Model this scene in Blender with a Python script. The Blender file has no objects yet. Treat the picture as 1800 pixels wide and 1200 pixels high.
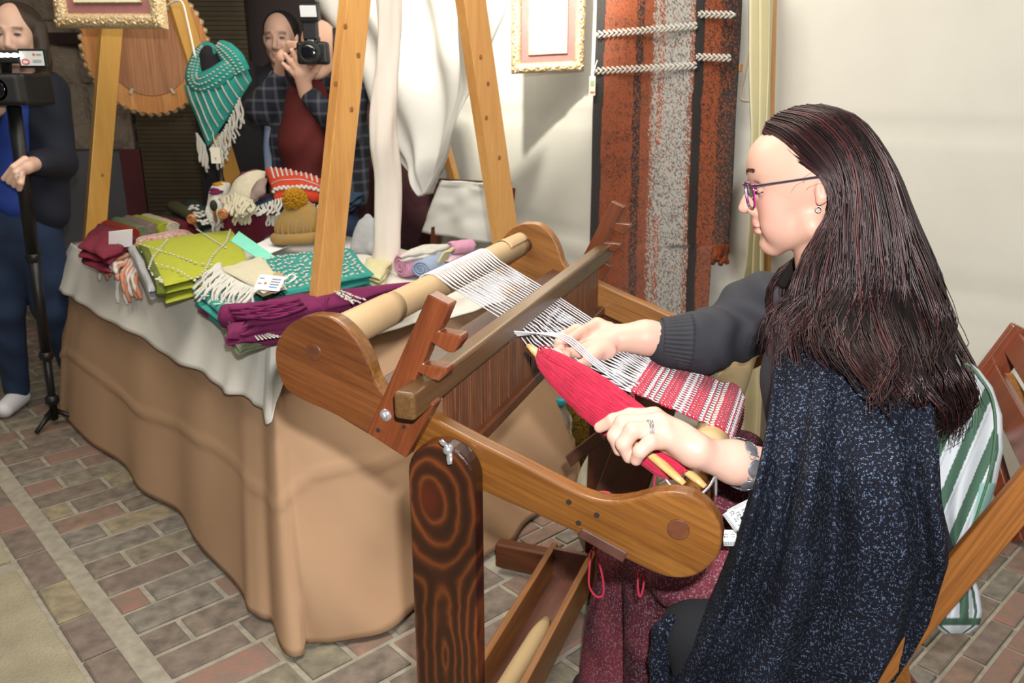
import bpy, bmesh, math, random
import numpy as np
from mathutils import Vector, Matrix
random.seed(7); RNG = np.random.RandomState(7)
SC = bpy.context.scene; COL = SC.collection
# ---------------------------------------------------------------- camera, light, exposure
CAMH = 1.40; FPX = 1450.0; TILT = math.atan(450 / FPX)
cam_d = bpy.data.cameras.new('camera'); cam_d.sensor_width = 36; cam_d.lens = 36 * FPX / 1800
cam_d.clip_start = 0.05
cam = bpy.data.objects.new('camera', cam_d); COL.objects.link(cam)
cam.location = (0, 0, CAMH); cam.rotation_euler = (math.pi / 2 - TILT, 0, 0)
cam_d.dof.use_dof = True; cam_d.dof.focus_distance = 1.35; cam_d.dof.aperture_fstop = 9
SC.camera = cam
SC.view_settings.view_transform = 'Standard'; SC.view_settings.look = 'None'
SC.view_settings.gamma = 1; SC.view_settings.use_curve_mapping = False; SC.view_settings.exposure = 0.0
world = bpy.data.worlds.new('world'); SC.world = world; world.use_nodes = True
world.node_tree.nodes['Background'].inputs[0].default_value = (0.75, 0.72, 0.68, 1)
world.node_tree.nodes['Background'].inputs[1].default_value = 0.12
def lamp(name, typ, loc, target, power, color=(1, 1, 1), **kw):
    d = bpy.data.lights.new(name, typ); d.energy = power; d.color = color
    for k, v in kw.items(): setattr(d, k, v)
    o = bpy.data.objects.new(name, d); COL.objects.link(o); o.location = loc
    o.rotation_euler = (Vector(target) - Vector(loc)).to_track_quat('-Z', 'Y').to_euler(); return o
lamp('camera_flash', 'SPOT', (0.05, -0.03, 1.545), (0.25, 2.2, 0.85), 165, (1, 0.985, 0.96), shadow_soft_size=0.02, spot_size=math.radians(110), spot_blend=0.6)
lamp('stall_lamp', 'SPOT', (-0.15, 2.5, 2.45), (0.02, 3.7, 2.15), 400, (1, 0.95, 0.82), shadow_soft_size=0.04, spot_size=math.radians(74), spot_blend=0.7)
lamp('stall_fill', 'AREA', (-0.35, 2.1, 2.8), (-0.5, 2.5, 0), 80, (1, 0.93, 0.82), shape='RECTANGLE', size=2.0, size_y=1.6)  # unseen overhead fill, added to lift the ambient on table and canvas
lamp('street_glow', 'AREA', (-2.6, 2.2, 3.6), (-1.8, 3.6, 0), 26, (1, 0.85, 0.62), shape='RECTANGLE', size=2.0, size_y=2.0)

# ---------------------------------------------------------------- geometry from measured sight lines: every point has its own real distance
cT, sT = math.cos(TILT), math.sin(TILT); CAM = np.array([0, 0, CAMH])
def ray(px, py):
    x, y = px - 900, 600 - py
    return np.array([x, FPX * cT + y * sT, y * cT - FPX * sT]) / FPX
def PP(px, py, p, n):
    d = ray(px, py); n = np.array(n, float); return CAM + d * (np.dot(np.array(p, float) - CAM, n) / np.dot(d, n))
def PY(px, py, Y): return PP(px, py, (0, Y, 0), (0, 1, 0))
def PZ(px, py, Z): return PP(px, py, (0, 0, Z), (0, 0, 1))
def proj(p):
    p = np.array(p) - CAM; d = p[1] * cT - p[2] * sT; u = p[1] * sT + p[2] * cT
    return 900 + p[0] / d * FPX, 600 - u / d * FPX
# loom frame: a = towards the weaver, w = away from camera (near board to far board)
P1 = CAM + ray(555, 617) * FPX * 0.000882
WV = np.array([0.35633935, 0.93435661, 0]); AV = np.array([WV[1], -WV[0], 0]); LW = 0.957; UZ = np.array([0, 0, 1.0])
def LP(s, q, z): return P1 + s * AV + q * WV + z * UZ
def WQ(px, py, q): return PP(px, py, P1 + q * WV, WV)
def toL(p): d = np.array(p) - P1; return np.array([d @ AV, d @ WV, d[2]])

# ---------------------------------------------------------------- object helpers
def tag(o, label=None, cat=None, group=None, kind=None):
    if label: o['label'] = label
    if cat: o['category'] = cat
    if group: o['group'] = group
    if kind: o['kind'] = kind
    return o
def thing(name, loc, label, cat, group=None):
    o = bpy.data.objects.new(name, None); COL.objects.link(o); o.location = Vector([float(v) for v in loc]); o.empty_display_size = .05
    return tag(o, label, cat, group)
def world_off(o):
    v = Vector((0, 0, 0))
    while o: v += o.location; o = o.parent
    return v
def mk(name, V, F, m, parent=None, smooth=True, loc=None, label=None, kind=None, cat=None, group=None, bevel=0, subsurf=0, solid=0, mi=None, colors=None):
    V = np.asarray(V, float)
    me = bpy.data.meshes.new(name)
    off = np.array(world_off(parent)) if parent else (np.array(loc, float) if loc is not None else (V.mean(0) * 0 + [V[:, 0].mean(), V[:, 1].mean(), V[:, 2].min()]))
    me.from_pydata((V - off).tolist(), [], [list(map(int, f)) for f in F]); 
    ms = m if isinstance(m, (list, tuple)) else [m]
    for x in ms: me.materials.append(x)
    if mi is not None: me.polygons.foreach_set('material_index', np.array(mi, dtype=np.int32))
    if smooth: me.polygons.foreach_set('use_smooth', [True] * len(me.polygons))
    if colors is not None:
        ca = me.color_attributes.new('Col', 'FLOAT_COLOR', 'POINT')
        ca.data.foreach_set('color', np.hstack([colors, np.ones((len(colors), 1))]).astype(np.float32).ravel())
    me.update()
    o = bpy.data.objects.new(name, me); COL.objects.link(o)
    if parent: o.parent = parent
    else: o.location = Vector(off.tolist())
    if bevel:
        b = o.modifiers.new('bevel', 'BEVEL'); b.width = bevel; b.segments = 3; b.limit_method = 'ANGLE'; b.angle_limit = math.radians(35); b.harden_normals = False
    if solid:
        s = o.modifiers.new('solid', 'SOLIDIFY'); s.thickness = solid; s.offset = 0
    if subsurf:
        s = o.modifiers.new('sub', 'SUBSURF'); s.levels = subsurf; s.render_levels = subsurf
    return tag(o, label, cat, group, kind)
class MB:
    def __init__(s): s.V = []; s.F = []; s.n = 0; s.M = []
    def add(s, V, F, mi=0):
        V = np.asarray(V, float); s.V.append(V); s.F += [[i + s.n for i in f] for f in F]; s.M += [mi] * len(F); s.n += len(V); return s
    def build(s, name, m, parent=None, **k):
        if any(s.M): k['mi'] = s.M
        return mk(name, np.vstack(s.V), s.F, m, parent, **k)
def norm(v): v = np.asarray(v, float); return v / (np.linalg.norm(v) + 1e-12)
def boxo(c, ax, ay, az, hx, hy, hz):
    c = np.array(c, float); V = []
    for i in (-1, 1):
        for j in (-1, 1):
            for k in (-1, 1): V.append(c + i * hx * np.array(ax) + j * hy * np.array(ay) + k * hz * np.array(az))
    return np.array(V), [(0, 1, 3, 2), (4, 6, 7, 5), (0, 4, 5, 1), (2, 3, 7, 6), (0, 2, 6, 4), (1, 5, 7, 3)]
def beam(p0, p1, wdir, hw, ht):
    p0, p1 = np.array(p0, float), np.array(p1, float); d = norm(p1 - p0); wd = np.array(wdir, float); wd = norm(wd - d * (wd @ d)); t = np.cross(d, wd)
    return boxo((p0 + p1) / 2, d, wd, t, np.linalg.norm(p1 - p0) / 2, hw, ht)
def tube(path, r, n=8, cap=True, flat=1.0, up=None):
    P = np.array(path, float); m = len(P); R = np.broadcast_to(np.array(r, float), (m,))
    T = np.gradient(P, axis=0); T /= (np.linalg.norm(T, axis=1)[:, None] + 1e-12)
    u = np.array(up if up is not None else (0, 0, 1.0), float)
    if abs(T[0] @ norm(u)) > .95: u = np.array([1.0, 0.1, 0])
    V = []
    for i in range(m):
        u = u - T[i] * (u @ T[i]); u = norm(u); v = np.cross(T[i], u)
        for k in range(n):
            a = 2 * math.pi * k / n; V.append(P[i] + R[i] * (math.cos(a) * v + flat * math.sin(a) * u))
    F = [(i * n + k, i * n + (k + 1) % n, (i + 1) * n + (k + 1) % n, (i + 1) * n + k) for i in range(m - 1) for k in range(n)]
    if cap: F += [tuple(range(n))[::-1], tuple((m - 1) * n + k for k in range(n))]
    return np.array(V), F
def extrude(pts, vec):
    A = np.array(pts, float); n = len(A); V = np.vstack([A, A + np.array(vec, float)])
    F = [tuple(range(n))[::-1], tuple(range(n, 2 * n))] + [(i, (i + 1) % n, n + (i + 1) % n, n + i) for i in range(n)]
    return V, F
def catmull(P, k=6, closed=False):
    P = np.array(P, float); n = len(P); out = []
    rng_ = range(n) if closed else range(n - 1)
    for i in rng_:
        g = (lambda j: P[j % n]) if closed else (lambda j: P[min(max(j, 0), n - 1)])
        a, b, c, d = g(i - 1), g(i), g(i + 1), g(i + 2)
        for t in np.arange(k) / k:
            out.append(.5 * (2 * b + (c - a) * t + (2 * a - 5 * b + 4 * c - d) * t * t + (3 * b - a - 3 * c + d) * t ** 3))
    if not closed: out.append(P[-1])
    return np.array(out)
def ico(c, r, R=None, lvl=1):
    bm = bmesh.new(); bmesh.ops.create_icosphere(bm, subdivisions=lvl, radius=1)
    V = np.array([v.co[:] for v in bm.verts]); F = [[v.index for v in f.verts] for f in bm.faces]; bm.free()
    V = V * np.array(r); 
    if R is not None: V = V @ np.array(R).T
    return V + np.array(c), F
ICO = {}
def ball(c, r, ax=None, lvl=1):
    if lvl not in ICO: ICO[lvl] = ico((0, 0, 0), 1, None, lvl)
    V, F = ICO[lvl]; V = V * np.array(r, float)
    if ax is not None: V = V @ np.array(ax, float)
    return V + np.array(c, float), F
def grid(fn, nu, nv, closeu=False):
    V = np.array([fn(i / (nu - (0 if closeu else 1)), j / (nv - 1)) for j in range(nv) for i in range(nu)])
    F = []
    for j in range(nv - 1):
        for i in range(nu if closeu else nu - 1):
            i2 = (i + 1) % nu; F.append((j * nu + i, j * nu + i2, (j + 1) * nu + i2, (j + 1) * nu + i))
    return V, F
_np = np.random.RandomState(3).rand(64, 64)
def vn(x, y, seed=0):
    x = x + seed * 17.31; y = y + seed * 7.77; xi, yi = math.floor(x), math.floor(y); fx, fy = x - xi, y - yi
    fx = fx * fx * (3 - 2 * fx); fy = fy * fy * (3 - 2 * fy)
    g = lambda a, b: _np[a % 64, b % 64]
    return (g(xi, yi) * (1 - fx) + g(xi + 1, yi) * fx) * (1 - fy) + (g(xi, yi + 1) * (1 - fx) + g(xi + 1, yi + 1) * fx) * fy - .5
# SDF modelling + surface nets (for bodies, hands, hats, sacks)
class SDF:
    def __init__(s, lo, hi, h):
        s.lo = np.array(lo, float); s.h = h; s.n = (np.ceil((np.array(hi) - s.lo) / h).astype(int) + 1)
        s.f = np.full(s.n, 1.0, np.float32)
    def _sub(s, lo, hi):
        i0 = np.clip(((np.array(lo) - s.lo) / s.h).astype(int), 0, s.n - 1); i1 = np.clip(((np.array(hi) - s.lo) / s.h).astype(int) + 2, 1, s.n)
        if (i1 <= i0).any(): return None
        g = [s.lo[a] + s.h * np.arange(i0[a], i1[a]) for a in range(3)]
        return tuple(slice(i0[a], i1[a]) for a in range(3)), g[0][:, None, None], g[1][None, :, None], g[2][None, None, :]
    def _mix(s, sl, d, k, op):
        a = s.f[sl]; d = d.astype(np.float32)
        if op == 'add':
            if k > 0:
                h = np.clip(.5 + .5 * (a - d) / k, 0, 1); s.f[sl] = a * (1 - h) + d * h - k * h * (1 - h)
            else: s.f[sl] = np.minimum(a, d)
        else:
            h = np.clip(.5 - .5 * (a + d) / k, 0, 1); s.f[sl] = a * (1 - h) - d * h + k * h * (1 - h)
    def cone(s, a, b, ra, rb, k=.01, op='add'):
        a = np.array(a, float); b = np.array(b, float); m = max(ra, rb) + k * 1.5 + 3 * s.h
        r = s._sub(np.minimum(a, b) - m, np.maximum(a, b) + m)
        if r is None: return s
        sl, X, Y, Z = r; ab = b - a; L2 = ab @ ab + 1e-12
        t = np.clip(((X - a[0]) * ab[0] + (Y - a[1]) * ab[1] + (Z - a[2]) * ab[2]) / L2, 0, 1)
        d = np.sqrt((X - a[0] - t * ab[0]) ** 2 + (Y - a[1] - t * ab[1]) ** 2 + (Z - a[2] - t * ab[2]) ** 2) - (ra + (rb - ra) * t)
        s._mix(sl, d, k, op); return s
    def chain(s, P, R, k=.01):
        for i in range(len(P) - 1): s.cone(P[i], P[i + 1], R[i], R[i + 1], k if i == 0 else k)
        return s
    def ell(s, c, r, ax=None, k=.01, op='add'):
        c = np.array(c, float); r = np.array(r, float); m = r.max() + k * 1.5 + 3 * s.h; q = s._sub(c - m, c + m)
        if q is None: return s
        sl, X, Y, Z = q; X = X - c[0]; Y = Y - c[1]; Z = Z - c[2]
        if ax is not None: ax = np.array(ax, float); X, Y, Z = [ax[i][0] * X + ax[i][1] * Y + ax[i][2] * Z for i in range(3)]
        k0 = np.sqrt((X / r[0]) ** 2 + (Y / r[1]) ** 2 + (Z / r[2]) ** 2); k1 = np.sqrt((X / r[0] ** 2) ** 2 + (Y / r[1] ** 2) ** 2 + (Z / r[2] ** 2) ** 2) + 1e-9
        s._mix(sl, np.where(k0 < 1e-4, -r.min(), k0 * (k0 - 1) / k1), k, op); return s
    def mesh(s):
        f = s.f; nx, ny, nz = f.shape; sg = f < 0
        c = [(i, j, k) for i in (0, 1) for j in (0, 1) for k in (0, 1)]
        S = sum(sg[i:nx - 1 + i, j:ny - 1 + j, k:nz - 1 + k].astype(np.int8) for i, j, k in c)
        act = (S > 0) & (S < 8); idx = np.full(act.shape, -1, np.int64); A = np.argwhere(act); idx[act] = np.arange(len(A))
        acc = np.zeros((len(A), 3)); cnt = np.zeros(len(A))
        for p in c:
            for ax in range(3):
                if p[ax]: continue
                q = list(p); q[ax] = 1
                fa = f[A[:, 0] + p[0], A[:, 1] + p[1], A[:, 2] + p[2]]; fb = f[A[:, 0] + q[0], A[:, 1] + q[1], A[:, 2] + q[2]]
                m = (fa < 0) != (fb < 0); t = np.where(m, fa / (fa - fb + 1e-20), 0)
                pt = np.array(p, float)[None, :].repeat(len(A), 0); pt[:, ax] += t
                acc += pt * m[:, None]; cnt += m
        V = s.lo + (A + acc / cnt[:, None]) * s.h; F = []
        for ax in range(3):
            sl0 = [slice(None)] * 3; sl1 = [slice(None)] * 3; sl0[ax] = slice(0, -1); sl1[ax] = slice(1, None)
            e = np.argwhere(sg[tuple(sl0)] != sg[tuple(sl1)]); b, cc = (ax + 1) % 3, (ax + 2) % 3
            e = e[(e[:, b] > 0) & (e[:, cc] > 0) & (e[:, b] < f.shape[b] - 1) & (e[:, cc] < f.shape[cc] - 1)]
            def g(db, dc): q = e.copy(); q[:, b] -= db; q[:, cc] -= dc; return idx[q[:, 0], q[:, 1], q[:, 2]]
            Q = np.stack([g(1, 1), g(0, 1), g(0, 0), g(1, 0)], 1); fl = sg[e[:, 0], e[:, 1], e[:, 2]]
            Q[~fl] = Q[~fl][:, ::-1]; F.append(Q)
        F = np.vstack(F); F = F[(F >= 0).all(1)]
        return V, F.tolist()
# ---------------------------------------------------------------- materials
def _nt(name):
    m = bpy.data.materials.new(name); m.use_nodes = True; nt = m.node_tree; return m, nt, nt.nodes['Principled BSDF']
def N(nt, t, **k):
    n = nt.nodes.new(t)
    for a, v in k.items():
        if a in n.inputs: n.inputs[a].default_value = v
        else: setattr(n, a, v)
    return n
def s2l(c):
    if isinstance(c, str): c = [int(c[i:i + 2], 16) / 255 for i in (0, 2, 4)]
    return tuple(((x / 12.92) if x <= .04045 else ((x + .055) / 1.055) ** 2.4) for x in c) + (1,)
def ramp(nt, fac, stops):
    r = N(nt, 'ShaderNodeValToRGB'); e = r.color_ramp.elements
    while len(e) < len(stops): e.new(.5)
    for i, (p, c) in enumerate(stops): e[i].position = p; e[i].color = s2l(c) if not isinstance(c, float) else (c, c, c, 1)
    nt.links.new(fac, r.inputs[0]); return r.outputs[0]
def bumpn(nt, bs, h, strength=.4, dist=.002):
    b = N(nt, 'ShaderNodeBump'); b.inputs['Strength'].default_value = strength; b.inputs['Distance'].default_value = dist
    nt.links.new(h, b.inputs['Height']); nt.links.new(b.outputs[0], bs.inputs['Normal']); return b
def mat(name, c, c2=None, rough=.7, metal=0., ns=12., detail=4, bump=0., bs=200., bd=.001, contrast=.25, spec=.5, sheen=0., coat=0., sub=0., weave=0.):
    m, nt, b = _nt(name); b.inputs['Roughness'].default_value = rough; b.inputs['Metallic'].default_value = metal
    b.inputs['Base Color'].default_value = s2l(c); b.inputs['Specular IOR Level'].default_value = spec
    if sheen: b.inputs['Sheen Weight'].default_value = sheen
    if coat: b.inputs['Coat Weight'].default_value = coat; b.inputs['Coat Roughness'].default_value = .15
    if sub: b.inputs['Subsurface Weight'].default_value = sub; b.inputs['Subsurface Radius'].default_value = (.012, .005, .003); b.inputs['Subsurface Scale'].default_value = 1.0
    tc = N(nt, 'ShaderNodeTexCoord')
    if c2 is not None:
        n = N(nt, 'ShaderNodeTexNoise', Scale=ns, Detail=detail); nt.links.new(tc.outputs['Object'], n.inputs['Vector'])
        nt.links.new(ramp(nt, n.outputs['Fac'], [(.5 - contrast, c), (.5 + contrast, c2)]), b.inputs['Base Color'])
    if weave:
        w1 = N(nt, 'ShaderNodeTexWave', Scale=weave, Distortion=1.5); w1.bands_direction = 'X'
        w2 = N(nt, 'ShaderNodeTexWave', Scale=weave, Distortion=1.5); w2.bands_direction = 'Z'
        w3 = N(nt, 'ShaderNodeTexWave', Scale=weave, Distortion=1.5); w3.bands_direction = 'Y'
        for w_ in (w1, w2, w3): nt.links.new(tc.outputs['Object'], w_.inputs['Vector']); w_.inputs['Detail Scale'].default_value = 6
        a = N(nt, 'ShaderNodeMath', operation='ADD'); a2 = N(nt, 'ShaderNodeMath', operation='ADD')
        nt.links.new(w1.outputs['Fac'], a.inputs[0]); nt.links.new(w2.outputs['Fac'], a.inputs[1]); nt.links.new(a.outputs[0], a2.inputs[0]); nt.links.new(w3.outputs['Fac'], a2.inputs[1])
        bumpn(nt, b, a2.outputs[0], bump or .3, bd)
    elif bump:
        n2 = N(nt, 'ShaderNodeTexNoise', Scale=bs, Detail=3); nt.links.new(tc.outputs['Object'], n2.inputs['Vector']); bumpn(nt, b, n2.outputs['Fac'], bump, bd)
    return m
def axes_coord(nt, d, n1=None):
    """object coordinates re-expressed along direction d"""
    d = norm(d); n1 = norm(np.cross(d, (0, 0, 1.0) if abs(d[2]) < .9 else (0, 1.0, 0))) if n1 is None else norm(np.array(n1) - d * (d @ np.array(n1))); n2 = np.cross(d, n1)
    tc = N(nt, 'ShaderNodeTexCoord'); outs = []
    for v in (d, n1, n2):
        q = N(nt, 'ShaderNodeVectorMath', operation='DOT_PRODUCT'); q.inputs[1].default_value = v.tolist(); nt.links.new(tc.outputs['Object'], q.inputs[0]); outs.append(q.outputs['Value'])
    c = N(nt, 'ShaderNodeCombineXYZ')
    for i in range(3): nt.links.new(outs[i], c.inputs[i])
    return c.outputs[0], outs
def wood(name, cols, d, rough=.35, stretch=14., scale=9., coat=.2, n1=None, dark='3a1c0c', streak=.35):
    m, nt, b = _nt(name); b.inputs['Roughness'].default_value = rough; b.inputs['Coat Weight'].default_value = coat; b.inputs['Coat Roughness'].default_value = .2
    co, _ = axes_coord(nt, d, n1)
    mp = N(nt, 'ShaderNodeMapping'); mp.inputs['Scale'].default_value = (scale / stretch * 1.6, scale, scale); nt.links.new(co, mp.inputs[0])
    n = N(nt, 'ShaderNodeTexNoise', Scale=1.3, Detail=6, Roughness=.6, Distortion=.6); nt.links.new(mp.outputs[0], n.inputs['Vector'])
    mp2 = N(nt, 'ShaderNodeMapping'); mp2.inputs['Scale'].default_value = (scale / 2.5, scale * 16, scale * 16); nt.links.new(co, mp2.inputs[0])
    n2 = N(nt, 'ShaderNodeTexNoise', Scale=1.5, Detail=4); nt.links.new(mp2.outputs[0], n2.inputs['Vector'])
    base = ramp(nt, n.outputs['Fac'], [(.28 + .44 * i / (len(cols) - 1), c) for i, c in enumerate(cols)])
    mx = N(nt, 'ShaderNodeMix', data_type='RGBA'); st = ramp(nt, n2.outputs['Fac'], [(.35, 1.0), (.6, 0.0)])
    ml = N(nt, 'ShaderNodeMath', operation='MULTIPLY'); ml.inputs[1].default_value = streak; nt.links.new(st, ml.inputs[0])
    nt.links.new(ml.outputs[0], mx.inputs['Factor']); nt.links.new(base, mx.inputs['A']); mx.inputs['B'].default_value = s2l(dark)
    nt.links.new(mx.outputs['Result'], b.inputs['Base Color']); bumpn(nt, b, n2.outputs['Fac'], .12, .0006); return m
def vmat(name, rough=.6, spec=.5, sub=0., bump=0., bs=300., bd=.001, sheen=0., mul=0.):
    m, nt, b = _nt(name); a = N(nt, 'ShaderNodeVertexColor', layer_name='Col'); nt.links.new(a.outputs[0], b.inputs['Base Color'])
    b.inputs['Roughness'].default_value = rough; b.inputs['Specular IOR Level'].default_value = spec
    if sheen: b.inputs['Sheen Weight'].default_value = sheen
    if sub: b.inputs['Subsurface Weight'].default_value = sub; b.inputs['Subsurface Radius'].default_value = (.012, .005, .003); b.inputs['Subsurface Scale'].default_value = 1.
    tc = N(nt, 'ShaderNodeTexCoord')
    if mul:
        n = N(nt, 'ShaderNodeTexNoise', Scale=14, Detail=5); nt.links.new(tc.outputs['Object'], n.inputs['Vector'])
        mx = N(nt, 'ShaderNodeMix', data_type='RGBA', blend_type='MULTIPLY'); mx.inputs['Factor'].default_value = mul
        nt.links.new(a.outputs[0], mx.inputs['A']); nt.links.new(ramp(nt, n.outputs['Fac'], [(.3, .45), (.7, 1.)]), mx.inputs['B']); nt.links.new(mx.outputs['Result'], b.inputs['Base Color'])
    if bump:
        n = N(nt, 'ShaderNodeTexNoise', Scale=bs, Detail=3); nt.links.new(tc.outputs['Object'], n.inputs['Vector']); bumpn(nt, b, n.outputs['Fac'], bump, bd)
    return m
def SL(c): return np.array(s2l(c)[:3])
# ================================================================ SETTING
E1 = norm((-.68, .733, 0)); E2 = norm((.733, .68, 0))      # along the stall front / across it
M_mortar = mat('mortar', 'a39d8e', '857f72', rough=.95, ns=30, bump=.6, bs=220, bd=.003)
M_slab = mat('slab_aggregate', 'a69e86', '8a816c', rough=.95, ns=9, contrast=.3, bump=1., bs=160, bd=.006)
BR = [mat('brick_' + str(i), a, b_, rough=.9, ns=22, detail=8, contrast=.2, bump=.9, bs=120, bd=.003) for i, (a, b_) in enumerate([
    ('8d7162', '6b5e54'), ('8a826f', '635d52'), ('85786b', '5d554d'), ('8e6a5c', '776a60'), ('9a8d70', '70685a'), ('7f7268', '655850'), ('8a8378', '605b53')])]
def FL(u, v, z=0.): return O0 + u * E1 + v * E2 + z * UZ
O0 = np.array([-.852, 1.688, 0])       # on the mortar line beside the slabs
fl = MB(); fl.add(*extrude([FL(u, v, -.06) for u, v in ((-3.5, -3), (7, -3), (7, 5.5), (-3.5, 5.5))][::-1], (0, 0, .052)))
floor = fl.build('floor', M_mortar, None, smooth=False, loc=(0, 0, 0), kind='structure')
NB = [0]; OVER = MB()
def brick(u, v, lu, lv, mi, h=.0, thick=.03):
    c = FL(u + lu / 2, v + lv / 2)
    px, py = proj(c)
    if c[1] < .6 or px < -90 or px > 1900 or py > 1330 or py < 100: return
    n_ = random.uniform(-.0015, .0025) + h; t1, t2 = random.uniform(-.012, .012), random.uniform(-.012, .012)
    V, F = extrude([np.array([x, y, -thick]) for x, y in ((0, 0), (lu, 0), (lu, lv), (0, lv))], (0, 0, thick))
    loc = FL(u, v, n_ - .002)
    g = min(lu, lv) * .07
    W = []
    for i, p in enumerate(V):
        sh = g if i >= 4 else 0
        x = min(max(p[0], sh), lu - sh) + random.uniform(-1, 1) * .0022; y = min(max(p[1], sh), lv - sh) + random.uniform(-1, 1) * .0022
        W.append(loc + x * E1 + y * E2 + (p[2] + x * t1 + y * t2) * UZ)
    # bevelled top ring
    base = [loc + x * E1 + y * E2 + (-g * .6) * UZ for x, y in ((0, 0), (lu, 0), (lu, lv), (0, lv))]
    V = np.array(W[:4] + base + W[4:]); F = [(3, 2, 1, 0), (8, 9, 10, 11)] + [(i, (i + 1) % 4, 4 + (i + 1) % 4, 4 + i) for i in range(4)] + [(4 + i, 4 + (i + 1) % 4, 8 + (i + 1) % 4, 8 + i) for i in range(4)]
    if NB[0] < 290: mk('brick', V, F, BR[mi], floor, smooth=False); NB[0] += 1
    else: OVER.add(V, F, mi)
cand = []
# band of bricks beside the slabs, laid end to end
u = -2.5
while u < 3.6:
    l = random.uniform(.19, .25); cand.append((u, -.125, l - .01, .085, random.choice([3, 5, 4, 1]))); u += l
# running courses across (long side along E2)
r = 0; u = -2.6
while u < 4.2:
    hgt = .118 + random.uniform(-.004, .004); v = .02 - (.13 if r % 2 else 0) - random.uniform(0, .04)
    vmax = .98 + .0 * u
    while v < vmax:
        l = random.choice([.25, .26, .27, .26, .13]); l = min(l, vmax - v)
        v0 = max(v, .02)
        if v + l - v0 > .05: cand.append((u, v0, hgt - .016, v + l - v0 - .016, random.choice([0, 1, 2, 3, 4, 5, 6, 1, 2])))
        v += l
    u += hgt; r += 1
# narrow edge bricks further under the loom
r = 0; u = -2.6
while u < 3.4:
    hgt = .066; v = 1.0 + (.1 if r % 2 else 0.)
    if r % 2: cand.append((u, 1.0, hgt - .012, .088, random.choice([0, 3, 5])))
    while v < 3.3:
        l = random.uniform(.19, .235); cand.append((u, v, hgt - .012, l - .012, random.choice([0, 3, 5, 6, 3, 0, 2]))); v += l
    u += hgt; r += 1
def _sz(cn):
    c = FL(cn[0] + cn[2] / 2, cn[1] + cn[3] / 2); px, py = proj(c) if c[1] > .3 else (9e9, 0)
    # mostly hidden under the skirt of the table
    uu, vv = cn[0], cn[1]; hid = (uu > 0.25 and vv > .55 and uu < 2.2 and vv < 1.5)
    inf = -60 < px < 1860 and 600 < py < 1260
    return (-cn[2] * cn[3] / (c[1] ** 2) if inf and not hid else 1 + c[1])
cand.sort(key=_sz)
for cn in cand: brick(*cn)
if OVER.n: OVER.build('brick_field', BR, floor, smooth=False, kind='stuff')
# aggregate slabs with brick divider
for (u0, u1) in ((-2.6, .79), (.87, 1.95), (2.03, 3.6), (3.68, 5.2)):
    V, F = extrude([FL(u0, -2.6, -.03), FL(u1, -2.6, -.03), FL(u1, -.14, -.03), FL(u0, -.14, -.03)], (0, 0, .034)); mk('paving_slab', V, F, M_slab, floor, smooth=False, bevel=.006)
for u0 in (.795, 1.955, 3.605):
    v = -.15
    while v > -1.6:
        l = random.uniform(.2, .25); brick(u0, v - l + .01, .065, l - .012, random.choice([3, 5, 0])); v -= l
# ---------------- building front across the street (dark, far)
M_plaster = mat('rough_plaster', '85786b', '6b5f54', rough=.95, ns=7, bump=1., bs=26, bd=.02)
M_dado = mat('grey_dado', '5d5d62', '505057', rough=.8, ns=3)
M_maroon = mat('maroon_paint', '5c1f26', '481a20', rough=.7, ns=5)
M_shutter = mat('shutter_brown', '4d4028', '3b301e', rough=.6, ns=6)
YB = 5.6
def face(name, x0, x1, z0, z1, y, th, m, parent=None, **k):
    V, F = boxo(((x0 + x1) / 2, y + th / 2, (z0 + z1) / 2), (1, 0, 0), (0, 1, 0), (0, 0, 1), (x1 - x0) / 2, th / 2, (z1 - z0) / 2); return mk(name, V, F, m, parent, smooth=False, **k)
wall = face('wall_back', -6.5, 3.4, -.05, 3.6, YB + .12, .2, mat('wall_dark', '34292a', '271e1f', rough=.85, ns=4), kind='structure')
def XB(px, Y=YB): return PY(px, 300, Y)[0]
def ZB(py, Y=YB): return PY(300, py, Y)[2]
face('stone_bedding', -6.5, XB(240), ZB(262), 3.5, YB + .015, .1, M_plaster, wall)
# rough stone course: uneven stones as pieces
zd = ZB(262)
face('grey_dado', -6.5, XB(232), 0, zd, YB + .03, .1, M_dado, wall)
rows_ = [zd + .0, zd + .42, zd + .8, zd + 1.3, zd + 1.8]
for j in range(4):
    x = -5.2 + (.3 if j % 2 else 0)
    while x < XB(238):
        l = random.uniform(.5, .85); x1 = min(x + l, XB(240))
        if x1 - x > .1:
            nn_ = 7
            def f(u, v, x=x, x1=x1, j=j):
                e = min(u, 1 - u, v, 1 - v) * 6
                return (x + (x1 - x - .02) * u, YB + .01 - .035 * min(1, e) - .03 * vn(x * 3 + u * 5, j * 4 + v * 5) - .02 * vn(x * 9 + u * 17, j * 4 + v * 17), rows_[j] + (rows_[j + 1] - rows_[j] - .02) * v)
            V, F = grid(f, 12, 10); mk('stone_block', V, F, M_plaster, wall, solid=.0)
        x = x1
face('maroon_panel', XB(214), XB(252), 0, ZB(262), YB + .0, .1, M_maroon, wall)
face('grey_pilaster', XB(188), XB(214), 0, ZB(268), YB + .01, .1, M_dado, wall)
sh = MB(); z = 0.0
while z < 3.2:
    sh.add(*boxo(((XB(250) + XB(455)) / 2, YB + .03, z + .013), (1, 0, 0), (0, 1, 0), (0, 0, 1), (XB(455) - XB(250)) / 2, .03, .0125)); z += .028
sh.build('roller_shutter', M_shutter, wall, smooth=False, kind='stuff', bevel=0)
face('maroon_panel', XB(455), XB(1050), 0, 1.35, YB + .02, .1, mat('maroon_dark', '4a2026', '3a181d', rough=.8), wall)
face('lintel', XB(95), XB(180), ZB(78), ZB(58), YB - .06, .15, mat('dark_beam', '2a1c17', rough=.9), wall)
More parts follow.
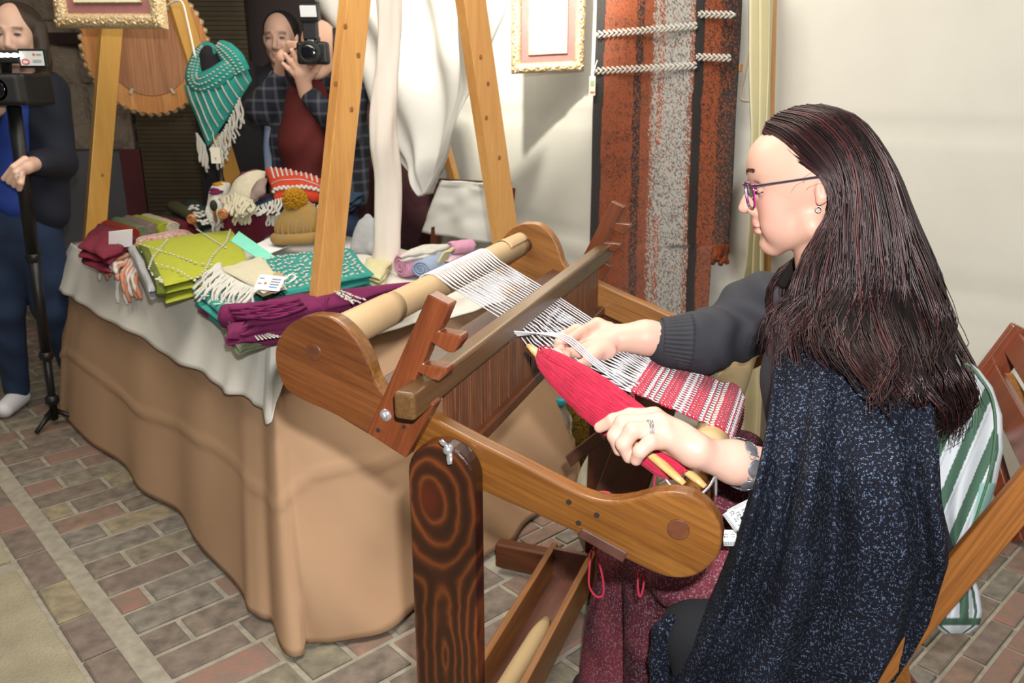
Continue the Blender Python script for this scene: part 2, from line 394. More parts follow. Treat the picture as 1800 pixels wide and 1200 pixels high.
# ---------------- canvas walls of the stall
M_canvas = mat('canvas', 'd3d1c8', 'c9c7bd', rough=.85, ns=3, bump=.25, bd=.0006, weave=160)
M_canvas_w = mat('canvas_cool', 'd8d7d2', 'cfcec9', rough=.85, ns=3, bump=.25, bd=.0006, weave=160)
M_canvas_y = mat('canvas_yellowish', 'd6cfae', 'cac39f', rough=.85, ns=3)
CW0 = np.array([1.6, 2.3, 0]); CN = norm(np.cross(E1, (0, 0, 1)))       # back sheet plane
def CW(px, py, off=0.): return PP(px, py, CW0 - off * E2, E2)
def sheetwall(s, z):
    # s along E1
    d = .025 * math.sin(s * 2.6 + .5) * (1 - .3 * z) + .02 * vn(s * 2.5, z * 1.2, 1) + .03 * vn(s * .9 + z * .7, z * 1.5, 2)
    d += .012 * math.exp(-((z - .78 - .03 * vn(s * 2, 0)) / .018) ** 2) - .010 * math.exp(-((z - .6 - .05 * s) / .012) ** 2) + .008 * math.exp(-((z - 1.27) / .01) ** 2)
    d += .02 * vn(s * 7, z * .5 + s, 5) * max(0, min(1, (s - .9))) 
    return CW0 + s * E1 + d * E2 + z * UZ
V, F = grid(lambda u, v: sheetwall(-1.6 + 4.55 * u, .02 + 3.0 * v), 150, 90)
mk('wall_right', V, F, M_canvas, None, solid=.002, kind='structure')
# ================================================================ LOOM
AMB = ['5e3014', '8a4f1e', 'a5672a', '7a4118']
armd = norm(LP(.572, 0, -.193) - P1)
W_arm = wood('wood_amber', ['54310f', '855627', '6b4219', '93652f'], armd, rough=.3)
W_red = wood('wood_reddish', ['4a2412', '753c20', '5e2e18'], norm(LP(.212, 0, .1) - LP(.116, 0, -.14)), rough=.32)
W_disc = wood('wood_warm_brown', ['3a1f10', '633619', '764625', '4f2b15'], armd, rough=.3)
W_bar = wood('wood_bar_dull', ['453119', '604526', '523a20'], WV, rough=.4)
W_darkw = wood('wood_dark_beam', ['2c150a', '4a2512', '3a1c0d'], WV, rough=.4)
W_darka = wood('wood_dark_foot', ['3c1d0f', '643418', '4a2511'], AV, rough=.35)
W_darkz = wood('wood_dark_post', ['2e150c', '562613', '3f1c0f'], (0, 0, 1), rough=.35)
W_light = wood('wood_far_board', ['7e4f27', '9d6a38', '8b5b2e'], armd, rough=.35)
W_reed = wood('wood_reed', ['4a2a1a', '70452c', '5a3422', '83583c'], (0, 0, 1), rough=.4, scale=30)
M_plug = mat('plug_dark_wood', '6b3f28', '4b2a1b', rough=.4, ns=40)
M_paper = mat('kraft_paper', 'b99d78', 'a98c66', rough=.75, ns=6, bump=.15, bs=60, bd=.0008)
M_tubewood = mat('pale_tube', 'c2a97f', 'b0956b', rough=.7, ns=10)
M_steel = mat('bright_steel', 'd0d0d4', rough=.28, metal=.75)
M_hole = mat('hole_dark', '20140e', rough=.9)
M_warp = mat('warp_white', 'd2d2d6', 'bfbfc5', rough=.9, ns=60, bump=.4, bs=900, bd=.0006)
M_red = mat('red_wool', 'c01c42', 'a01434', rough=.95, ns=40, bump=.7, bs=700, bd=.001, sheen=.1)
loom = thing('table_loom', (P1[0] + .2, P1[1] + .5, 0), 'brown wooden floor-standing loom with a half-woven red and white band', 'loom')
# ---- side boards: traced on the near plane, each with its real thickness
board_px = [(560, 555), (587, 560), (612, 580), (633, 607), (648, 640), (658, 668), (676, 692), (712, 712), (752, 731), (800, 757), (849, 783), (900, 808), (950, 834), (1005, 862), (1040, 876), (1075, 882), (1110, 878), (1150, 868), (1185, 866), (1217, 873), (1245, 892), (1263, 918), (1269, 947), (1262, 977), (1240, 1002), (1210, 1016), (1172, 1015), (1130, 998), (1075, 970), (1012, 937), (935, 902), (853, 866), (720, 794), (650, 757), (585, 722), (540, 702), (508, 682), (492, 650), (488, 618), (496, 590), (515, 567), (538, 556)]
board_sz = [toL(PP(x, y, P1, WV)) for x, y in board_px]
board_sz = catmull([(b[0], b[1] * 0, b[2]) for b in board_sz], 3, True)
TH = .03
def board(q0, q1, m):
    pts = [LP(b[0], q0, b[2]) for b in board_sz]; V, F = extrude(pts, (q1 - q0) * WV)
    return mk('side_board', V, F, m, loom, smooth=False, bevel=.005)
bn = board(0, TH, W_arm); bf = board(LW - TH * .2, LW + TH * .8, W_light)
# darker reddish disc half glued over back end of the near board
idx = [i for i in range(len(board_sz)) if board_sz[i][0] < .165]
ring = sorted(idx, key=lambda i: i)
pts2 = [LP(board_sz[i][0], -.002, board_sz[i][2]) for i in list(range(0, 8 * 3)) + list(range(32 * 3 + 1, len(board_sz)))]
pts2 = [p - .003 * WV for p in pts2]; V, F = extrude([p for p in pts2], .006 * WV); mk('end_cheek', V, F, W_disc, bn, smooth=False)
def disc(s, q0, q1, z, r, m, name, parent, n=28, **k):
    pts = [LP(s + r * math.cos(2 * math.pi * i / n), q0, z + r * math.sin(2 * math.pi * i / n)) for i in range(n)]
    V, F = extrude(pts, (q1 - q0) * WV); return mk(name, V, F, m, parent, smooth=False, bevel=k.pop('bevel', .0015), **k)
disc(0, -.007, .03, 0, .0135, M_plug, 'roller_plug', bn)
disc(.572, -.003, .03, -.193, .0155, M_plug, 'roller_plug', bn)
for px, py in ((1000, 882), (1049, 905), (1017, 919)):
    l = toL(PP(px, py, P1, WV)); disc(l[0], -.001, .01, l[2], .0042, M_hole, 'peg_hole', bn, 14, bevel=0)
for px, py in ((1046, 524), (1330, 622)):
    l = toL(WQ(px, py, LW - .01)); V, F = ball(LP(l[0], LW - .012, l[2]), (.008, .008, .008), lvl=2); mk('bolt', V, F, M_steel, bf)
# wedges let into the lower edge
for (x0, y0, x1, y1) in ((590, 722, 652, 757), (1018, 938, 1098, 982)):
    a_, b_ = toL(PP(x0, y0, P1, WV)), toL(PP(x1, y1, P1, WV)); dn = np.array([.35, 0, -1]) * 0
    d = (b_ - a_); nrm = norm(np.array([d[2], 0, -d[0]])); nrm = nrm if nrm[2] < 0 else -nrm
    q = [a_ - nrm * .012, b_ - nrm * .012, b_ + nrm * .006, a_ + nrm * .004]
    V, F = extrude([LP(p[0], -.003, p[2]) for p in q], (TH + .004) * WV); mk('wedge', V, F, mat('wedge_wood', '54342a', '3e251c', rough=.5, ns=30), bn, smooth=False, bevel=.002)
# ---- warp beam with brown paper
def lcyl(s, z, q0, q1, r, m, name, parent=loom, n=40, wob=0, **k):
    m_ = max(2, int((q1 - q0) / .03))
    return mk(name, *tube([LP(s, q0 + (q1 - q0) * i / m_, z) for i in range(m_ + 1)], [r * (1 + wob * vn(i * .7, 3)) for i in range(m_ + 1)], n), m, parent, **k)
lcyl(0, 0, TH, LW, .018, W_darkw, 'roller_core')
pr = lcyl(-.002, .008, .075, LW - .05, .0275, M_paper, 'paper_roll', wob=.03)
V, F = grid(lambda u, v: LP(-.002 + (.0285 + .003 * u) * math.cos(1.2 + 6.6 * u), .04 + .20 * v + .02 * u * (v - .5), .008 + (.0285 + .003 * u) * math.sin(1.2 + 6.6 * u)), 60, 8); mk('paper_wrap', V, F, M_paper, pr, solid=.0006)
for kk in range(5):
    V, F = grid(lambda u, v: LP(-.002 + (.021 + .0018 * kk) * math.cos(6.28 * u + kk), .062 - .004 * kk + .03 * v, .008 + (.021 + .0018 * kk) * math.sin(6.28 * u + kk)), 36, 3, True); mk('paper_layer', V, F, M_paper, pr, solid=.0005)
V, F = grid(lambda u, v: LP(-.002 + .029 * math.cos(.5 + 2.2 * u) + .004 * u * v, LW - .17 + .12 * v + .02 * u, .008 + .030 * math.sin(.5 + 2.2 * u) + .006 * max(0, .3 - u) * v), 20, 8); mk('paper_flap', V, F, M_paper, pr, solid=.0006)
# ---- cloth beam
fcs, fcz = .572, -.193
lcyl(fcs, fcz, TH, .27, .0165, W_arm, 'roller_core'); lcyl(fcs, fcz, LW - .2, LW, .018, W_darkw, 'roller_core')
lcyl(fcs, fcz, .265, LW - .06, .0315, M_tubewood, 'cloth_roll', wob=.01)
for q in (.062, .075):
    n = 16; pts = [LP(fcs + (.020 if i % 2 else .023) * math.cos(math.pi * i / n), q, fcz + (.020 if i % 2 else .023) * math.sin(math.pi * i / n)) for i in range(2 * n)]
    V, F = extrude(pts, .004 * WV); mk('ratchet_wheel', V, F, M_steel, loom, smooth=False)
V, F = tube(catmull([LP(.54, .06, -.150), LP(.56, .055, -.165), LP(.585, .06, -.170), LP(.60, .075, -.160), LP(.607, .09, -.150), LP(.610, .09, -.178)], 5), .0022, 6); mk('ratchet_pawl', V, F, M_steel, loom)
# ---- hook brackets (castles)
def bracket(q0, far=False, px=None):
    m = W_red
    if not far:
        pl = P1 + q0 * WV
        q = [toL(PP(x, y, pl, WV)) for x, y in px]
    else:
        q = px
    V, F = extrude([LP(p[0], q0, p[2]) for p in q], .026 * WV); return mk('hook_bracket', V, F, m, loom, smooth=False, bevel=.003)
bpx = [(752, 516), (790, 535), (779, 560), (765, 580), (764, 586), (812, 600), (808, 618), (795, 620), (760, 610), (748, 640), (738, 655), (785, 657), (780, 668), (768, 672), (728, 668), (700, 742), (750, 745), (712, 806), (645, 762), (660, 735)]
bpx = [(752, 516), (791, 536), (776, 572), (770, 583), (811, 590), (812, 600), (797, 621), (786, 619), (756, 602), (750, 622), (742, 640), (785, 647), (786, 657), (771, 671), (758, 668), (734, 655), (722, 688), (748, 700), (764, 712), (713, 806), (644, 761)]
qb = -.034
nb_sz = [toL(PP(x, y, P1 + qb * WV, WV)) for x, y in bpx]
br1 = bracket(qb, px=bpx)
fb = bracket(LW + .03, True, nb_sz)
for (px, py) in ((678, 729),):
    l = toL(PP(px, py, P1 + qb * WV, WV)); n = 24
    V, F = extrude([LP(l[0] + (.0095 if i % 2 else .008) * math.cos(math.pi * 2 * i / 48), qb - .0015, l[2] + (.0095 if i % 2 else .008) * math.sin(math.pi * 2 * i / 48)) for i in range(48)], .002 * WV); wz = mk('lock_washer', V, F, M_steel, br1, smooth=False)
    V, F = ball(LP(l[0], qb - .003, l[2]), (.0055, .0055, .0055), lvl=2); mk('bolt_head', V, F, M_steel, br1)
for (px, py) in ((666, 756), (711, 750)):
    l = toL(PP(px, py, P1 + qb * WV, WV)); disc(l[0], qb - .001, qb + .004, l[2], .0052, M_plug, 'countersink', br1, 18, bevel=0); disc(l[0] - .0005, qb - .002, qb + .004, l[2] + .0005, .0032, M_hole, 'peg_hole', br1, 14, bevel=0)
# ---- heddle: top bar, slats, bottom bar
sB = .197
V, F = beam(LP(sB, -.085, -.033), LP(sB, LW + .075, -.012), AV, .0165, .0205); hb = mk('heddle_bar', V, F, W_bar, loom, smooth=False, bevel=.006)
V, F = beam(LP(sB + .004, .02, -.178), LP(sB + .004, LW - .0, -.155), AV, .0145, .012); mk('heddle_foot_bar', V, F, W_darka, loom, smooth=False, bevel=.004)
ns = 118
sv = MB(); me0 = None
for i in range(ns):
    q = .045 + (LW - .075) * i / (ns - 1); zt = -.033 + .021 * q - .015; zb = -.178 + .023 * q + .01
    V, F = boxo(LP(sB + .002 + random.uniform(-.0012, .0012), q, (zt + zb) / 2), AV, WV, UZ, .0035, .0029 * random.uniform(.75, 1.1), (zt - zb) / 2)
    mk('heddle_slat', V, F, W_reed, hb, smooth=False)
# cross pieces between the boards
V, F = beam(LP(.11, .03, -.105), LP(.11, LW, -.105), AV, .012, .02); mk('cross_rail', V, F, W_darkw, loom, smooth=False, bevel=.003)
V, F = beam(LP(.10, .03, -.075), LP(.18, .03 + .0, -.11), WV, .001, .001)
V, F = boxo(LP(.125, LW / 2, -.07), norm(LP(.3, 0, -.1) - P1), WV, (0, 0, 1), .045, LW / 2 - .03, .005); mk('shed_board', V, F, W_darkw, loom, smooth=False, bevel=.002)
# ---- posts, feet, stretcher trough
pm, nt, bs = _nt('post_pine_stained'); bs.inputs['Roughness'].default_value = .3; bs.inputs['Coat Weight'].default_value = .3
ps = .2265
POSTX = LP(ps, -.036, 0) - np.array([P1[0] + .2, P1[1] + .5, 0])   # local to the loom
tc = N(nt, 'ShaderNodeTexCoord')
def nm(op, a, b_=None):
    n = N(nt, 'ShaderNodeMath', operation=op)
    for i, x in enumerate((a, b_)):
        if x is None: continue
        if isinstance(x, (int, float)): n.inputs[i].default_value = x
        else: nt.links.new(x, n.inputs[i])
    return n.outputs[0]
dv = N(nt, 'ShaderNodeVectorMath', operation='DOT_PRODUCT'); dv.inputs[1].default_value = AV.tolist(); nt.links.new(tc.outputs['Object'], dv.inputs[0])
X = nm('SUBTRACT', dv.outputs['Value'], float(POSTX @ AV))
sep = N(nt, 'ShaderNodeSeparateXYZ'); nt.links.new(tc.outputs['Object'], sep.inputs[0]); Z = sep.outputs['Z']
nz = N(nt, 'ShaderNodeTexNoise', Scale=5, Detail=4); nt.links.new(tc.outputs['Object'], nz.inputs['Vector'])
wob = nm('MULTIPLY', nm('SUBTRACT', nz.outputs['Fac'], .5), .075)
def knot(x0, z0, sx, sz):
    a_ = nm('MULTIPLY', nm('SUBTRACT', X, x0), sx); b_ = nm('MULTIPLY', nm('SUBTRACT', Z, z0), sz)
    return nm('SQRT', nm('ADD', nm('MULTIPLY', a_, a_), nm('MULTIPLY', b_, b_)))
kz1 = toL(PP(765, 880, P1 - .036 * WV, WV)); kz2 = toL(PP(795, 1160, P1 - .036 * WV, WV))
k1_ = knot(kz1[0] - ps - .01, kz1[2] + P1[2], 1.0, .6); k2_ = knot(.0, kz2[2] + P1[2], 1.35, .26)
k0_ = nm('ADD', nm('ABSOLUTE', nm('ADD', X, -.012)), nm('MULTIPLY', Z, .06))
ph = nm('SMOOTH_MIN', nm('ADD', k1_, 0.), nm('ADD', k2_, .035)); nt.nodes[-1].inputs[2].default_value = .03
ph2 = nm('SMOOTH_MIN', ph, nm('ADD', nm('MULTIPLY', k0_, 1.1), .045)); nt.nodes[-1].inputs[2].default_value = .03
sn = nm('SINE', nm('MULTIPLY', nm('ADD', ph2, wob), 330.))
grainc = ramp(nt, nm('MULTIPLY', nm('ADD', sn, 1.), .5), [(.0, '32190f'), (.5, '3c1f12'), (.85, '522914'), (1., '6a3618')])
kd = ramp(nt, nm('MULTIPLY', k1_, 40.), [(.35, 1.), (1., 0.)])
mx = N(nt, 'ShaderNodeMix', data_type='RGBA'); nt.links.new(kd, mx.inputs['Factor']); nt.links.new(grainc, mx.inputs['A']); mx.inputs['B'].default_value = s2l('4a1d0e')
big = N(nt, 'ShaderNodeMix', data_type='RGBA', blend_type='MULTIPLY'); big.inputs['Factor'].default_value = .7; nt.links.new(mx.outputs['Result'], big.inputs['A'])
nz2 = N(nt, 'ShaderNodeTexNoise', Scale=5, Detail=2); nt.links.new(tc.outputs['Object'], nz2.inputs['Vector']); nt.links.new(ramp(nt, nz2.outputs['Fac'], [(.35, .4), (.65, 1.)]), big.inputs['B'])
nt.links.new(big.outputs['Result'], bs.inputs['Base Color'])
def post(q0, q1, m, name='post'):
    r = .0545; zt = -.106
    pts = [LP(ps - r, q0, zt - r - .001)] + [LP(ps - r * math.cos(math.pi * i / 16), q0, zt - r + r * math.sin(math.pi * i / 16)) for i in range(17)][0:] + [LP(ps + r, q0, -P1[2] + .03), LP(ps - r, q0, -P1[2] + .03)]
    V, F = extrude(pts[1:], (q1 - q0) * WV); return mk(name, V, F, m, loom, smooth=False, bevel=.005)
p1 = post(-.036, -.001, pm); p2 = post(LW + .028, LW + .063, W_darkz)
wl = toL(PP(790, 788, P1 - .04 * WV, WV))
wn = MB(); c0 = LP(wl[0], -.044, wl[2]); wn.add(*tube([c0 + .008 * WV, c0 - .006 * WV], [.0075, .006], 14))
for sg in (-1, 1):
    d = norm(-.35 * AV + .93 * UZ) * sg; wn.add(*tube([c0 + d * .004, c0 + d * .012 - WV * .006, c0 + d * .019 - WV * .010], [.0045, .0055, .004], 8, flat=.4, up=WV))
wn.build('wing_nut', M_steel, p1)
for q in (-.018, LW + .045):
    V, F = boxo(LP(ps + .03, q, -P1[2] + .055), AV, WV, UZ, .36, .022, .04); mk('foot_beam', V, F, W_darka, loom, smooth=False, bevel=.008)
z0 = -P1[2]
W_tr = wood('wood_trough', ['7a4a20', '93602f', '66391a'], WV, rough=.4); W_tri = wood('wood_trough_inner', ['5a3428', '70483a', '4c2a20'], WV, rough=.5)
for s_ in (.082, .198):
    V, F = boxo(LP(s_, LW / 2 + .01, z0 + .085), AV, WV, UZ, .009, LW / 2 + .02, .05); mk('trough_side', V, F, W_tr, loom, smooth=False, bevel=.002)
V, F = boxo(LP(.14, LW / 2 + .01, z0 + .045), AV, WV, UZ, .05, LW / 2 + .02, .006); mk('trough_floor', V, F, W_tri, loom, smooth=False)
V, F = boxo(LP(.14, LW - .005, z0 + .095), AV, WV, UZ, .05, .007, .045); mk('trough_end', V, F, W_tri, loom, smooth=False)
d0, d1 = LP(.13, -.02, z0 + .085), LP(.155, .70, z0 + .085)
tb = [d0 + (d1 - d0) * t for t in np.linspace(0, 1, 20)]
rs = [.022] * 18 + [.019, .012]
tb_o = mk('spare_tube', *tube(tb, rs, 24), M_tubewood, None, label='pale round cardboard tube lying in the trough under the loom', cat='tube')
# diagonal plank and small bracket behind the cloth
def plank(px, q, th, m, name='plank'):
    pts = [WQ(x, y, q) for x, y in px]; V, F = extrude(pts, th * WV); return mk(name, V, F, m, loom, smooth=False, bevel=.003)
W_pl = wood('wood_plank', ['3e2114', '5b3524', '4a2a1c'], norm(WQ(1180, 733, .8) - WQ(1100, 870, .8)), rough=.5)
plank([(1040, 880), (1113, 690), (1188, 720), (1125, 900)], .80, .022, W_pl, 'treadle_board')
plank([(993, 803), (1052, 757), (1062, 775), (1003, 822)], .90, .02, W_pl, 'latch_arm')
plank([(1225, 905), (1245, 800), (1262, 800), (1250, 905)], .2, .02, W_darka, 'pawl_block')

# ---- warp threads and woven band
def sheet_z(s):   # warp plane height relative to P1, from back beam top to cloth beam top
    return .034 + (s / .572) * (-.162 - .034)
NT = 36
wt = MB(); wt2 = MB()
def qend(i): t = i / (NT - 1); return .303 + .19 * t     # at the fell
def qbeam(i): t = i / (NT - 1); return .405 + .275 * t
SF = .432
lift = {}
hp = None
for i in range(NT):
    q1_, q0_ = qend(i), qbeam(i); up = i % 2 == 0
    pts = []
    for a_ in np.linspace(2.6, 1.25, 7): pts.append(LP(-.002 + .0305 * math.cos(a_), q0_ + .0, .008 + .0305 * math.sin(a_)))
    sh = sB
    for s_ in np.linspace(.05, SF, 12):
        t = s_ / SF; q = q0_ + (q1_ - q0_) * t
        dz = 0
        if s_ < sh: dz = (s_ / sh) * (.006 if up else -.008)
        else: dz = (1 - (s_ - sh) / (SF - sh)) * (.006 if up else -.030)
        near = max(0, 1 - i / 20); dz -= .030 * near * math.exp(-((s_ - .32) / .075) ** 2)
        pts.append(LP(s_, q + .004 * vn(i * 1.7, s_ * 9), sheet_z(s_) + dz))
    wt.add(*tube(catmull(pts, 1), .00135, 5, cap=False))
wt.build('warp_threads', M_warp, loom, kind='stuff')
# four threads drawn aside over the fingers
lf = MB(); F0 = WQ(984, 592, .43) + .004 * UZ
for k in range(4):
    a0 = WQ(903 - k * 3, 582 + 3 * k, .30 + .006 * k); b0 = WQ(1112 + 4 * k, 690 - 5 * k, .305 + .008 * k)
    mid = WQ(984 + 2.2 * k, 594 - 2.2 * k, .350); mid2 = WQ(1045 + 2 * k, 642 - 2.6 * k, .335)
    lf.add(*tube(catmull([a0, mid, mid2, b0], 8), .0015, 6))
lf.build('lifted_threads', M_warp, loom, kind='stuff')
# woven band: wefts as undulating yarns in groups, warps showing between
wb = MB(); wb2 = MB()
def band(s, q, up=0.):
    """point on the band; past the beam top it wraps down round the cloth roll"""
    if s <= .572: return LP(s, q, sheet_z(s) + up)
    a_ = math.pi / 2 - (s - .572) / .034; r = .0335 + up
    return LP(fcs + r * math.cos(a_), q, fcz + r * math.sin(a_)) if a_ > -.2 else LP(fcs + r * math.cos(-.2), q, fcz + r * math.sin(-.2) - .034 * (-.2 - a_))
def qq(i, s): t = i / (NT - 1); g = min(1, (s - SF) / .15); return (.303 + .012 * g) + (.19 + .025 * g) * t
s_ = SF; j = 0; S1 = .665
pattern = 'RRRRRR..r..r..RRRRRRR..r..R.RRRRRR..r..r..RRRRRR..r...R...RRRRRRRRRR'
step = (S1 - SF) / len(pattern)
for j, ch in enumerate(pattern):
    s_ = SF + step * (j + .5)
    if ch == '.': continue
    pts = []; 
    for i in range(NT):
        o = .0024 if ((i + j) % 2 == 0) else -.0022
        pts.append(band(s_ + .0012 * vn(i * .5, j), qq(i, s_), o))
    e0 = band(s_ + step * .5, qq(0, s_) - .004, 0); e1 = band(s_ + step * .5, qq(NT - 1, s_) + .004, 0)
    wb.add(*tube([e0] + pts + [e1], .0022 if ch == 'R' else .0017, 5))
wb_o = wb.build('woven_band', M_red, loom, label='red and white woven band wound over the front roller')
for i in range(NT):
    pts = [band(SF + (S1 - SF) * t, qq(i, SF + (S1 - SF) * t), .0002 + .0012 * math.sin(t * 60 + i * math.pi)) for t in np.linspace(0, 1, 60)]
    wb2.add(*tube(pts, .0012, 4, cap=False))
wb2.build('band_warp', M_warp, wb_o, kind='stuff')
# loose yarn ends
def yarn(px, qs, name, label, r=.0016, par=None, cat='yarn'):
    P = catmull([WQ(x, y, q) for (x, y), q in zip(px, qs)], 8); V, F = tube(P, r, 6)
    return mk(name, V, F, M_red, par, label=label, cat=cat if par is None else None)
yarn([(1113, 690), (1115, 702), (1121, 716), (1124, 728)], [.31, .31, .30, .28], 'yarn_end', None, par=loom)
yarn([(1272, 742), (1274, 752), (1270, 768)], [.33, .33, .33], 'yarn_end', None, par=loom)
yarn([(1040, 967), (1036, 1000), (1036, 1030), (1048, 1048), (1060, 1045), (1060, 1020), (1052, 985), (1043, 962)], [.2] * 8, 'yarn_loop', 'closed loop of red yarn hanging under the near side of the loom', r=.0018)
yarn([(1124, 1002), (1121, 1025), (1124, 1048), (1129, 1040), (1132, 1020), (1131, 1000)], [.2] * 6, 'yarn_loop', 'narrow double strand of red yarn hanging in front of the plum skirt', r=.0018)
yarn([(1040, 876), (1050, 868), (1068, 868), (1080, 880), (1090, 900)], [.1] * 5, 'yarn_loop', 'red yarn strands bunched behind the top edge of the side board', r=.004)
yarn([(1153, 828), (1150, 850), (1151, 868)], [.12] * 3, 'yarn_end', 'short red yarn strand hanging straight down from the shuttle')
# ================================================================ TABLE WITH SKIRT AND CLOTH
T0 = np.array([-.66, 2.18, 0]); TLn, TWd, TZ = 1.80, .95, .75
def TB(u, v, z=0.): return T0 + u * E1 + v * E2 + z * UZ
M_skirt = mat('tan_cotton', 'b89678', 'ac8a6c', rough=.85, ns=2.5, bump=.2, bd=.0005, weave=170, spec=.25)
M_cloth = mat('white_tablecloth', 'd9d6cf', 'cfccc4', rough=.8, ns=3, bump=.2, bd=.0004, weave=200)
table = thing('market_table', TB(.9, .45), 'long table under a white cloth and tan floor-length skirt, heaped with knitted goods', 'table')
V, F = boxo(TB(TLn / 2, TWd / 2, TZ - .02), E1, E2, UZ, TLn / 2 - .01, TWd / 2 - .01, .015); mk('table_top', V, F, W_light, table, smooth=False)
for u in (.3, 1.5):
    for v in (.1, .85): V, F = boxo(TB(u, v, TZ / 2 - .02), E1, E2, UZ, .02, .02, TZ / 2 - .02); mk('leg', V, F, W_darka, table, smooth=False)
top_ = [(0, .95), (0, .75), (0, .5), (0, .22), (0, .06), (0, 0), (.07, 0), (.30, 0), (.62, 0), (1.1, 0), (1.55, 0), (1.78, 0), (1.8, .02), (1.8, .5), (1.8, .93), (1.78, .95), (.9, .95), (.03, .95)]
bot_ = [(-.22, 1.02), (-.29, .68), (-.35, .45), (-.415, .17), (-.40, -.08), (-.335, -.205), (-.13, -.19), (.10, -.165), (.62, -.14), (1.1, -.14), (1.6, -.155), (1.86, -.14), (1.93, -.08), (1.88, .5), (1.88, .95), (1.8, 1.0), (.9, 1.0), (-.1, 1.05)]
K = 14
tt, bb = catmull([(*p, 0) for p in top_], K, True), catmull([(*p, 0) for p in bot_], K, True)
nP = len(tt)
# drop the overshoot of the spline on the straight table edges
tt[:, 0] = np.clip(tt[:, 0], 0, 1.8); tt[:, 1] = np.clip(tt[:, 1], 0, .95)
def skirt(i, v):
    i = int(i) % nP; a_, b_ = tt[i], bb[i]; seg = i / K
    e = v ** .85
    p = a_ * (1 - e) + b_ * e
    out = norm(b_ - a_)
    w_ = 0
    if 0 <= seg < 4.6:   # end side: diagonal drag folds running to the corner
        w_ = .028 * math.sin(9 * (v * 1.1 + seg * .33)) * (v ** 1.3) + .007 * math.sin(21 * (v * .9 + seg * .42) + 2) * v * min(1, max(0, (4.7 - seg) / 1.5)) + .016 * vn(seg * 1.6, v * 5, 2) * v
    elif seg < 12:
        w_ = .020 * math.sin(seg * 5.2 + 1.5 * v) * v * (.5 + .5 * math.sin(seg * 1.7)) + .018 * vn(seg * 2.5, v * 1.5, 4) * v - .012 * math.exp(-((v - .32) / .02) ** 2) * .35
        w_ += -.035 * math.exp(-((seg - 6.0 + .5 * v) / .28) ** 2) * v + .02 * math.exp(-((seg - 6.6 + .4 * v) / .2) ** 2) * v
    w_ += .009 * math.exp(-((v - .42 - .02 * seg + .03 * math.sin(seg * 2)) / .014) ** 2)
    p = p + out * w_
    z = TZ - .012 - v * (TZ - .022)
    return TB(p[0], p[1], z)
V, F = grid(lambda u, v: skirt(round(u * nP), v), nP, 46, True)
mk('table_skirt', V, F, M_skirt, table, solid=.0025)
# white cloth: top plus hanging edge
def cl_ring(i):  # perimeter of the top
    return tt[int(i) % nP]
def hang(i, v):
    i = int(i) % nP; p = tt[i].copy(); seg = i / K; a_ = tt[i]; out = norm(bb[i] - a_)
    drop = float(np.interp(seg, [0, 3, 4.2, 4.9, 5.2, 5.8, 7, 9, 11, 13, 18], [.05, .05, .09, .20, .205, .175, .185, .19, .185, .185, .185])) + .004 * math.sin(seg * 5)
    d = .008 + .055 * v + (.026 * math.sin(seg * 9.5 + .6 * math.sin(seg * 3)) + .014 * math.sin(seg * 21)) * v ** 1.2
    uu, vv = p[0], p[1]; ox = (-1 if uu < .03 else (1 if uu > 1.77 else 0)); oy = (-1 if vv < .03 else (1 if vv > .92 else 0)); out = norm(np.array([ox, oy, 0]) + .02 * out)
    d = .008 + .045 * v + (.011 * math.sin(seg * 4.1 + .5) + .008 * math.sin(seg * 11) + .012 * vn(seg * 2.3, v * 2, 11)) * v ** 1.2
    vz = drop * v / TZ; S_ = skirt(i, vz); o3 = ox * E1 + oy * E2; o3 = o3 / np.linalg.norm(o3)
    return np.array([S_[0], S_[1], 0]) + o3 * (.004 + .012 * min(1, v * 4) + d * .55 * v) + (TZ + .005 - drop * v) * UZ
V1, F1 = grid(lambda u, v: hang(round(u * nP), v), nP, 16, True)
cm = MB(); cm.add(V1, F1); cm.add(*grid(lambda u, v: TB(TLn * u, TWd * v, TZ + .004 + .004 * vn(u * 9, v * 5)), 30, 16))
tcl = cm.build('tablecloth', M_cloth, None, solid=.002, label='white cotton cloth hanging in soft folds over the tan table skirt', cat='tablecloth')
# ---------------------------------------------------------------- folded goods
def wool(name, c, c2=None, ns=60, bump=.7, sc=210, rough=.95): return mat(name, c, c2 or c, rough=rough, ns=ns, bump=bump, bd=.0016, weave=sc, sheen=.06, spec=.2, contrast=.3)
def slab(mb, Q, z, t, seed=0, bul=0., n=(26, 18), rd=6, wob=.012, mi=0):
    Q = [np.array(q, float) for q in Q]
    def P(u, v, top):
        b_ = (1 - v) * ((1 - u) * Q[0] + u * Q[1]) + v * ((1 - u) * Q[3] + u * Q[2])
        eu, ev = abs(2 * u - 1), abs(2 * v - 1)
        h = max(0, (1 - eu ** rd)) ** .5 * max(0, (1 - ev ** rd)) ** .5
        zz = z + t / 2 + (t / 2) * h * (1 if top else -1) + bul * (1 - eu ** 2) * (1 - ev ** 2) * (1 if top else .3)
        b_ = b_ + wob * np.array([vn(u * 4, v * 4, seed), vn(u * 4, v * 4, seed + 9), 0]); zz += .4 * wob * vn(u * 5, v * 4, seed + 4)
        return np.array([b_[0], b_[1], zz])
    s_ = lambda x: .5 - .5 * math.cos(math.pi * x)
    for top in (1, 0):
        V, F = grid(lambda u, v: P(s_(u), s_(v), top), *n)
        if not top: F = [f[::-1] for f in F]
        mb.add(V, F, mi)
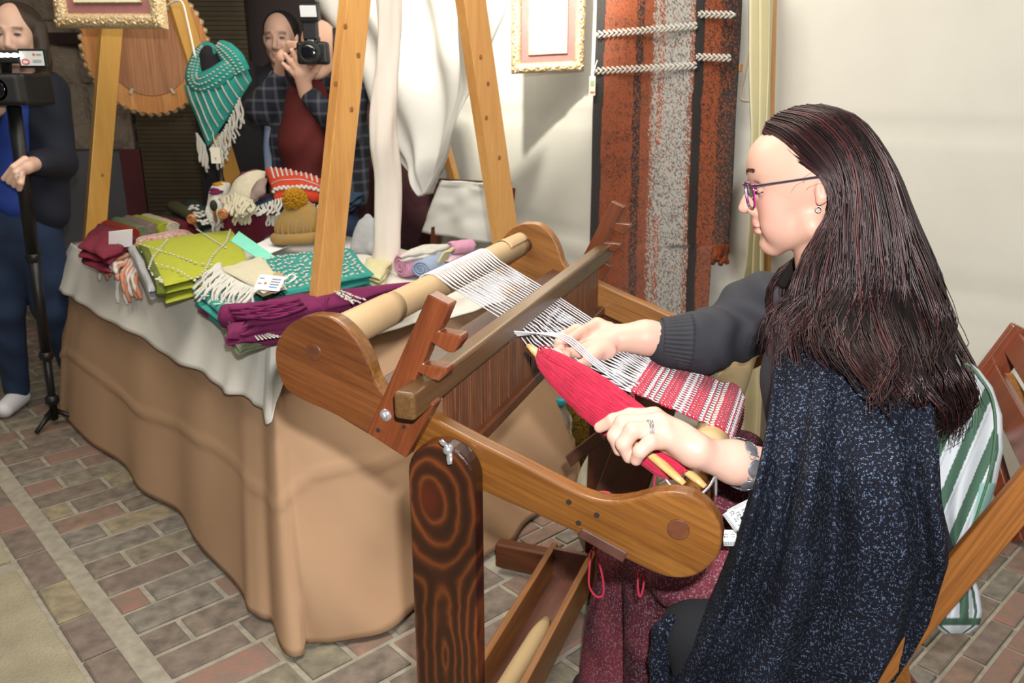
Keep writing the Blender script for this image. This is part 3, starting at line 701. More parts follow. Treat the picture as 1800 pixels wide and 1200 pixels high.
def folded(name, px, zt, th, layers, m, label=None, cat='cloth', group=None, bul=.006, seed=0, par=None, wob=.012, inset=.006, rd=7):
    Q = [PZ(x, y, zt) for x, y in px]
    Q = [q + max(0, -.15 - (q - T0) @ E1) * E1 for q in Q]; mb = MB(); c = sum(Q) / 4
    for L in range(layers):
        k = 1 + inset * random.uniform(-1.5, 1.) / .2 * .5
        QQ = [c + (q - c) * k for q in Q]
        slab(mb, QQ, zt - th + th * L / layers, th / layers * 1.12, seed * 7 + L, bul * (L + 1) / layers, wob=wob, rd=rd)
    return mb.build(name, m, par, label=label, cat=cat if par is None else None, group=group)
def rolled(name, a, b_, r, m, label=None, cat='cloth', par=None, flat=.8, group=None, seed=0):
    a, b_ = np.array(a, float), np.array(b_, float); n = 16
    P = [a + (b_ - a) * i / n for i in range(n + 1)]; R = [r * (1 + .1 * vn(i * .6, seed)) * (1 if 0 < i < n else .93) for i in range(n + 1)]
    mb = MB(); V, F = tube(P, R, 22, flat=flat); mb.add(V, F)
    d = norm(b_ - a); x = norm(np.cross(d, UZ)); 
    for e, sg in ((a, -1), (b_, 1)):  # spiral edge seen on the end of the roll
        sp = [e + d * sg * .002 + (x * math.cos(t) + UZ * flat * math.sin(t)) * r * .9 * (1 - t / 20) for t in np.linspace(0, 16, 60)]
        mb.add(*tube(sp, r * .07, 5))
    return mb.build(name, m, par, label=label, cat=cat if par is None else None, group=group)
def stitches(px, zt, n, r, m, par, name='stitching', el=(2.2, 1.1, .6), jit=0):
    """white blobs of wool along polylines; px = list of polylines"""
    mb = MB()
    for pl in px:
        P = [PZ(x, y, zt) for x, y in pl]; D = np.cumsum([0] + [np.linalg.norm(P[i + 1] - P[i]) for i in range(len(P) - 1)])
        k = n if isinstance(n, int) else max(2, int(D[-1] / n))
        for i in range(k):
            d = D[-1] * (i + .5) / k; j = min(max(np.searchsorted(D, d) - 1, 0), len(P) - 2); t = (d - D[j]) / (D[j + 1] - D[j]); p = P[j] + (P[j + 1] - P[j]) * t
            dd = norm(P[j + 1] - P[j]); sd = np.cross(UZ, dd)
            p = p + np.array([random.uniform(-1, 1) * jit, random.uniform(-1, 1) * jit, 0])
            mb.add(*ball(p, (r * el[0], r * el[1], r * el[2]), [dd, sd, UZ], 1))
    return mb.build(name, m, par, kind='stuff')
def fringe(bases, tips, n, r, m, par, name='fringe', droop=.0, curl=.006, zfloor=None):
    mb = MB(); B = np.array(bases, float); T = np.array(tips, float)
    def at(A, t): x = t * (len(A) - 1); i = min(int(x), len(A) - 2); return A[i] + (A[i + 1] - A[i]) * (x - i)
    for i in range(n):
        t = (i + .5) / n + random.uniform(-.3, .3) / n; t = min(max(t, 0), 1); a, b_ = at(B, t), at(T, t); pts = []
        ph = random.uniform(0, 6); L = random.uniform(.82, 1.05)
        for k in range(8):
            q = k / 7; p = a + (b_ - a) * q * L; p = p + np.array([math.sin(ph + q * 6), math.cos(ph + q * 5), 0]) * curl * q; p[2] += droop * 4 * q * (1 - q)
            if zfloor is not None: p[2] = max(p[2], zfloor + r)
            pts.append(p)
        mb.add(*tube(catmull(pts, 2), r, 5))
    return mb.build(name, m, par, kind='stuff')
W_WHITE = wool('wool_white', 'e6e4dc', 'd8d5ca'); W_CREAM = wool('wool_cream', 'e6dfc4', 'd6cdb0'); W_MAR = wool('wool_maroon', '8c1636', '6e0f2a'); W_RUST = wool('wool_rust', 'a63418', '8a2a14')
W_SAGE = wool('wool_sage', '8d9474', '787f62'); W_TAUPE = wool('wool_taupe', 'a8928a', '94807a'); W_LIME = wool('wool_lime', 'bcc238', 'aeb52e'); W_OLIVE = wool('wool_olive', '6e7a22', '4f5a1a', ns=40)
W_BURG = wool('wool_burgundy', '7d1028', '5e0b20'); W_DGRN = wool('wool_dark_green', '1e3b34', '16302a'); W_TEAL = wool('wool_teal', '3aa79c', '2a948b'); W_AQUA = mat('aqua_paper', '7cd2bd', '72c8b2', rough=.7)
W_PURP = wool('wool_purple', '851e5c', '6f174c'); W_OR = wool('wool_orange', 'e0492a', 'cc3c20'); W_NAVY = wool('wool_navy', '24466a', '1a3350'); W_MUST = wool('wool_mustard', 'd49a0e', 'b87f08', ns=90)
W_PINK = wool('wool_pink', 'eab0cc', 'df9cbf'); W_BLUE = wool('wool_pale_blue', 'aebfdc', '9bb0d2'); W_PYEL = wool('wool_pale_yellow', 'e8e2b4', 'dcd6a4'); W_PEACH = wool('wool_peach', 'dd9a80', 'd4866a'); W_GREY = wool('wool_pale_grey', 'c8cacc', 'b8babe')
M_card = mat('white_card', 'e9eaec', rough=.6); M_string = mat('white_string', 'e2dfd8', rough=.8)
def card(c, ax, ay, w, h, name, m=M_card, label=None, cat='tag', par=None, th=.0008, **k):
    ax, ay = norm(ax), norm(ay); n = np.cross(ax, ay)
    V, F = boxo(c, ax, ay, n, w / 2, h / 2, th); return mk(name, V, F, m, par, smooth=False, label=label, cat=cat if par is None else None, **k)
# maroon folded scarf, back left corner
folded('folded_scarf', [(136, 432), (190, 448), (240, 410), (172, 389)], .83, .075, 3, W_MAR, 'deep raspberry folded scarf at the left end of the table', 'scarf', bul=.01, seed=1, wob=.03)
o = card(PZ(212, 420, .85), E2, norm(UZ * .9 - E1 * .4), .085, .075, 'price_card', label='blank white card leaning on the deep raspberry folded scarf')
M_green = mat('green_card', '1d9a66', rough=.6)
V, F = tube(catmull([PZ(205, 430, .83), PZ(212, 421, .845), PZ(222, 418, .85)], 5), .004, 6, flat=.3); mk('green_label', V, F, M_green, None, label='small bright green strip between raspberry scarf and lime blanket', cat='label')
rolled('rolled_scarf', PZ(180, 394, .80), PZ(233, 411, .80), .034, W_RUST, 'rust red rolled scarf directly behind the raspberry one', 'scarf', seed=1)
for i, (a, b_, m, lb, r) in enumerate([((205, 391), (250, 409), W_SAGE, 'sage green rolled scarf, first of the row behind the lime blanket', .033), ((224, 388), (272, 403), W_TAUPE, 'mauve taupe rolled scarf lying between sage and lime rolls', .031), ((240, 388), (292, 403), W_LIME, 'lime green rolled scarf next to the cream roll', .034),
        ((257, 386), (306, 402), W_CREAM, 'cream rolled scarf showing its spiral end, beside the lime roll', .036), ((280, 389), (338, 402), W_BURG, 'burgundy rolled scarf at the right end of the roll row', .034)]):
    rolled('rolled_scarf', PZ(*a, .79), PZ(*b_, .79), r, m, lb, 'scarf', group='rolled scarves behind the lime blanket', seed=i + 3, flat=.9)
rolled('rolled_scarf', PZ(296, 380, .79), PZ(350, 399, .79), .034, wool('wool_grey_green', '4a5548', '3c473b'), 'dark grey-green rolled scarf under the dotted green roll', 'scarf', seed=8)
rolled('rolled_scarf', PZ(305, 362, .85), PZ(350, 384, .84), .034, wool('wool_moss', '55552f', '3f4024'), 'moss brown rolled scarf on top of the grey-green one', 'scarf', seed=9)
o = rolled('rolled_scarf', PZ(338, 362, .86), PZ(362, 392, .82), .045, W_DGRN, 'dark green rolled scarf with white flecks', 'scarf', seed=10)
mb = MB()
for i in range(26):
    t = random.random(); p = PZ(340 + 22 * t + random.uniform(-10, 10), 352 + 36 * t + random.uniform(-4, 4), .90 - .02 * t); mb.add(*ball(p + np.array([0, -.015, -.01]), (.010, .006, .006), None, 1))
mb.build('white_fleck', W_WHITE, o, kind='stuff')
# honey dippers / shawl pins standing between the rolls
W_pin = wood('wood_pin', ['b0703c', '93552a'], UZ, rough=.4)
for i, (h, s_, zh, lb, hd) in enumerate([((337, 385), (350, 405), .90, 'pale wooden shawl pin with a ringed round head, leaning left of the dotted scarf', 0), ((376, 366), (381, 402), .96, 'wooden shawl pin with a black feathered tip', 1), ((392, 376), (387, 402), .93, 'short wooden shawl pin with a flat disc head under the cream fringe', 0)]):
    hp_ = PZ(*h, zh); sp = PZ(*s_, .79); t = thing('shawl_pin', sp, lb, 'pin')
    mk('stick', *tube([hp_, (hp_ + sp) / 2, sp], [.006, .007, .005], 8), W_pin, t)
    if hd: mk('tip', *ball(hp_ + .01 * UZ, (.014, .014, .022), None, 2), mat('black_tip', '15110f', rough=.8), t)
    else:
        mk('head', *ball(hp_, (.021, .012, .021), None, 2), W_pin, t); mk('ring', *tube([hp_ + np.array([.013 * math.cos(a_), -.011, .013 * math.sin(a_)]) for a_ in np.linspace(0, 6.28, 18)], .0028, 6), W_pin, t)
# maroon draped stand with the heap on top
def Bx(u, v, z): return TB(1.24 + u, .57 + v, z)
M_mdr = mat('maroon_drape', '6e1630', '5c1027', rough=.85, ns=4)
def drape(i, v):
    a_ = 2 * math.pi * i; c, s_ = math.cos(a_), math.sin(a_); p = 6; r = (abs(c) ** p + abs(s_) ** p) ** (-1 / p)
    k = 1 + .16 * v + .05 * v * math.sin(9 * a_); return Bx(.16 + .20 * r * c * k, .17 + .17 * r * s_ * k, TZ + .008 + .155 * (1 - v))
mb = MB(); mb.add(*grid(drape, 90, 10, True)); mb.add(*grid(lambda u, v: Bx(.16 + .38 * (u - .5), .17 + .32 * (v - .5), TZ + .165), 4, 4)); mb.build('draped_stand', M_mdr, None, solid=.003, label='low display stand draped in maroon cloth under the heap of shawls', cat='stand')
zs = TZ + .17
def fold2(name, C, ax, ay, lx, ly, z, th, layers, m, label, cat='shawl', seed=0, bul=.01, wob=.02, **k):
    C = np.array(C); ax, ay = norm(ax), norm(ay); mb = MB()
    for L in range(layers):
        kx = 1 + random.uniform(-.03, .03); Q = [C + sx * lx / 2 * kx * ax + sy * ly / 2 * kx * ay for sx, sy in ((-1, -1), (1, -1), (1, 1), (-1, 1))]
        slab(mb, Q, z + th * L / layers, th / layers * 1.12, seed * 5 + L, bul * (L + 1) / layers, wob=wob, **k)
    return mb.build(name, m, None, label=label, cat=cat)
o = fold2('folded_shawl', PY(545, 350, 3.52) * [1, 1, 0], (1, .1, 0), (0, 1, 0), .40, .30, zs - .02, .05, 3, W_NAVY, 'navy blue folded shawl with white fringe under the orange one', seed=3)
fringe([PY(445, 365, 3.36), PY(500, 345, 3.36), PY(565, 362, 3.36)], [PY(445, 378, 3.33), PY(500, 378, 3.33), PY(570, 385, 3.33)], 26, .005, W_WHITE, o, curl=.012)
fringe([PY(470, 378, 3.36), PY(500, 380, 3.36)], [PY(468, 398, 3.36), PY(500, 404, 3.36)], 9, .0045, W_WHITE, o, curl=.004)
# orange shawl: a soft folded square rising to the back
def patch(name, px, Ys, m, label=None, cat='shawl', par=None, n=(40, 30), th=.03, bul=.03, seed=0, wob=.01):
    Q = [PY(x, y, Y) for (x, y), Y in zip(px, Ys)]; nn_ = norm(np.cross(Q[1] - Q[0], Q[3] - Q[0])); nn_ = nn_ if nn_[1] < 0 else -nn_
    mb = MB()
    def P(u, v, top):
        b_ = (1 - v) * ((1 - u) * Q[0] + u * Q[1]) + v * ((1 - u) * Q[3] + u * Q[2]); eu, ev = abs(2 * u - 1), abs(2 * v - 1)
        h = max(0, 1 - eu ** 7) ** .5 * max(0, 1 - ev ** 7) ** .5
        return b_ + nn_ * (th / 2 * h * (1 if top else -1) + bul * (1 - eu ** 2) * (1 - ev ** 2) + wob * vn(u * 5, v * 4, seed))
    s_ = lambda x: .5 - .5 * math.cos(math.pi * x)
    for top in (1, 0):
        V, F = grid(lambda u, v: P(s_(u), s_(v), top), *n); mb.add(V, F if top else [f[::-1] for f in F])
    o = mb.build(name, m, par, label=label, cat=cat if par is None else None); return o, (lambda u, v, e=0: P(u, v, 1) + nn_ * e), nn_
def spots(pts, r, m, par, name='stitching', ax=None, el=(1.8, 1, .6)):
    mb = MB()
    for p in pts: mb.add(*ball(p, (r * el[0], r * el[1], r * el[2]), ax, 1))
    return mb.build(name, m, par, kind='stuff')
o, fo, no = patch('folded_shawl', [(483, 352), (575, 352), (568, 318), (466, 298)], [3.36, 3.34, 3.56, 3.56], W_OR, 'bright orange folded shawl with rows of white stitches on top of the heap', th=.05, bul=.035)
oy = norm(fo(.5, .6) - fo(.5, .5)); ox = np.cross(no, oy)
spots([fo(.12 + .78 * i / 9, .52 + .42 * j / 9, .002) for i in range(10) for j in range(10)], .0048, W_WHITE, o, ax=[oy, ox, no])
spots([fo(.05 + .9 * i / 40, .36, .002) for i in range(41)], .003, W_WHITE, o, ax=[ox, oy, no]); spots([fo(.03 + .94 * i / 22, .14 + .03 * (i % 2), .004) for i in range(23)], .009, W_WHITE, o, ax=[oy, ox, no], el=(1.6, 1, .8))
# cream shawl with long fringe, taupe and purple layers, mustard spot
o2, fc, nc = patch('fringed_shawl', [(392, 372), (450, 365), (466, 300), (420, 325)], [3.40, 3.36, 3.50, 3.55], W_CREAM, 'cream wool shawl with a thick long fringe, left side of the heap', th=.05, bul=.04, seed=3)
fringe([PY(385, 350, 3.40), PY(412, 340, 3.36), PY(445, 352, 3.34)], [PY(405, 372, 3.30), PY(420, 382, 3.28), PY(440, 375, 3.28)], 26, .007, W_CREAM, o2, curl=.016, droop=.01)
fringe([PY(408, 368, 3.33), PY(442, 368, 3.33)], [PY(412, 394, 3.33), PY(440, 396, 3.33)], 11, .0055, W_CREAM, o2, curl=.008)
patch('folded_shawl', [(440, 352), (465, 340), (468, 312), (448, 330)], [3.33, 3.33, 3.42, 3.44], W_TAUPE, 'pinkish taupe shawl end lying between the cream fringe and orange shawl', th=.03, bul=.012, seed=4)
patch('folded_shawl', [(406, 330), (452, 318), (455, 300), (425, 312)], [3.62, 3.62, 3.68, 3.68], W_PURP, 'magenta shawl peeping out at the back of the heap', th=.04, bul=.01, seed=5)
o3, fw, nw = patch('fringed_shawl', [(364, 372), (392, 376), (405, 322), (372, 336)], [3.46, 3.44, 3.56, 3.58], W_WHITE, 'off-white shawl with plum and mustard spots at the far left of the heap', th=.05, bul=.03, seed=6)
spots([fw(.55, .8), fw(.7, .88), fw(.62, .74)], .014, W_MUST, o3, 'mustard_patch'); spots([fw(.6, .35), fw(.75, .45), fw(.5, .5)], .014, W_PURP, o3, 'plum_patch')
fringe([fw(.05, .1), fw(.5, .05), fw(.95, .1)], [fw(.05, -.35), fw(.5, -.4), fw(.95, -.35)], 14, .0055, W_WHITE, o3, curl=.012)
# bobble hat
W_HAT = wool('wool_heather_mustard', '94856c', 'b98a22', ns=70, sc=150)
hat = thing('bobble_hat', PZ(530, 426, TZ + .06), 'heather grey and mustard knitted hat with a big yellow pompom', 'hat')
hb_ = PZ(528, 426, TZ + .065); s = SDF(hb_ + [-.16, -.12, -.02], hb_ + [.16, .14, .24], .004)
hx = np.array([1, 0, 0])
s.ell(hb_ + [0, .01, .055], (.095, .06, .062), k=.03).ell(hb_ + [.01, .01, .105], (.07, .045, .05), k=.04).ell(hb_ + [.0, .01, .15], (.025, .02, .03), k=.05).cone(hb_ + [-.085, .005, .018], hb_ + [.09, .005, .03], .022, .022, k=.01)
V, F = s.mesh(); mk('crown', V, F, W_HAT, hat)
for i in range(20):
    a_ = 2 * math.pi * i / 20; V, F = tube(catmull([hb_ + [.092 * math.cos(a_), .01 + .062 * math.sin(a_), .03], hb_ + [.090 * math.cos(a_), .01 + .058 * math.sin(a_), .075], hb_ + [.01 + .055 * math.cos(a_), .01 + .034 * math.sin(a_), .13], hb_ + [.012 * math.cos(a_), .01 + .01 * math.sin(a_), .172]], 4), .007, 5); mk('rib', V, F, W_HAT, hat)
V, F = tube([hb_ + [.100 * math.cos(t) , .008 + .064 * math.sin(t), .022 + .006 * math.cos(t)] for t in np.linspace(0, 6.283, 40)], .018, 8, flat=1.2); mk('brim', V, F, W_HAT, hat)
pc = PY(519, 352, hb_[1]); r = RNG.randn(900, 3); r /= np.linalg.norm(r, axis=1)[:, None]; mb = MB()
for d in r: mb.add(*tube([pc, pc + d * .047 * random.uniform(.85, 1.1)], [.002, .0038], 4))
mb.build('pompom', W_MUST, hat)
# lime blanket with white diamond stitching
bl = folded('folded_blanket', [(286, 497), (440, 458), (407, 400), (238, 424)], .845, .075, 3, W_LIME, 'lime green folded blanket with white diamond stitching', 'blanket', seed=5, bul=.008, wob=.012)
stitches([[(243, 428), (300, 446), (345, 462), (378, 466)], [(295, 420), (268, 452), (262, 470)], [(270, 462), (312, 474), (345, 495)], [(345, 402), (375, 422), (398, 436)], [(405, 402), (398, 424), (372, 452), (360, 475), (340, 494)]], .858, .034, .0055, W_WHITE, bl, el=(1.6, .9, .5))
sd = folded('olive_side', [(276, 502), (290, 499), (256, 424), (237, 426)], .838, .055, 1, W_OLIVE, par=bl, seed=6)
stitches([[(250, 440), (262, 455)], [(262, 470), (280, 492)], [(277, 485), (284, 496)]], .842, .009, .004, W_WHITE, bl, jit=.006)
folded('folded_scarf', [(262, 507), (276, 503), (238, 424), (224, 431)], .815, .05, 2, W_GREY, 'off-white folded scarf edge along the left side of the lime blanket', 'scarf', seed=7)
folded('folded_blanket', [(240, 423), (340, 409), (330, 402), (240, 416)], .84, .05, 2, wool('wool_white_red', 'e3dcd0', 'b04a40', ns=70), 'white and red flecked blanket edge behind the lime blanket', 'blanket', seed=8)
ps_ = thing('tassel_scarf', PZ(222, 447, .76), 'peach and white scarf with twisted tassels hanging over the table front', 'scarf')
mb = MB(); mb2 = MB()
for i in range(16):
    x0 = 205 + 42 * (i / 15) + random.uniform(-3, 3); x1 = 180 + 60 * (i / 15) + random.uniform(-6, 6); yl = (478 if i < 8 else 520) + random.uniform(-8, 18)
    y0 = 446 + i * 1.2
    a = PZ(x0 + 8, y0 - 4, .785); m_ = PZ(x0, y0 + 8, .775); e_ = TB(0, -.085); b_ = PP(x1 + (10 if i > 8 else 0), yl, TB(0, -.075), E2)
    P = catmull([a, m_, (m_ + b_) / 2 + np.array([-.01, -.02, .015]), b_], 6); (mb if i % 2 else mb2).add(*tube(P, [.0075 * (1 + .3 * math.sin(k * 1.7)) for k in range(len(P))], 6))
mb.build('tassel', W_PEACH, ps_); mb2.build('tassel', W_WHITE, ps_)
V, F = tube(catmull([PZ(182, 468, .76), PZ(205, 458, .785), PZ(235, 448, .79), PZ(250, 470, .785)], 6), .014, 8, flat=.6); mk('folded_end', V, F, wool('wool_brown_peach', '9a6a4a', 'd8a890', ns=60), ps_)
# aqua gift paper and white sheets
V, F = extrude([PZ(405, 424, .85), PZ(420, 407, .865), PZ(484, 452, .835), PZ(474, 468, .83)], (0, 0, .002)); mk('aqua_card', V, F, W_AQUA, None, smooth=False, label='plain aqua green paper strip across the lime and teal blankets', cat='paper')
V, F = extrude([PZ(438, 436, .80), PZ(488, 412, .80), PZ(520, 428, .80), PZ(470, 448, .80)], (0, 0, .003)); mk('paper_sheet', V, F, M_card, None, smooth=False, label='white paper sheet behind the teal blanket, left of the bobble hat', cat='paper')
folded('folded_scarf', [(455, 430), (500, 418), (500, 402), (478, 405)], .79, .03, 2, W_GREY, 'light grey folded scarf between maroon stand and bobble hat', 'scarf', seed=18)
# teal blanket
tb_ = folded('folded_blanket', [(505, 512), (655, 478), (615, 432), (440, 452)], .835, .07, 3, W_TEAL, 'teal folded blanket with rows of white stitches, behind the purple shawl', 'blanket', seed=9, bul=.006)
lines = []
def bil(u, v, C=((505, 512), (655, 478), (615, 432), (440, 452))): 
    a = np.array(C, float); return tuple((1 - v) * ((1 - u) * a[0] + u * a[1]) + v * ((1 - u) * a[3] + u * a[2]))
for j in range(9):
    lines.append([bil(.05 + .9 * t, .08 + .85 * j / 8 + .03 * math.sin(t * 40)) for t in np.linspace(0, 1, 30)])
stitches(lines, .845, .021, .0046, W_WHITE, tb_, jit=.005, el=(1.3, 1.2, .7))
tl = folded('folded_blanket', [(400, 560), (470, 540), (440, 500), (340, 510)], .805, .05, 3, W_TEAL, 'teal crumpled blanket end with fringe at the table front edge', 'blanket', seed=10, wob=.03)
stitches([[(350, 520), (430, 520)], [(370, 535), (440, 530)]], .815, .014, .004, W_WHITE, tl, jit=.006)
folded('folded_scarf', [(372, 552), (400, 548), (390, 538), (345, 540)], .775, .02, 1, W_PURP, 'magenta scarf corner under the teal blanket end', 'scarf', seed=20)
cr = folded('fringed_shawl', [(462, 512), (505, 500), (458, 448), (388, 470)], .855, .022, 2, W_CREAM, 'ivory wool shawl with long fringe across teal blanket and tags', 'shawl', seed=11)
bl_ = [PZ(x, y, .855) for x, y in ((388, 462), (392, 478), (420, 495), (455, 510))]; tp_ = [PZ(x, y, z) for x, y, z in ((342, 508, .80), (360, 528, .80), (388, 556, .78), (430, 566, .78))]
fringe(bl_, tp_, 44, .0038, W_WHITE, cr, curl=.014, droop=.014)
# price tags with print
M_blueprint = mat('tag_print_blue', '5a8fc4', rough=.6); M_orp = mat('tag_print_orange', 'd06a2c', rough=.6); M_print = mat('tag_print_grey', '7a8290', rough=.7)
tg = thing('price_tag', PZ(474, 498, .87), 'white folded price tag with blue print on the ivory shawl', 'tag')
tx, ty = norm(PZ(500, 502, .87) - PZ(448, 497, .87)), UZ * .75 + E2 * .5; c_ = PZ(474, 497, .875)
card(c_, tx, ty, .085, .045, 'card', par=tg); nn_ = np.cross(norm(tx), norm(ty)); nn_ = nn_ if nn_[1] < 0 else -nn_
for k, (dx, dy, w, m) in enumerate([(-.03, .012, .016, M_blueprint), (-.012, -.002, .008, M_orp), (.018, .012, .03, M_print), (.018, .004, .03, M_print), (.018, -.004, .03, M_print), (.018, -.012, .026, M_blueprint), (-.03, -.004, .012, M_print)]):
    card(c_ + dx * norm(tx) + dy * norm(ty) + nn_ * .0015, tx, ty, w, .003 if k != 1 else .006, 'print', m, par=tg, th=.0003)
V, F = tube(catmull([PZ(500, 492, .89), PZ(512, 482, .90), PZ(520, 488, .89), PZ(508, 496, .885)], 6), .0022, 6); mk('tag_cord', V, F, M_string, tg)
card(PZ(487, 487, .878), tx, ty, .035, .025, 'kraft_tag', M_paper, 'small kraft paper tag behind the white price tag')
# purple shawl with openwork, sage scarf below
pu = folded('folded_shawl', [(432, 578), (560, 590), (745, 492), (470, 520)], .835, .055, 3, W_PURP, 'large purple folded shawl with a white lace stripe, nearest the loom', 'shawl', seed=12, bul=.01, wob=.02)
def pq(u, v): return bil(u, v, ((432, 578), (560, 590), (745, 492), (470, 520)))
stitches([[(585, 508), (600, 511), (620, 520), (645, 527)], [(585, 512), (605, 517), (618, 527), (636, 532)], [(590, 515), (606, 523), (622, 533)]], .852, .010, .0040, W_WHITE, pu, jit=.004, el=(1.1, 1, .7))
rl = rolled('rolled_edge', PZ(392, 556, .80), PZ(575, 540, .82), .042, W_PURP, par=pu, flat=.75, seed=4)
mb = MB()
for i in range(16):
    q = i / 15; mb.add(*tube([PZ(402 + 120 * t + 3 * math.sin(t * 8) + 14 * q, 541 - 16 * t + 17 * q + 6 * math.sin(3.14 * t) * (.4 + q) + 1.5 * math.sin(t * 9 + i), .862 - .022 * q + .004 * (i % 2)) for t in np.linspace(0, 1, 14)], .0042, 5))
mb.build('pleat', W_PURP, pu, kind='stuff')
fl_ = folded('shawl_flap', [(395, 592), (540, 612), (545, 560), (400, 555)], .79, .03, 2, W_PURP, par=pu, seed=13)
stitches([[(435 + 6 * k, 574 + 2 * k), (455 + 7 * k, 598 - 1 * k)] for k in range(7)], .797, .011, .0028, W_WHITE, pu, 'lace_dots')
folded('folded_scarf', [(420, 615), (470, 600), (440, 560), (385, 570)], .77, .018, 2, W_SAGE, 'grey-green knitted scarf corner hanging out under the purple shawl', 'scarf', seed=14)
# baby knits near the far end
bc = PZ(650, 447, TZ); s = SDF(bc + [-.13, -.1, -.01], bc + [.14, .14, .2], .005)
s.ell(bc + [0, 0, .06], (.06, .04, .075), k=.02).cone(bc + [-.005, 0, .1], bc + [.0, 0, .15], .022, .014, k=.03).cone(bc + [.02, 0, .12], bc + [.05, 0, .1], .02, .02, k=.02).cone(bc + [-.05, -.01, .03], bc + [-.02, 0, .12], .025, .02, k=.02).ell(bc + [.06, -.03, .025], (.06, .05, .03), k=.02)
V, F = s.mesh(); mk('baby_cardigan', V, F, W_GREY, None, label='pale grey knitted baby cardigan standing behind the teal blanket', cat='baby clothing')
folded('baby_blanket', [(640, 480), (670, 488), (690, 455), (645, 452)], .80, .04, 3, W_PYEL, 'pale yellow folded baby knit between grey cardigan and twisted curtain', 'baby clothing', seed=21)
rolled('baby_bonnet', PZ(704, 467, .80), PZ(740, 462, .80), .052, W_PINK, 'pink rolled baby knit beside the twisted curtain', 'baby clothing', seed=14)
rolled('baby_sock', PZ(740, 473, .80), PZ(785, 455, .80), .038, W_BLUE, 'pale blue rolled baby knit next to the pink one', 'baby clothing', seed=15)
o = folded('baby_bib', [(702, 452), (790, 458), (830, 437), (740, 434)], .815, .035, 3, wool('wool_white_pink', 'ece3e6', 'e6b6cf', ns=18), 'white and pink folded baby knits behind the pale blue roll', 'baby clothing', seed=16)
rolled('baby_bonnet', PZ(792, 436, .84), PZ(828, 431, .84), .030, W_PINK, 'small pink knit with white stripes at the far table end', 'baby clothing', seed=17)
folded('baby_shawl', [(700, 448), (760, 440), (800, 428), (740, 430)], .85, .03, 2, W_WHITE, 'white folded baby shawl lying at the back of the baby knits', 'baby clothing', seed=18)
mb = MB()
for i in range(22):
    t = i / 21; a = PZ(800 - 8 * t, 436 + 6 * t, .875); b_ = PZ(772 - 2 * t + 14 * (1 - t), 462 - 6 * (1 - t), .84); mb.add(*tube(catmull([a, (a + b_) / 2 + UZ * .015, b_], 4), .004, 5))
mb.build('yarn_hank', W_PYEL, None, label='pale yellow yarn hank draped over the baby knits', cat='yarn')
# ================================================================ TRESTLES, CURTAINS, HANGINGS
W_pole = wood('wood_pine_pole', ['b98045', 'cf9a58', 'c08a4a'], UZ, rough=.35, dark='a06a34', streak=.25)
W_pole2 = wood('wood_pine_pole_far', ['b98a3e', 'c9994a', 'bd8e42'], UZ, rough=.35, dark='a5732f', streak=.2)
M_knot = mat('knot', '7e4c20', '9a6530', rough=.5, ns=80)
def pole(px, u, w, m, tr, knots=(), down=True, up=2.9, name='leg'):
    a, b_ = [PP(x, y, TB(u, 0), E1) for x, y in px]; d = norm(b_ - a)
    top = a + d * ((up - a[2]) / d[2]); bot = a + d * ((.0 - a[2]) / d[2]) if down else b_
    V, F = beam(top, bot, E2, w / 2, .022); o = mk(name, V, F, m, tr, smooth=False, bevel=.003)
    for (kx, ky) in knots:
        nface = -E1 if (-E1) @ (CAM - a) > 0 else E1
        c = PP(kx, ky, TB(u, 0) + nface * .0225, E1); mk('knot', *ball(c, (.0065, .0006, .008), [E2, E1, UZ], 2), M_knot, o)
    return o
tr1 = thing('trestle_frame', TB(-.06, .4), 'near pine A-frame of the stall, its two legs straddling the table end', 'frame')
pole([(624, 0), (567, 550)], -.05, .072, W_pole, tr1, knots=[(607, 46), (618, 192), (590, 147), (630, 97)])
pole([(827, 0), (885, 395)], -.05, .085, W_pole, tr1, knots=[(845, 100), (858, 147), (855, 207), (878, 277)])
tr2 = thing('trestle_frame', TB(1.86, .4), 'far pine A-frame at the left end of the table', 'frame')
pole([(195, 50), (168, 385)], 1.9, .085, W_pole2, tr2, knots=[(180, 308)])
pole([(310, 0), (344, 110)], 1.9, .085, W_pole2, tr2)
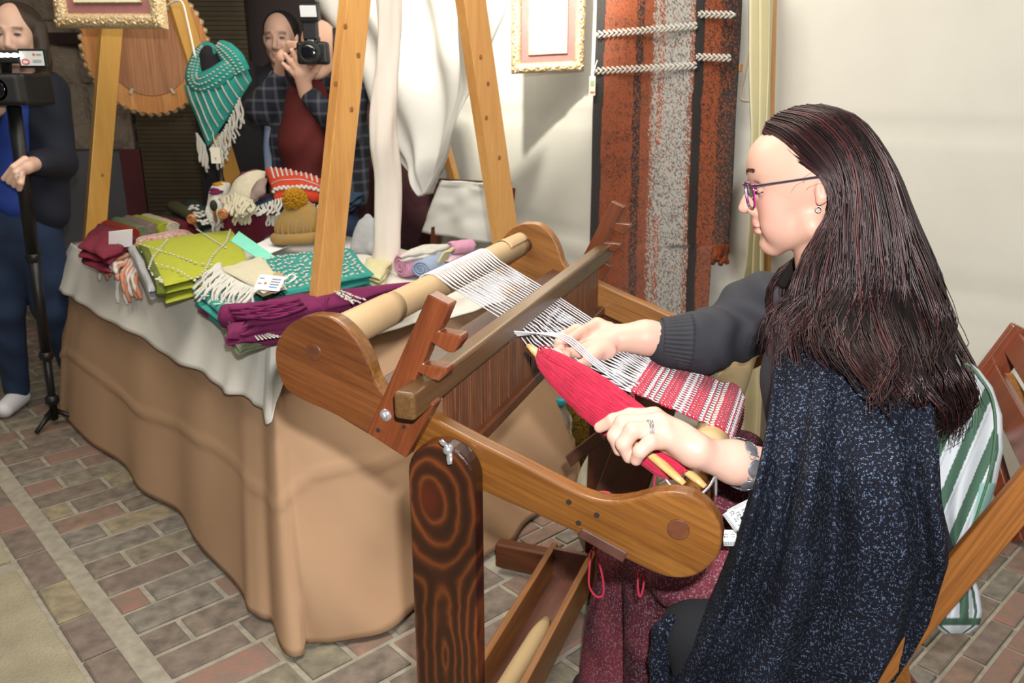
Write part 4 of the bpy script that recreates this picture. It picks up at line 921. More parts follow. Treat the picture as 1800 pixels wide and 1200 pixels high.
# ridge pole linking the two
# ---- gilt frames
M_gilt = mat('gilt_carved', 'b39468', 'd8c6a2', rough=.32, metal=.35, ns=50, bump=1., bs=120, bd=.006)
M_mat = mat('mauve_mat', '9c6a66', '8f5f5c', rough=.8, ns=30); M_white = mat('print_paper', 'eceee8', rough=.5)
M_greenp = mat('print_green', 'cfd6bd', rough=.6)
def frame(name, c, ax, ay, w, h, fw, label, inner):
    ax, ay = norm(ax), norm(ay); n = np.cross(ax, ay); n = n if n @ (CAM - c) > 0 else -n; t = thing(name, c - ay * h / 2, label, 'picture frame')
    def prof(k, m, nm_, o0, o1, z0, z1):
        mb = MB()
        O = [(-w / 2 + o0, -h / 2 + o0), (w / 2 - o0, -h / 2 + o0), (w / 2 - o0, h / 2 - o0), (-w / 2 + o0, h / 2 - o0)]; I = [(-w / 2 + o1, -h / 2 + o1), (w / 2 - o1, -h / 2 + o1), (w / 2 - o1, h / 2 - o1), (-w / 2 + o1, h / 2 - o1)]
        for i in range(4):
            j = (i + 1) % 4; pts = []
            prf = [(0, -.02), (0, z0 * .6), (.25, z0), (.6, z0 * 1.15), (.85, z0 * .9), (1, z1), (1, -.02)]
            rows = []
            for f, z in prf:
                a = np.array(O[i]) * (1 - f) + np.array(I[i]) * f; b_ = np.array(O[j]) * (1 - f) + np.array(I[j]) * f; rows.append((a, b_, z))
            V = []; ns_ = 24
            for (a, b_, z) in rows:
                for q in range(ns_ + 1):
                    p = a + (b_ - a) * q / ns_; V.append(c + ax * p[0] + ay * p[1] + n * z)
            F = [(r * (ns_ + 1) + q, r * (ns_ + 1) + q + 1, (r + 1) * (ns_ + 1) + q + 1, (r + 1) * (ns_ + 1) + q) for r in range(len(rows) - 1) for q in range(ns_)]
            mb.add(np.array(V), F)
        return mb.build(nm_, m, t)
    prof(0, M_gilt, 'moulding', 0, fw, .018, .006); orn = MB()
    for i, (a, b_) in enumerate([((-w / 2, -h / 2), (w / 2, -h / 2)), ((w / 2, -h / 2), (w / 2, h / 2)), ((w / 2, h / 2), (-w / 2, h / 2)), ((-w / 2, h / 2), (-w / 2, -h / 2))]):
        a, b_ = np.array(a), np.array(b_); L = np.linalg.norm(b_ - a); k = int(L / .016); inn = np.array([-(b_ - a)[1], (b_ - a)[0]]) / L
        for q in range(k):
            p = a + (b_ - a) * (q + .5) / k + inn * fw * (.42 + .12 * math.sin(q * 2.4)); tdir = (b_ - a) / L; an = .6 * (1 if q % 2 else -1); dd = tdir * math.cos(an) + inn * math.sin(an)
            D = ax * dd[0] + ay * dd[1]; orn.add(*ball(c + ax * p[0] + ay * p[1] + n * .019, (.011, .005, .005), [D, np.cross(n, D), n], 1))
    orn.build('carved_ornament', M_gilt, t, kind='stuff')
    prof(0, M_gilt, 'fillet', fw + inner, fw + inner + .004, .006, .005)
    card(c - n * .004, ax, ay, w - 2 * fw, h - 2 * fw, 'mount', M_mat, par=t, th=.001); card(c - n * .001, ax, ay, w - 2 * fw - 2 * inner, h - 2 * fw - 2 * inner, 'picture', M_white if 'right' in label or 'bright' in label else M_greenp, par=t, th=.001); return t
# left frame hangs in front of the far trestle
uL = 1.80
bl0, br0 = PP(103, 45, TB(uL, 0), E1), PP(291, 48, TB(uL, 0), E1)
# it faces the camera rather than along the trestle: own plane
Yf = 3.15; a0, a1 = PY(104, 48, Yf), PY(291, 49, Yf - .12); axf = norm(a1 - a0); wf = np.linalg.norm(a1 - a0)
frame('picture_frame', (a0 + a1) / 2 + np.array([0, .01, .99]) * .25, axf, (0, .03, 1), wf, .5, .048, 'gilt frame with mauve mount hanging at the top left of the stall', .034)
a0, a1 = CW(899, 130, .30), CW(1027, 124, .10); axf = norm(a1 - a0); wf = np.linalg.norm(a1 - a0)
frame('picture_frame', (a0 + a1) / 2 + np.array([0, 0, .25]), axf, (0, -.04, 1), wf, .5, .04, 'brightly lit gilt frame hanging left of the brown woven blanket', .03)
# ---- round wooden mirror back
mc = PP(258, 84, TB(1.98, 0), E1); mir = thing('round_mirror', mc - .25 * UZ, 'round wooden mirror seen from its back, scalloped rim, behind the far trestle', 'mirror')
W_rim = wood('wood_rim', ['c98a4c', 'b87a3e', 'd69c5c'], UZ, rough=.7, coat=0.); W_ply = wood('wood_ply', ['9a6a48', 'a87652', '8f6040'], UZ, rough=.8, coat=0.)
mdep = np.linalg.norm(mc - CAM); mx_ = norm(np.cross((mc - CAM) * [1, 1, 0], UZ)); my_ = UZ; mn = np.cross(mx_, my_); mn = mn if mn @ (CAM - mc) > 0 else -mn
R1 = 90 / FPX * mdep * .98; R2 = 63 / FPX * mdep
n = 220
ring = [mc + (R1 + .004 * math.sin(i * 2 * math.pi * 44 / n)) * (mx_ * math.cos(2 * math.pi * i / n) + 1.1 * my_ * math.sin(2 * math.pi * i / n)) for i in range(n)]
V, F = extrude(ring, mn * .02); mk('rim', V, F, W_rim, mir, smooth=False, bevel=.002)
ring = [mc + mn * .012 + R2 * (mx_ * math.cos(2 * math.pi * i / 80) + 1.12 * my_ * math.sin(2 * math.pi * i / 80)) for i in range(80)]
V, F = extrude(ring, mn * .012); mk('back_panel', V, F, W_ply, mir, smooth=False, bevel=.003)
for an in (-.35 * math.pi, -.65 * math.pi, .15 * math.pi, .3 * math.pi):
    p = mc + mn * .03 + R2 * 1.02 * (mx_ * math.cos(an) + my_ * 1.1 * math.sin(an)); V, F = beam(p - .012 * norm(mx_ * math.cos(an) + my_ * math.sin(an)), p + .012 * norm(mx_ * math.cos(an) + my_ * math.sin(an)), mx_, .006, .002); mk('clip', V, F, mat('dull_brass', 'a8a090', rough=.6, metal=.3), mir, smooth=False)
n2_ = 46; mb = MB()
for i in range(n2_):
    an = 2 * math.pi * i / n2_; p = mc - mn * .012 + (R1 * 1.0) * (mx_ * math.cos(an) + 1.1 * my_ * math.sin(an)); mb.add(*ball(p, (.02, .02, .02), None, 1))
mb.build('beading', M_gilt, mir, kind='stuff')
V, F = tube(catmull([PY(292, 10, 3.45), PY(318, 2, 3.4), PY(330, 40, 3.38), PY(343, 100, 3.35)], 6), .004, 6); mk('hanging_cord', V, F, M_string, None, label='white cord looping from the far trestle down to the teal scarf', cat='cord')
# ---- bust with the teal infinity scarf
YS = 3.7
def S(px, py, dy=0.): return PY(px, py, YS + dy)
bust = thing('display_bust', S(385, 300), 'black neck form carrying the teal scarf', 'bust')
s = SDF(S(385, 190) - [.22, .16, .3], S(385, 190) + [.22, .18, .36], .007)
s.cone(S(372, 100, .02), S(378, 150, .02), .05, .06, k=.02).ell(S(383, 185, .05), (.09, .06, .12), k=.05)
V, F = s.mesh(); mk('form', V, F, mat('bust_black', '17171a', rough=.9), bust); mk('form_rod', *tube([S(385, 280, .04), S(385, 280, .04) * [1, 1, 0] + [0, 0, TZ + .01]], .012, 10), mat('bust_black2', '17171a', rough=.5), bust)
sc_ = thing('teal_scarf', S(385, 260), 'teal knitted scarf with white stitches wrapped round the black bust', 'scarf')
W_TEAL2 = wool('wool_teal_far', '35a79c', '2a948c', sc=150)
# body of the scarf: folded triangle, traced then thickened
def scarf_patch(px, dys, name, n=(34, 34), bul=.035, th=.012, seed=0):
    Q = [S(x, y, d) for (x, y), d in zip(px, dys)]
    nn_ = np.array([0, -1, 0])
    def P(u, v): 
        b_ = (1 - v) * ((1 - u) * Q[0] + u * Q[1]) + v * ((1 - u) * Q[3] + u * Q[2]); eu, ev = abs(2 * u - 1), abs(2 * v - 1)
        return b_ + nn_ * (bul * (1 - eu ** 2.5) * (1 - ev ** 2.5) + .012 * vn(u * 4, v * 4, seed))
    V, F = grid(P, *n); mk(name, V, F, W_TEAL2, sc_, solid=th); return P
Pm = scarf_patch([(366, 258), (324, 150), (425, 105), (443, 140)], [-.03, -.04, -.02, .0], 'front_fold', bul=.05)
pts = []
for j in range(9):
    for i in range(22): pts.append(Pm(.06 + .88 * i / 21, .06 + .88 * j / 8) + np.array([0, -.009, 0]))
dd = norm(Pm(.6, .5) - Pm(.4, .5)); spots(pts, .0048, W_WHITE, sc_, ax=[dd, np.cross([0, -1, 0], dd), (0, -1, 0)])
def band_(px, dys, w, name, st=True):
    C = catmull([S(x, y, d) for (x, y), d in zip(px, dys)], 8); m_ = len(C); ww = np.interp(np.linspace(0, 1, m_), np.linspace(0, 1, len(w)), w)
    V = []; T = np.gradient(C, axis=0)
    for i in range(m_):
        t = norm(T[i]); sd = norm(np.cross(t, (0, -1, 0)))
        for k in range(9):
            f = k / 8 * 2 - 1; V.append(C[i] + sd * f * ww[i] + np.array([0, -1, 0]) * .02 * (1 - f * f))
    F = [(i * 9 + k, i * 9 + k + 1, (i + 1) * 9 + k + 1, (i + 1) * 9 + k) for i in range(m_ - 1) for k in range(8)]
    mk(name, np.array(V), F, W_TEAL2, sc_, solid=.012)
    if st:
        sp = [V[i * 9 + k] + np.array([0, -.01, 0]) for i in range(1, m_ - 1, 2) for k in (2, 4, 6)]; spots(sp, .004, W_WHITE, sc_, ax=[(1, 0, 0), (0, 0, 1), (0, 1, 0)])
band_([(362, 82), (352, 95), (345, 115), (342, 135), (352, 148), (375, 140), (400, 122), (420, 108)], [.05, .03, 0, -.03, -.06, -.07, -.06, -.03], [.015, .025, .03, .036, .042, .042, .036, .024], 'neck_loop')
band_([(358, 82), (372, 84), (381, 95)], [.05, .02, .0], [.017, .014, .010], 'neck_edge', False)
band_([(384, 80), (398, 92), (412, 108), (425, 128)], [.0, -.03, -.05, -.04], [.02, .041, .046, .036], 'shoulder_fold')
fringe([S(368, 262, -.03), S(395, 225, -.03), S(422, 168, -.02)], [S(388, 300, -.02), S(402, 268, -.01), S(430, 212, 0)], 20, .005, W_WHITE, sc_, curl=.008)
fringe([S(345, 232, -.02), S(360, 255, -.03)], [S(352, 285, -.02), S(368, 305, -.02)], 10, .0055, W_WHITE, sc_, curl=.006)
tg = thing('swing_tag', S(379, 290, -.05), 'cream swing tag dangling from the teal scarf fringe', 'tag'); card(S(379, 273, -.06), (1, 0, 0), UZ, .042, .068, 'card', mat('cream_card', 'ddd8c6', rough=.7), par=tg)
card(S(379, 278, -.065), (1, 0, 0), UZ, .006, .006, 'print', M_orp, par=tg, th=.0003); mk('tag_cord', *tube([S(379, 258, -.06), S(374, 235, -.06)], .0015, 5), M_string, tg)
V, F = boxo(PY(400, 200, 4.6) * [1, 1, 0] + [0, 0, .76], (1, 0, 0), (0, 1, 0), UZ, .17, .02, .76); mk('dark_panel', V, F, mat('panel_black', '1b1a1c', rough=.9), None, smooth=False, label='plain black standing panel behind the teal scarf', cat='panel')
# ---- curtains
def sheetpx(rows, fn3, name, m, label=None, cat='curtain', parent=None, fold=(.0, 5), nu=60, nv=70, th=.002, seed=0, nrm=None, kind=None, foldfn=None):
    """rows: (y, xl, xr, ...) outline rows; fn3(px,py,u,v)->point"""
    R = np.array(rows, float); ys = R[:, 0]; vv = np.linspace(0, 1, len(R))
    nrm = np.array(nrm if nrm is not None else -E2)
    def P(u, v):
        y = np.interp(v, vv, ys) if len(rows[0]) == 3 else None
        if len(rows[0]) == 3: xl, xr = np.interp(v, vv, R[:, 1]), np.interp(v, vv, R[:, 2]); x, yy = xl + (xr - xl) * u, y
        else: a = np.array([np.interp(v, vv, R[:, 0]), np.interp(v, vv, R[:, 1])]); b_ = np.array([np.interp(v, vv, R[:, 2]), np.interp(v, vv, R[:, 3])]); x, yy = a + (b_ - a) * u
        d = foldfn(u, v) if foldfn else fold[0] * math.sin(u * fold[1] * 2 * math.pi + 1.5 * math.sin(v * 3) + seed)
        return fn3(x, yy) + nrm * (d + .01 * vn(u * 5, v * 7, seed))
    V, F = grid(P, nu, nv); return mk(name, V, F, m, parent, solid=th, label=label, cat=cat if parent is None else None, kind=kind)
# big swag hanging from the stall roof; its lower hem swoops between the posts
rows = [(545, -30, 905, -30), (562, 20, 893, 20), (590, 75, 878, 70), (618, 140, 862, 120), (640, 205, 843, 170), (668, 255, 820, 222), (700, 296, 795, 265), (722, 325, 770, 300), (738, 345, 752, 340)]
def swag(u, v):
    return (.05 * math.sin(u * 9 - 2.2 * v) + .025 * math.sin(u * 23 - 6 * v + 1) + .05 * math.exp(-((u - .88 + .05 * v) / .05) ** 2)) * (1 - .45 * v) + .02 * math.sin(v * 14 + u * 6) * v
sheetpx(rows, lambda x, y: CW(x, y, .55), 'swag_curtain', M_canvas_w, 'large off-white canvas swag with a swooping hem behind the near trestle', nu=110, nv=90, foldfn=swag)
# twisted strip
C_ = [(682, -20, 20), (683, 60, 19), (680, 130, 18), (676, 200, 22), (675, 255, 24), (680, 320, 22), (682, 400, 22), (681, 460, 24), (679, 500, 22), (676, 525, 13)]
cp = catmull([(*PP(x, y, TB(.42, 0), E1), 0) for x, y, w in C_], 8); ww = np.interp(np.linspace(0, 1, len(cp)), np.linspace(0, 1, len(C_)), [w for _, _, w in C_]); V = []; nn_ = 28
for i, p in enumerate(cp):
    p = p[:3]; w = ww[i] / FPX * np.linalg.norm(p - CAM); tw = i * .065
    for k in range(nn_):
        a_ = 2 * math.pi * k / nn_; r = w * (1 + .13 * math.sin(3 * (a_ + tw)) + .05 * math.sin(7 * a_ - tw * 2)); V.append(p + np.array([r * math.cos(a_), .65 * r * math.sin(a_), 0]))
F = [(i * nn_ + k, i * nn_ + (k + 1) % nn_, (i + 1) * nn_ + (k + 1) % nn_, (i + 1) * nn_ + k) for i in range(len(cp) - 1) for k in range(nn_)] + [tuple(range((len(cp) - 1) * nn_, len(cp) * nn_))]
mk('twisted_curtain', np.array(V), F, mat('canvas_pinkish', 'd8cfc6', 'cdc3ba', rough=.85, ns=5, bump=.2, bd=.0005, weave=170), None, label='narrow twisted off-white curtain hanging down onto the purple shawl', cat='curtain')
# strip beside the blanket
rows = [(-30, 1320, 1360), (120, 1322, 1358), (230, 1326, 1354), (400, 1322, 1345), (470, 1316, 1345), (520, 1305, 1346), (620, 1282, 1345), (700, 1275, 1345), (775, 1262, 1340)]
sheetpx(rows, lambda x, y: CW(x, y, .10), 'side_curtain', M_canvas_y, 'narrow yellowish canvas strip hanging beside the brown woven blanket', fold=(.022, 2.2), nu=40, nv=60)
ph1, ph2 = CW(1357, 0, .04), CW(1352, 240, .04); V, F = beam(ph1 + (ph1 - ph2) * .3, ph2 + (ph2 - ph1) * 1.2, E1, .012, .012); mk('tent_pole', V, F, W_pole, None, smooth=False, label='thin pine pole partly hidden behind the yellowish canvas strip', cat='pole')
V, F = tube(catmull([CW(1326, -20, .06), CW(1320, 60, .06), CW(1312, 120, .06), CW(1302, 170, .05), CW(1318, 178, .06), CW(1330, 180, .06)], 5), .003, 5); mk('cord', V, F, mat('jute', 'a89878', rough=.9), None, label='thin jute cord hanging right of the brown woven blanket', cat='cord')
V, F = beam(CW(1284, 118, .05), CW(1303, 119, .05), UZ, .012, .01); mk('rod_end', V, F, W_pole, None, smooth=False, label='end of a small wooden rod sticking out right of the woven blanket', cat='rod')
p0, p1_ = CW(787, 272, .25), CW(801, 322, .25); V, F = beam(p0 + (p0 - p1_) * .6, p1_ + (p1_ - p0) * .8, E1, .02, .015); mk('support_strut', V, F, W_pole, None, smooth=False, label='short pine strut under the hem of the canvas swag', cat='strut')
# ---- brown woven blanket
rows = [(-40, 1050, 1306), (60, 1048, 1302), (200, 1042, 1293), (320, 1040, 1288), (430, 1037, 1280), (435, 1037, 1252), (560, 1034, 1243), (640, 1033, 1240)]
R = np.array(rows, float); nu_, nv_ = 190, 300; V = []; Cc = []
vs = np.linspace(0, 1, nv_); 
col = {k: np.array(s2l(c)[:3]) for k, c in dict(K='19110f', O='8a421d', D='4a210e', W='b9b6b0', G='5e5c5a').items()}
for j in range(nv_):
    y = -40 + 680 * j / (nv_ - 1); xl, xr = np.interp(y, R[:, 0], R[:, 1]), np.interp(y, R[:, 0], R[:, 2]); full = 256 - .02 * y
    for i in range(nu_):
        u = i / (nu_ - 1); x = xl + (xr - xl) * u; d = .012 * math.sin(u * 11 + y * .004) + .006 * vn(u * 9, y * .02, 3)
        V.append(CW(x, y, .075 + d))
        f = (x - xl) / (252 - .015 * y); rnd = RNG.rand(); rs = RNG.rand(); wv = vn(f * 40, y * .02, 1); wx = .012 * vn(y * .03, f * 5, 2)
        f2 = f + wx
        if f2 < .065: c = col['K']
        elif f2 < .40:
            c = col['O'] * (.75 + .25 * rs) if rnd > .10 + .12 * (wv > .1) else col['D']
            st = abs(f2 - .31 + .01 * vn(y * .02, 7)) 
            if st < .028 and rnd < .72: c = col['K'] * 1.4
            if vn(f * 4, y * .045, 8) > .22 and rnd < .5: c = c * .55
        elif f2 < .70:
            e = min((f2 - .40) / .05, (.70 - f2) / .05, 1); om = (abs(f2 - .47) < .022) * .55 * (vn(y * .03, 4) > -.2)
            if rnd > .25 + .7 * e: c = col['O'] * .9
            elif rs < om: c = col['O']
            else: c = col['W'] if ((i + j) % 3 and rs > .25) else col['G']
        elif f2 < .765: c = col['K']
        elif f2 < .88: c = col['O'] * (.8 + .2 * rs) if rnd > .22 else col['K'] * 1.5
        else: c = col['O'] * .8 if rnd > .60 + .25 * (f2 - .88) / .1 else col['K'] * 1.3
        Cc.append(c)
F = [(j * nu_ + i, j * nu_ + i + 1, (j + 1) * nu_ + i + 1, (j + 1) * nu_ + i) for j in range(nv_ - 1) for i in range(nu_ - 1)]
blk = mk('woven_blanket', np.array(V), F, vmat('blanket_weave', rough=.95, bump=.9, bs=260, bd=.004, sheen=.2), None, solid=.004, colors=np.array(Cc), label='long brown, black and grey woven blanket hanging on the canvas wall', cat='blanket')
def chain_row(x0, y0, x1, y1, r=.0085):
    mb = MB(); n = int(abs(x1 - x0) / 4.2)
    for k in range(n):
        t = (k + .5) / n
        for sg in (-1, 1):
            p = CW(x0 + (x1 - x0) * t, y0 + (y1 - y0) * t + sg * (4.2 if k % 2 else 1.4), .10); mb.add(*ball(p, (r * 1.2, r * .7, r * .62), [norm(-E1 + sg * .5 * UZ), E2, UZ], 1))
    mb.build('white_knot_row', W_WHITE, blk, kind='stuff')
chain_row(1048, 61, 1225, 45); chain_row(1228, 25, 1292, 26); chain_row(1046, 125, 1224, 115); chain_row(1224, 100, 1284, 102)
fringe([CW(1254, 432, .08), CW(1280, 430, .08)], [CW(1252, 462, .09), CW(1278, 464, .09)], 9, .0075, wool('wool_orange_fringe', 'b8561f', '1c1513', ns=30), blk, curl=.006)
tg = thing('swing_tag', CW(1041, 165, .1), 'small printed swing tag on the left edge of the woven blanket', 'tag'); card(CW(1041, 151, .12), -E1, UZ, .033, .075, 'card', mat('tag_cream', 'ddd9cc', rough=.6), par=tg); card(CW(1041, 146, .122), -E1, UZ, .02, .02, 'print', mat('tag_green', '9fb08a', rough=.6), par=tg, th=.001); card(CW(1041, 162, .122), -E1, UZ, .022, .006, 'print', M_orp, par=tg, th=.001)
mk('tag_cord', *tube(catmull([CW(1042, 134, .12), CW(1046, 118, .11), CW(1050, 106, .1)], 4), .002, 5), M_string, tg)
# ---- spare chair with white cloth behind the table
ch = thing('folding_chair', TB(.35, 1.35), 'wooden folding chair behind the table with a white cloth over its back', 'chair')
cb = TB(.47, 1.25)
def K(px, py, off=0.): return PP(px, py, cb + off * (-E2), E2)
tl_, tr_ = K(772, 322), K(897, 330); V, F = beam(tl_, tr_, UZ, .022, .012); mk('back_rail', V, F, W_darka, ch, smooth=False, bevel=.003)
for p in (tl_, tr_):
    V, F = beam(p, p * [1, 1, 0] + E2 * -.12, E2, .018, .012); mk('leg', V, F, W_darka, ch, smooth=False); V, F = beam(p * [1, 1, 0] + [0, 0, .5] - E2 * .05, p * [1, 1, 0] + E2 * .2, E2, .018, .012); mk('leg', V, F, W_darka, ch, smooth=False)
V, F = boxo(K(835, 330) * [1, 1, 0] + [0, 0, .45] - E2 * .15, E1, E2, UZ, .19, .18, .012); mk('seat', V, F, W_darka, ch, smooth=False)
sheetpx([(778, 317, 892, 324), (772, 330, 888, 340), (760, 365, 880, 382), (742, 408, 872, 430)], lambda x, y: K(x, y, .03), 'white_cloth', mat('cotton_white', 'dcddd8', 'd2d3ce', rough=.8, ns=4), 'white folded cloth draped over the back of the spare chair', 'cloth', nu=30, nv=30, fold=(.006, 2), th=.012)
sheetpx([(778, 319, 892, 326), (778, 350, 888, 360), (770, 395, 876, 420)], lambda x, y: K(x, y, -.035), 'white_cloth_back', M_cloth, None, parent=bpy.data.objects['white_cloth'], nu=20, nv=20, th=.004)
# ---- bottle and gold pouch behind the loom
bp = PZ(984, 846, .0); bot = thing('water_bottle', bp, 'large clear plastic water bottle with a teal cap behind the loom', 'bottle')
M_pet = mat('clear_plastic', 'e8eef0', rough=.08); M_pet.node_tree.nodes['Principled BSDF'].inputs['Transmission Weight'].default_value = .9; M_pet.node_tree.nodes['Principled BSDF'].inputs['IOR'].default_value = 1.15
prof = [(.0, .036), (.004, .041), (.03, .042), (.05, .039), (.06, .042), (.09, .0425), (.10, .041), (.19, .041), (.20, .0425), (.215, .039), (.23, .0425), (.255, .04), (.275, .031), (.292, .019), (.302, .015), (.312, .015)]
V, F = tube([bp + [0, 0, z] for z, r in prof], [r for z, r in prof], 28); mk('body', V, F, M_pet, bot)
mk('cap', *tube([bp + [0, 0, z] for z in (.305, .308, .326, .329)], [.018, .019, .019, .016], 24), mat('cap_teal', '2b93a5', rough=.4), bot)
mk('label', *tube([bp + [0, 0, z] for z in (.1, .19)], .0418, 28, cap=False), mat('bottle_label', 'cfdbe6', '8fb2d6', rough=.5, ns=14), bot)
gp = bp + np.array([.07, .12, 0]); s = SDF(gp - [.1, .1, .01], gp + [.1, .1, .36], .006); s.ell(gp + [0, 0, .15], (.06, .05, .15), k=.02).cone(gp + [0, 0, .28], gp + [0, 0, .33], .02, .035, k=.03)
V, F = s.mesh(); mk('sequin_pouch', V, F, mat('sequins_gold', '9a7a20', '3a2c08', rough=.3, metal=.6, ns=160, bump=1., bs=300, bd=.006, contrast=.12), None, label='gold sequinned pouch standing behind the water bottle', cat='pouch')
gp = WQ(1093, 690, 1.15) * [1, 1, 0]; s = SDF(gp - [.2, .2, .01], gp + [.2, .2, .5], .012); s.ell(gp + [0, 0, .2], (.13, .11, .22), k=.03).cone(gp + [0, 0, .36], gp + [.02, 0, .44], .05, .07, k=.04)
V, F = s.mesh(); mk('cloth_sack', V, F, mat('sack_stripe', 'b9b6a4', '8a8a74', rough=.9, ns=8), None, label='pale cloth sack on the floor behind the loom', cat='sack')
# ================================================================ THE WEAVER
QH = .453
def hd(px, py, lat=0.): return WQ(px, py, QH - lat)
HY = -WV; HX = -AV
HAX = [HX, HY, UZ]
def mir(p): d = (np.array(p) - hd(1420, 320)) @ HY; return np.array(p) - 2 * d * HY
weaver = thing('person', LP(.80, .45, -P1[2]), 'seated woman with long dark hair, glasses and navy cape, weaving at the loom', 'person')
# --- head and neck
hc = hd(1420, 320); H = SDF(hc - [.17, .15, .29], hc + [.17, .15, .16], .0022)
H.ell(hd(1436, 292), (.094, .073, .088), HAX, .01)
H.ell(hd(1392, 335), (.060, .058, .085), HAX, .03)
H.ell(hd(1352, 282), (.034, .050, .040), HAX, .03)
for sg in (1, -1):
    f = (lambda p: p) if sg > 0 else mir
    H.cone(f(hd(1428, 398, .048)), f(hd(1362, 430, .010)), .022, .017, .025)
    H.ell(f(hd(1366, 366, .036)), (.021, .020, .022), HAX, .02)
    H.ell(f(hd(1368, 395, .030)), (.026, .024, .028), HAX, .02)
    H.cone(f(hd(1334, 304, .012)), f(hd(1346, 301, .040)), .0085, .008, .012)
    H.ell(f(hd(1331, 333, .033)), (.011, .017, .0115), HAX, .010, 'sub')
    H.ell(f(hd(1345, 333, .031)), (.0135, .0145, .0125), HAX, .004)
H.ell(hd(1354, 428), (.017, .017, .014), HAX, .012)
H.cone(hd(1332, 312), hd(1312, 356), .0080, .0100, .010); H.ell(hd(1309, 366), (.0108, .0100, .0088), HAX, .006)
for sg in (1, -1):
    f = (lambda p: p) if sg > 0 else mir
    H.ell(f(hd(1325, 370, .0105)), (.0100, .0062, .0078), HAX, .005)
    H.ell(f(hd(1318, 378, .0065)), (.004, .0028, .003), HAX, .002, 'sub')
H.cone(hd(1334, 378), hd(1332, 392), .011, .010, .01)
H.ell(hd(1333, 394), (.0105, .021, .0060), HAX, .004); H.ell(hd(1335, 405), (.0100, .018, .0070), HAX, .004)
for sg in (1, -1):
    f = (lambda p: p) if sg > 0 else mir
    H.cone(f(hd(1320, 400, 0)), f(hd(1347, 397.5, .022)), .0012, .0012, .0035, 'sub')
    H.cone(f(hd(1334, 372, .019)), f(hd(1356, 410, .036)), .0018, .0012, .008, 'sub')
    H.ell(f(hd(1447, 333, .072)), (.0125, .006, .0235), HAX, .004); H.ell(f(hd(1449, 330, .078)), (.0065, .004, .013), HAX, .004, 'sub')
    H.ell(f(hd(1441, 352, .071)), (.006, .005, .0085), HAX, .003); H.cone(f(hd(1452, 318, .076)), f(hd(1456, 345, .075)), .0035, .003, .003)
H.cone(hd(1446, 400), WQ(1466, 520, QH), .050, .058, .012); H.ell(WQ(1480, 560, QH), (.06, .07, .03), HAX, .03)
V1, F1 = H.mesh()
def skincol(V, base=(.60, .355, .27)):
    C = np.tile(np.array(base), (len(V), 1)); return C
C1 = skincol(V1)
def paint(V, C, c, R, col, a=1., ax=HAX):
    d = (V - np.array(c)) @ np.array(ax).T / np.array(R); w_ = np.clip(1.3 - np.linalg.norm(d, axis=1), 0, .5)[:, None] * 2 * a; C[:] = C * (1 - w_) + np.array(col) * w_
paint(V1, C1, hd(1324, 395), (.013, .022, .0060), (.50, .17, .17), 1.); paint(V1, C1, hd(1325, 406), (.013, .019, .0070), (.52, .18, .18), 1.)
for f in (lambda p: p, mir):
    paint(V1, C1, f(hd(1362, 370, .045)), (.035, .03, .03), (.68, .34, .28), .5); paint(V1, C1, f(hd(1342, 330, .034)), (.012, .016, .010), (.58, .36, .32), .6)
    paint(V1, C1, f(hd(1447, 335, .08)), (.02, .02, .03), (.66, .33, .27), .4)
paint(V1, C1, hd(1308, 366), (.014, .014, .012), (.67, .33, .28), .5)
M_skin = vmat('skin', rough=.48, spec=.4, sub=.12, bump=.12, bs=500, bd=.0006)
# --- far (right) arm and hand, palm up
Hf = WQ(1045, 605, 0.427); A = SDF(Hf - [.13, .22, .13], WQ(1210, 600, 0.570) + [.09, .10, .08], .0019)
A.cone(WQ(1215, 604, 0.505), WQ(1135, 593, 0.478), .036, .031, .01).cone(WQ(1135, 593, 0.478), WQ(1090, 594, 0.467), .032, .027, .015)
w_ = WQ(1088, 596, 0.464)
mc_f = [WQ(1012, 580, 0.453), WQ(1008, 598, 0.411), WQ(1016, 618, 0.375), WQ(1034, 634, 0.357)]
for m_, r in zip(mc_f, (.0125, .013, .0125, .012)): A.cone(WQ(1078, 600, 0.461), m_, .019, r, .012)
A.ell(WQ(1062, 578, 0.485), (.024, .015, .015), [HX, norm(CAM - w_), UZ], .012); A.ell(WQ(1062, 619, 0.411), (.022, .012, .013), [HX, norm(CAM - w_), UZ], .012)
A.chain([mc_f[0], WQ(990, 590, 0.405), WQ(983, 601, 0.369), WQ(986, 612, 0.343)], [.0105, .0095, .0088, .0078], .004)
A.chain([mc_f[1], WQ(984, 606, 0.371), WQ(979, 619, 0.331), WQ(990, 629, 0.312)], [.0105, .0096, .0088, .0078], .003)
A.chain([mc_f[2], WQ(996, 620, 0.353), WQ(992, 635, 0.312), WQ(1006, 641, 0.301)], [.0104, .0094, .0086, .0076], .003)
A.chain([mc_f[3], WQ(1020, 640, 0.333), WQ(1013, 650, 0.299), WQ(1019, 656, 0.285)], [.0098, .0085, .0078, .0070], .003)
A.chain([WQ(1078, 585, 0.471), WQ(1050, 571, 0.479), WQ(1022, 583, 0.423), WQ(1000, 597, 0.370)], [.0165, .0135, .0105, .0086], .008)
V2, F2 = A.mesh(); C2 = skincol(V2, (.63, .39, .31))
for p in (WQ(998, 600, 0.357), WQ(987, 612, 0.336), WQ(992, 630, 0.308), WQ(1006, 642, 0.298), WQ(1019, 656, 0.283)): paint(V2, C2, p, (.012,) * 3, (.68, .30, .26), .6)
paint(V2, C2, WQ(1058, 610, 0.419), (.035,) * 3, (.70, .39, .32), .5)
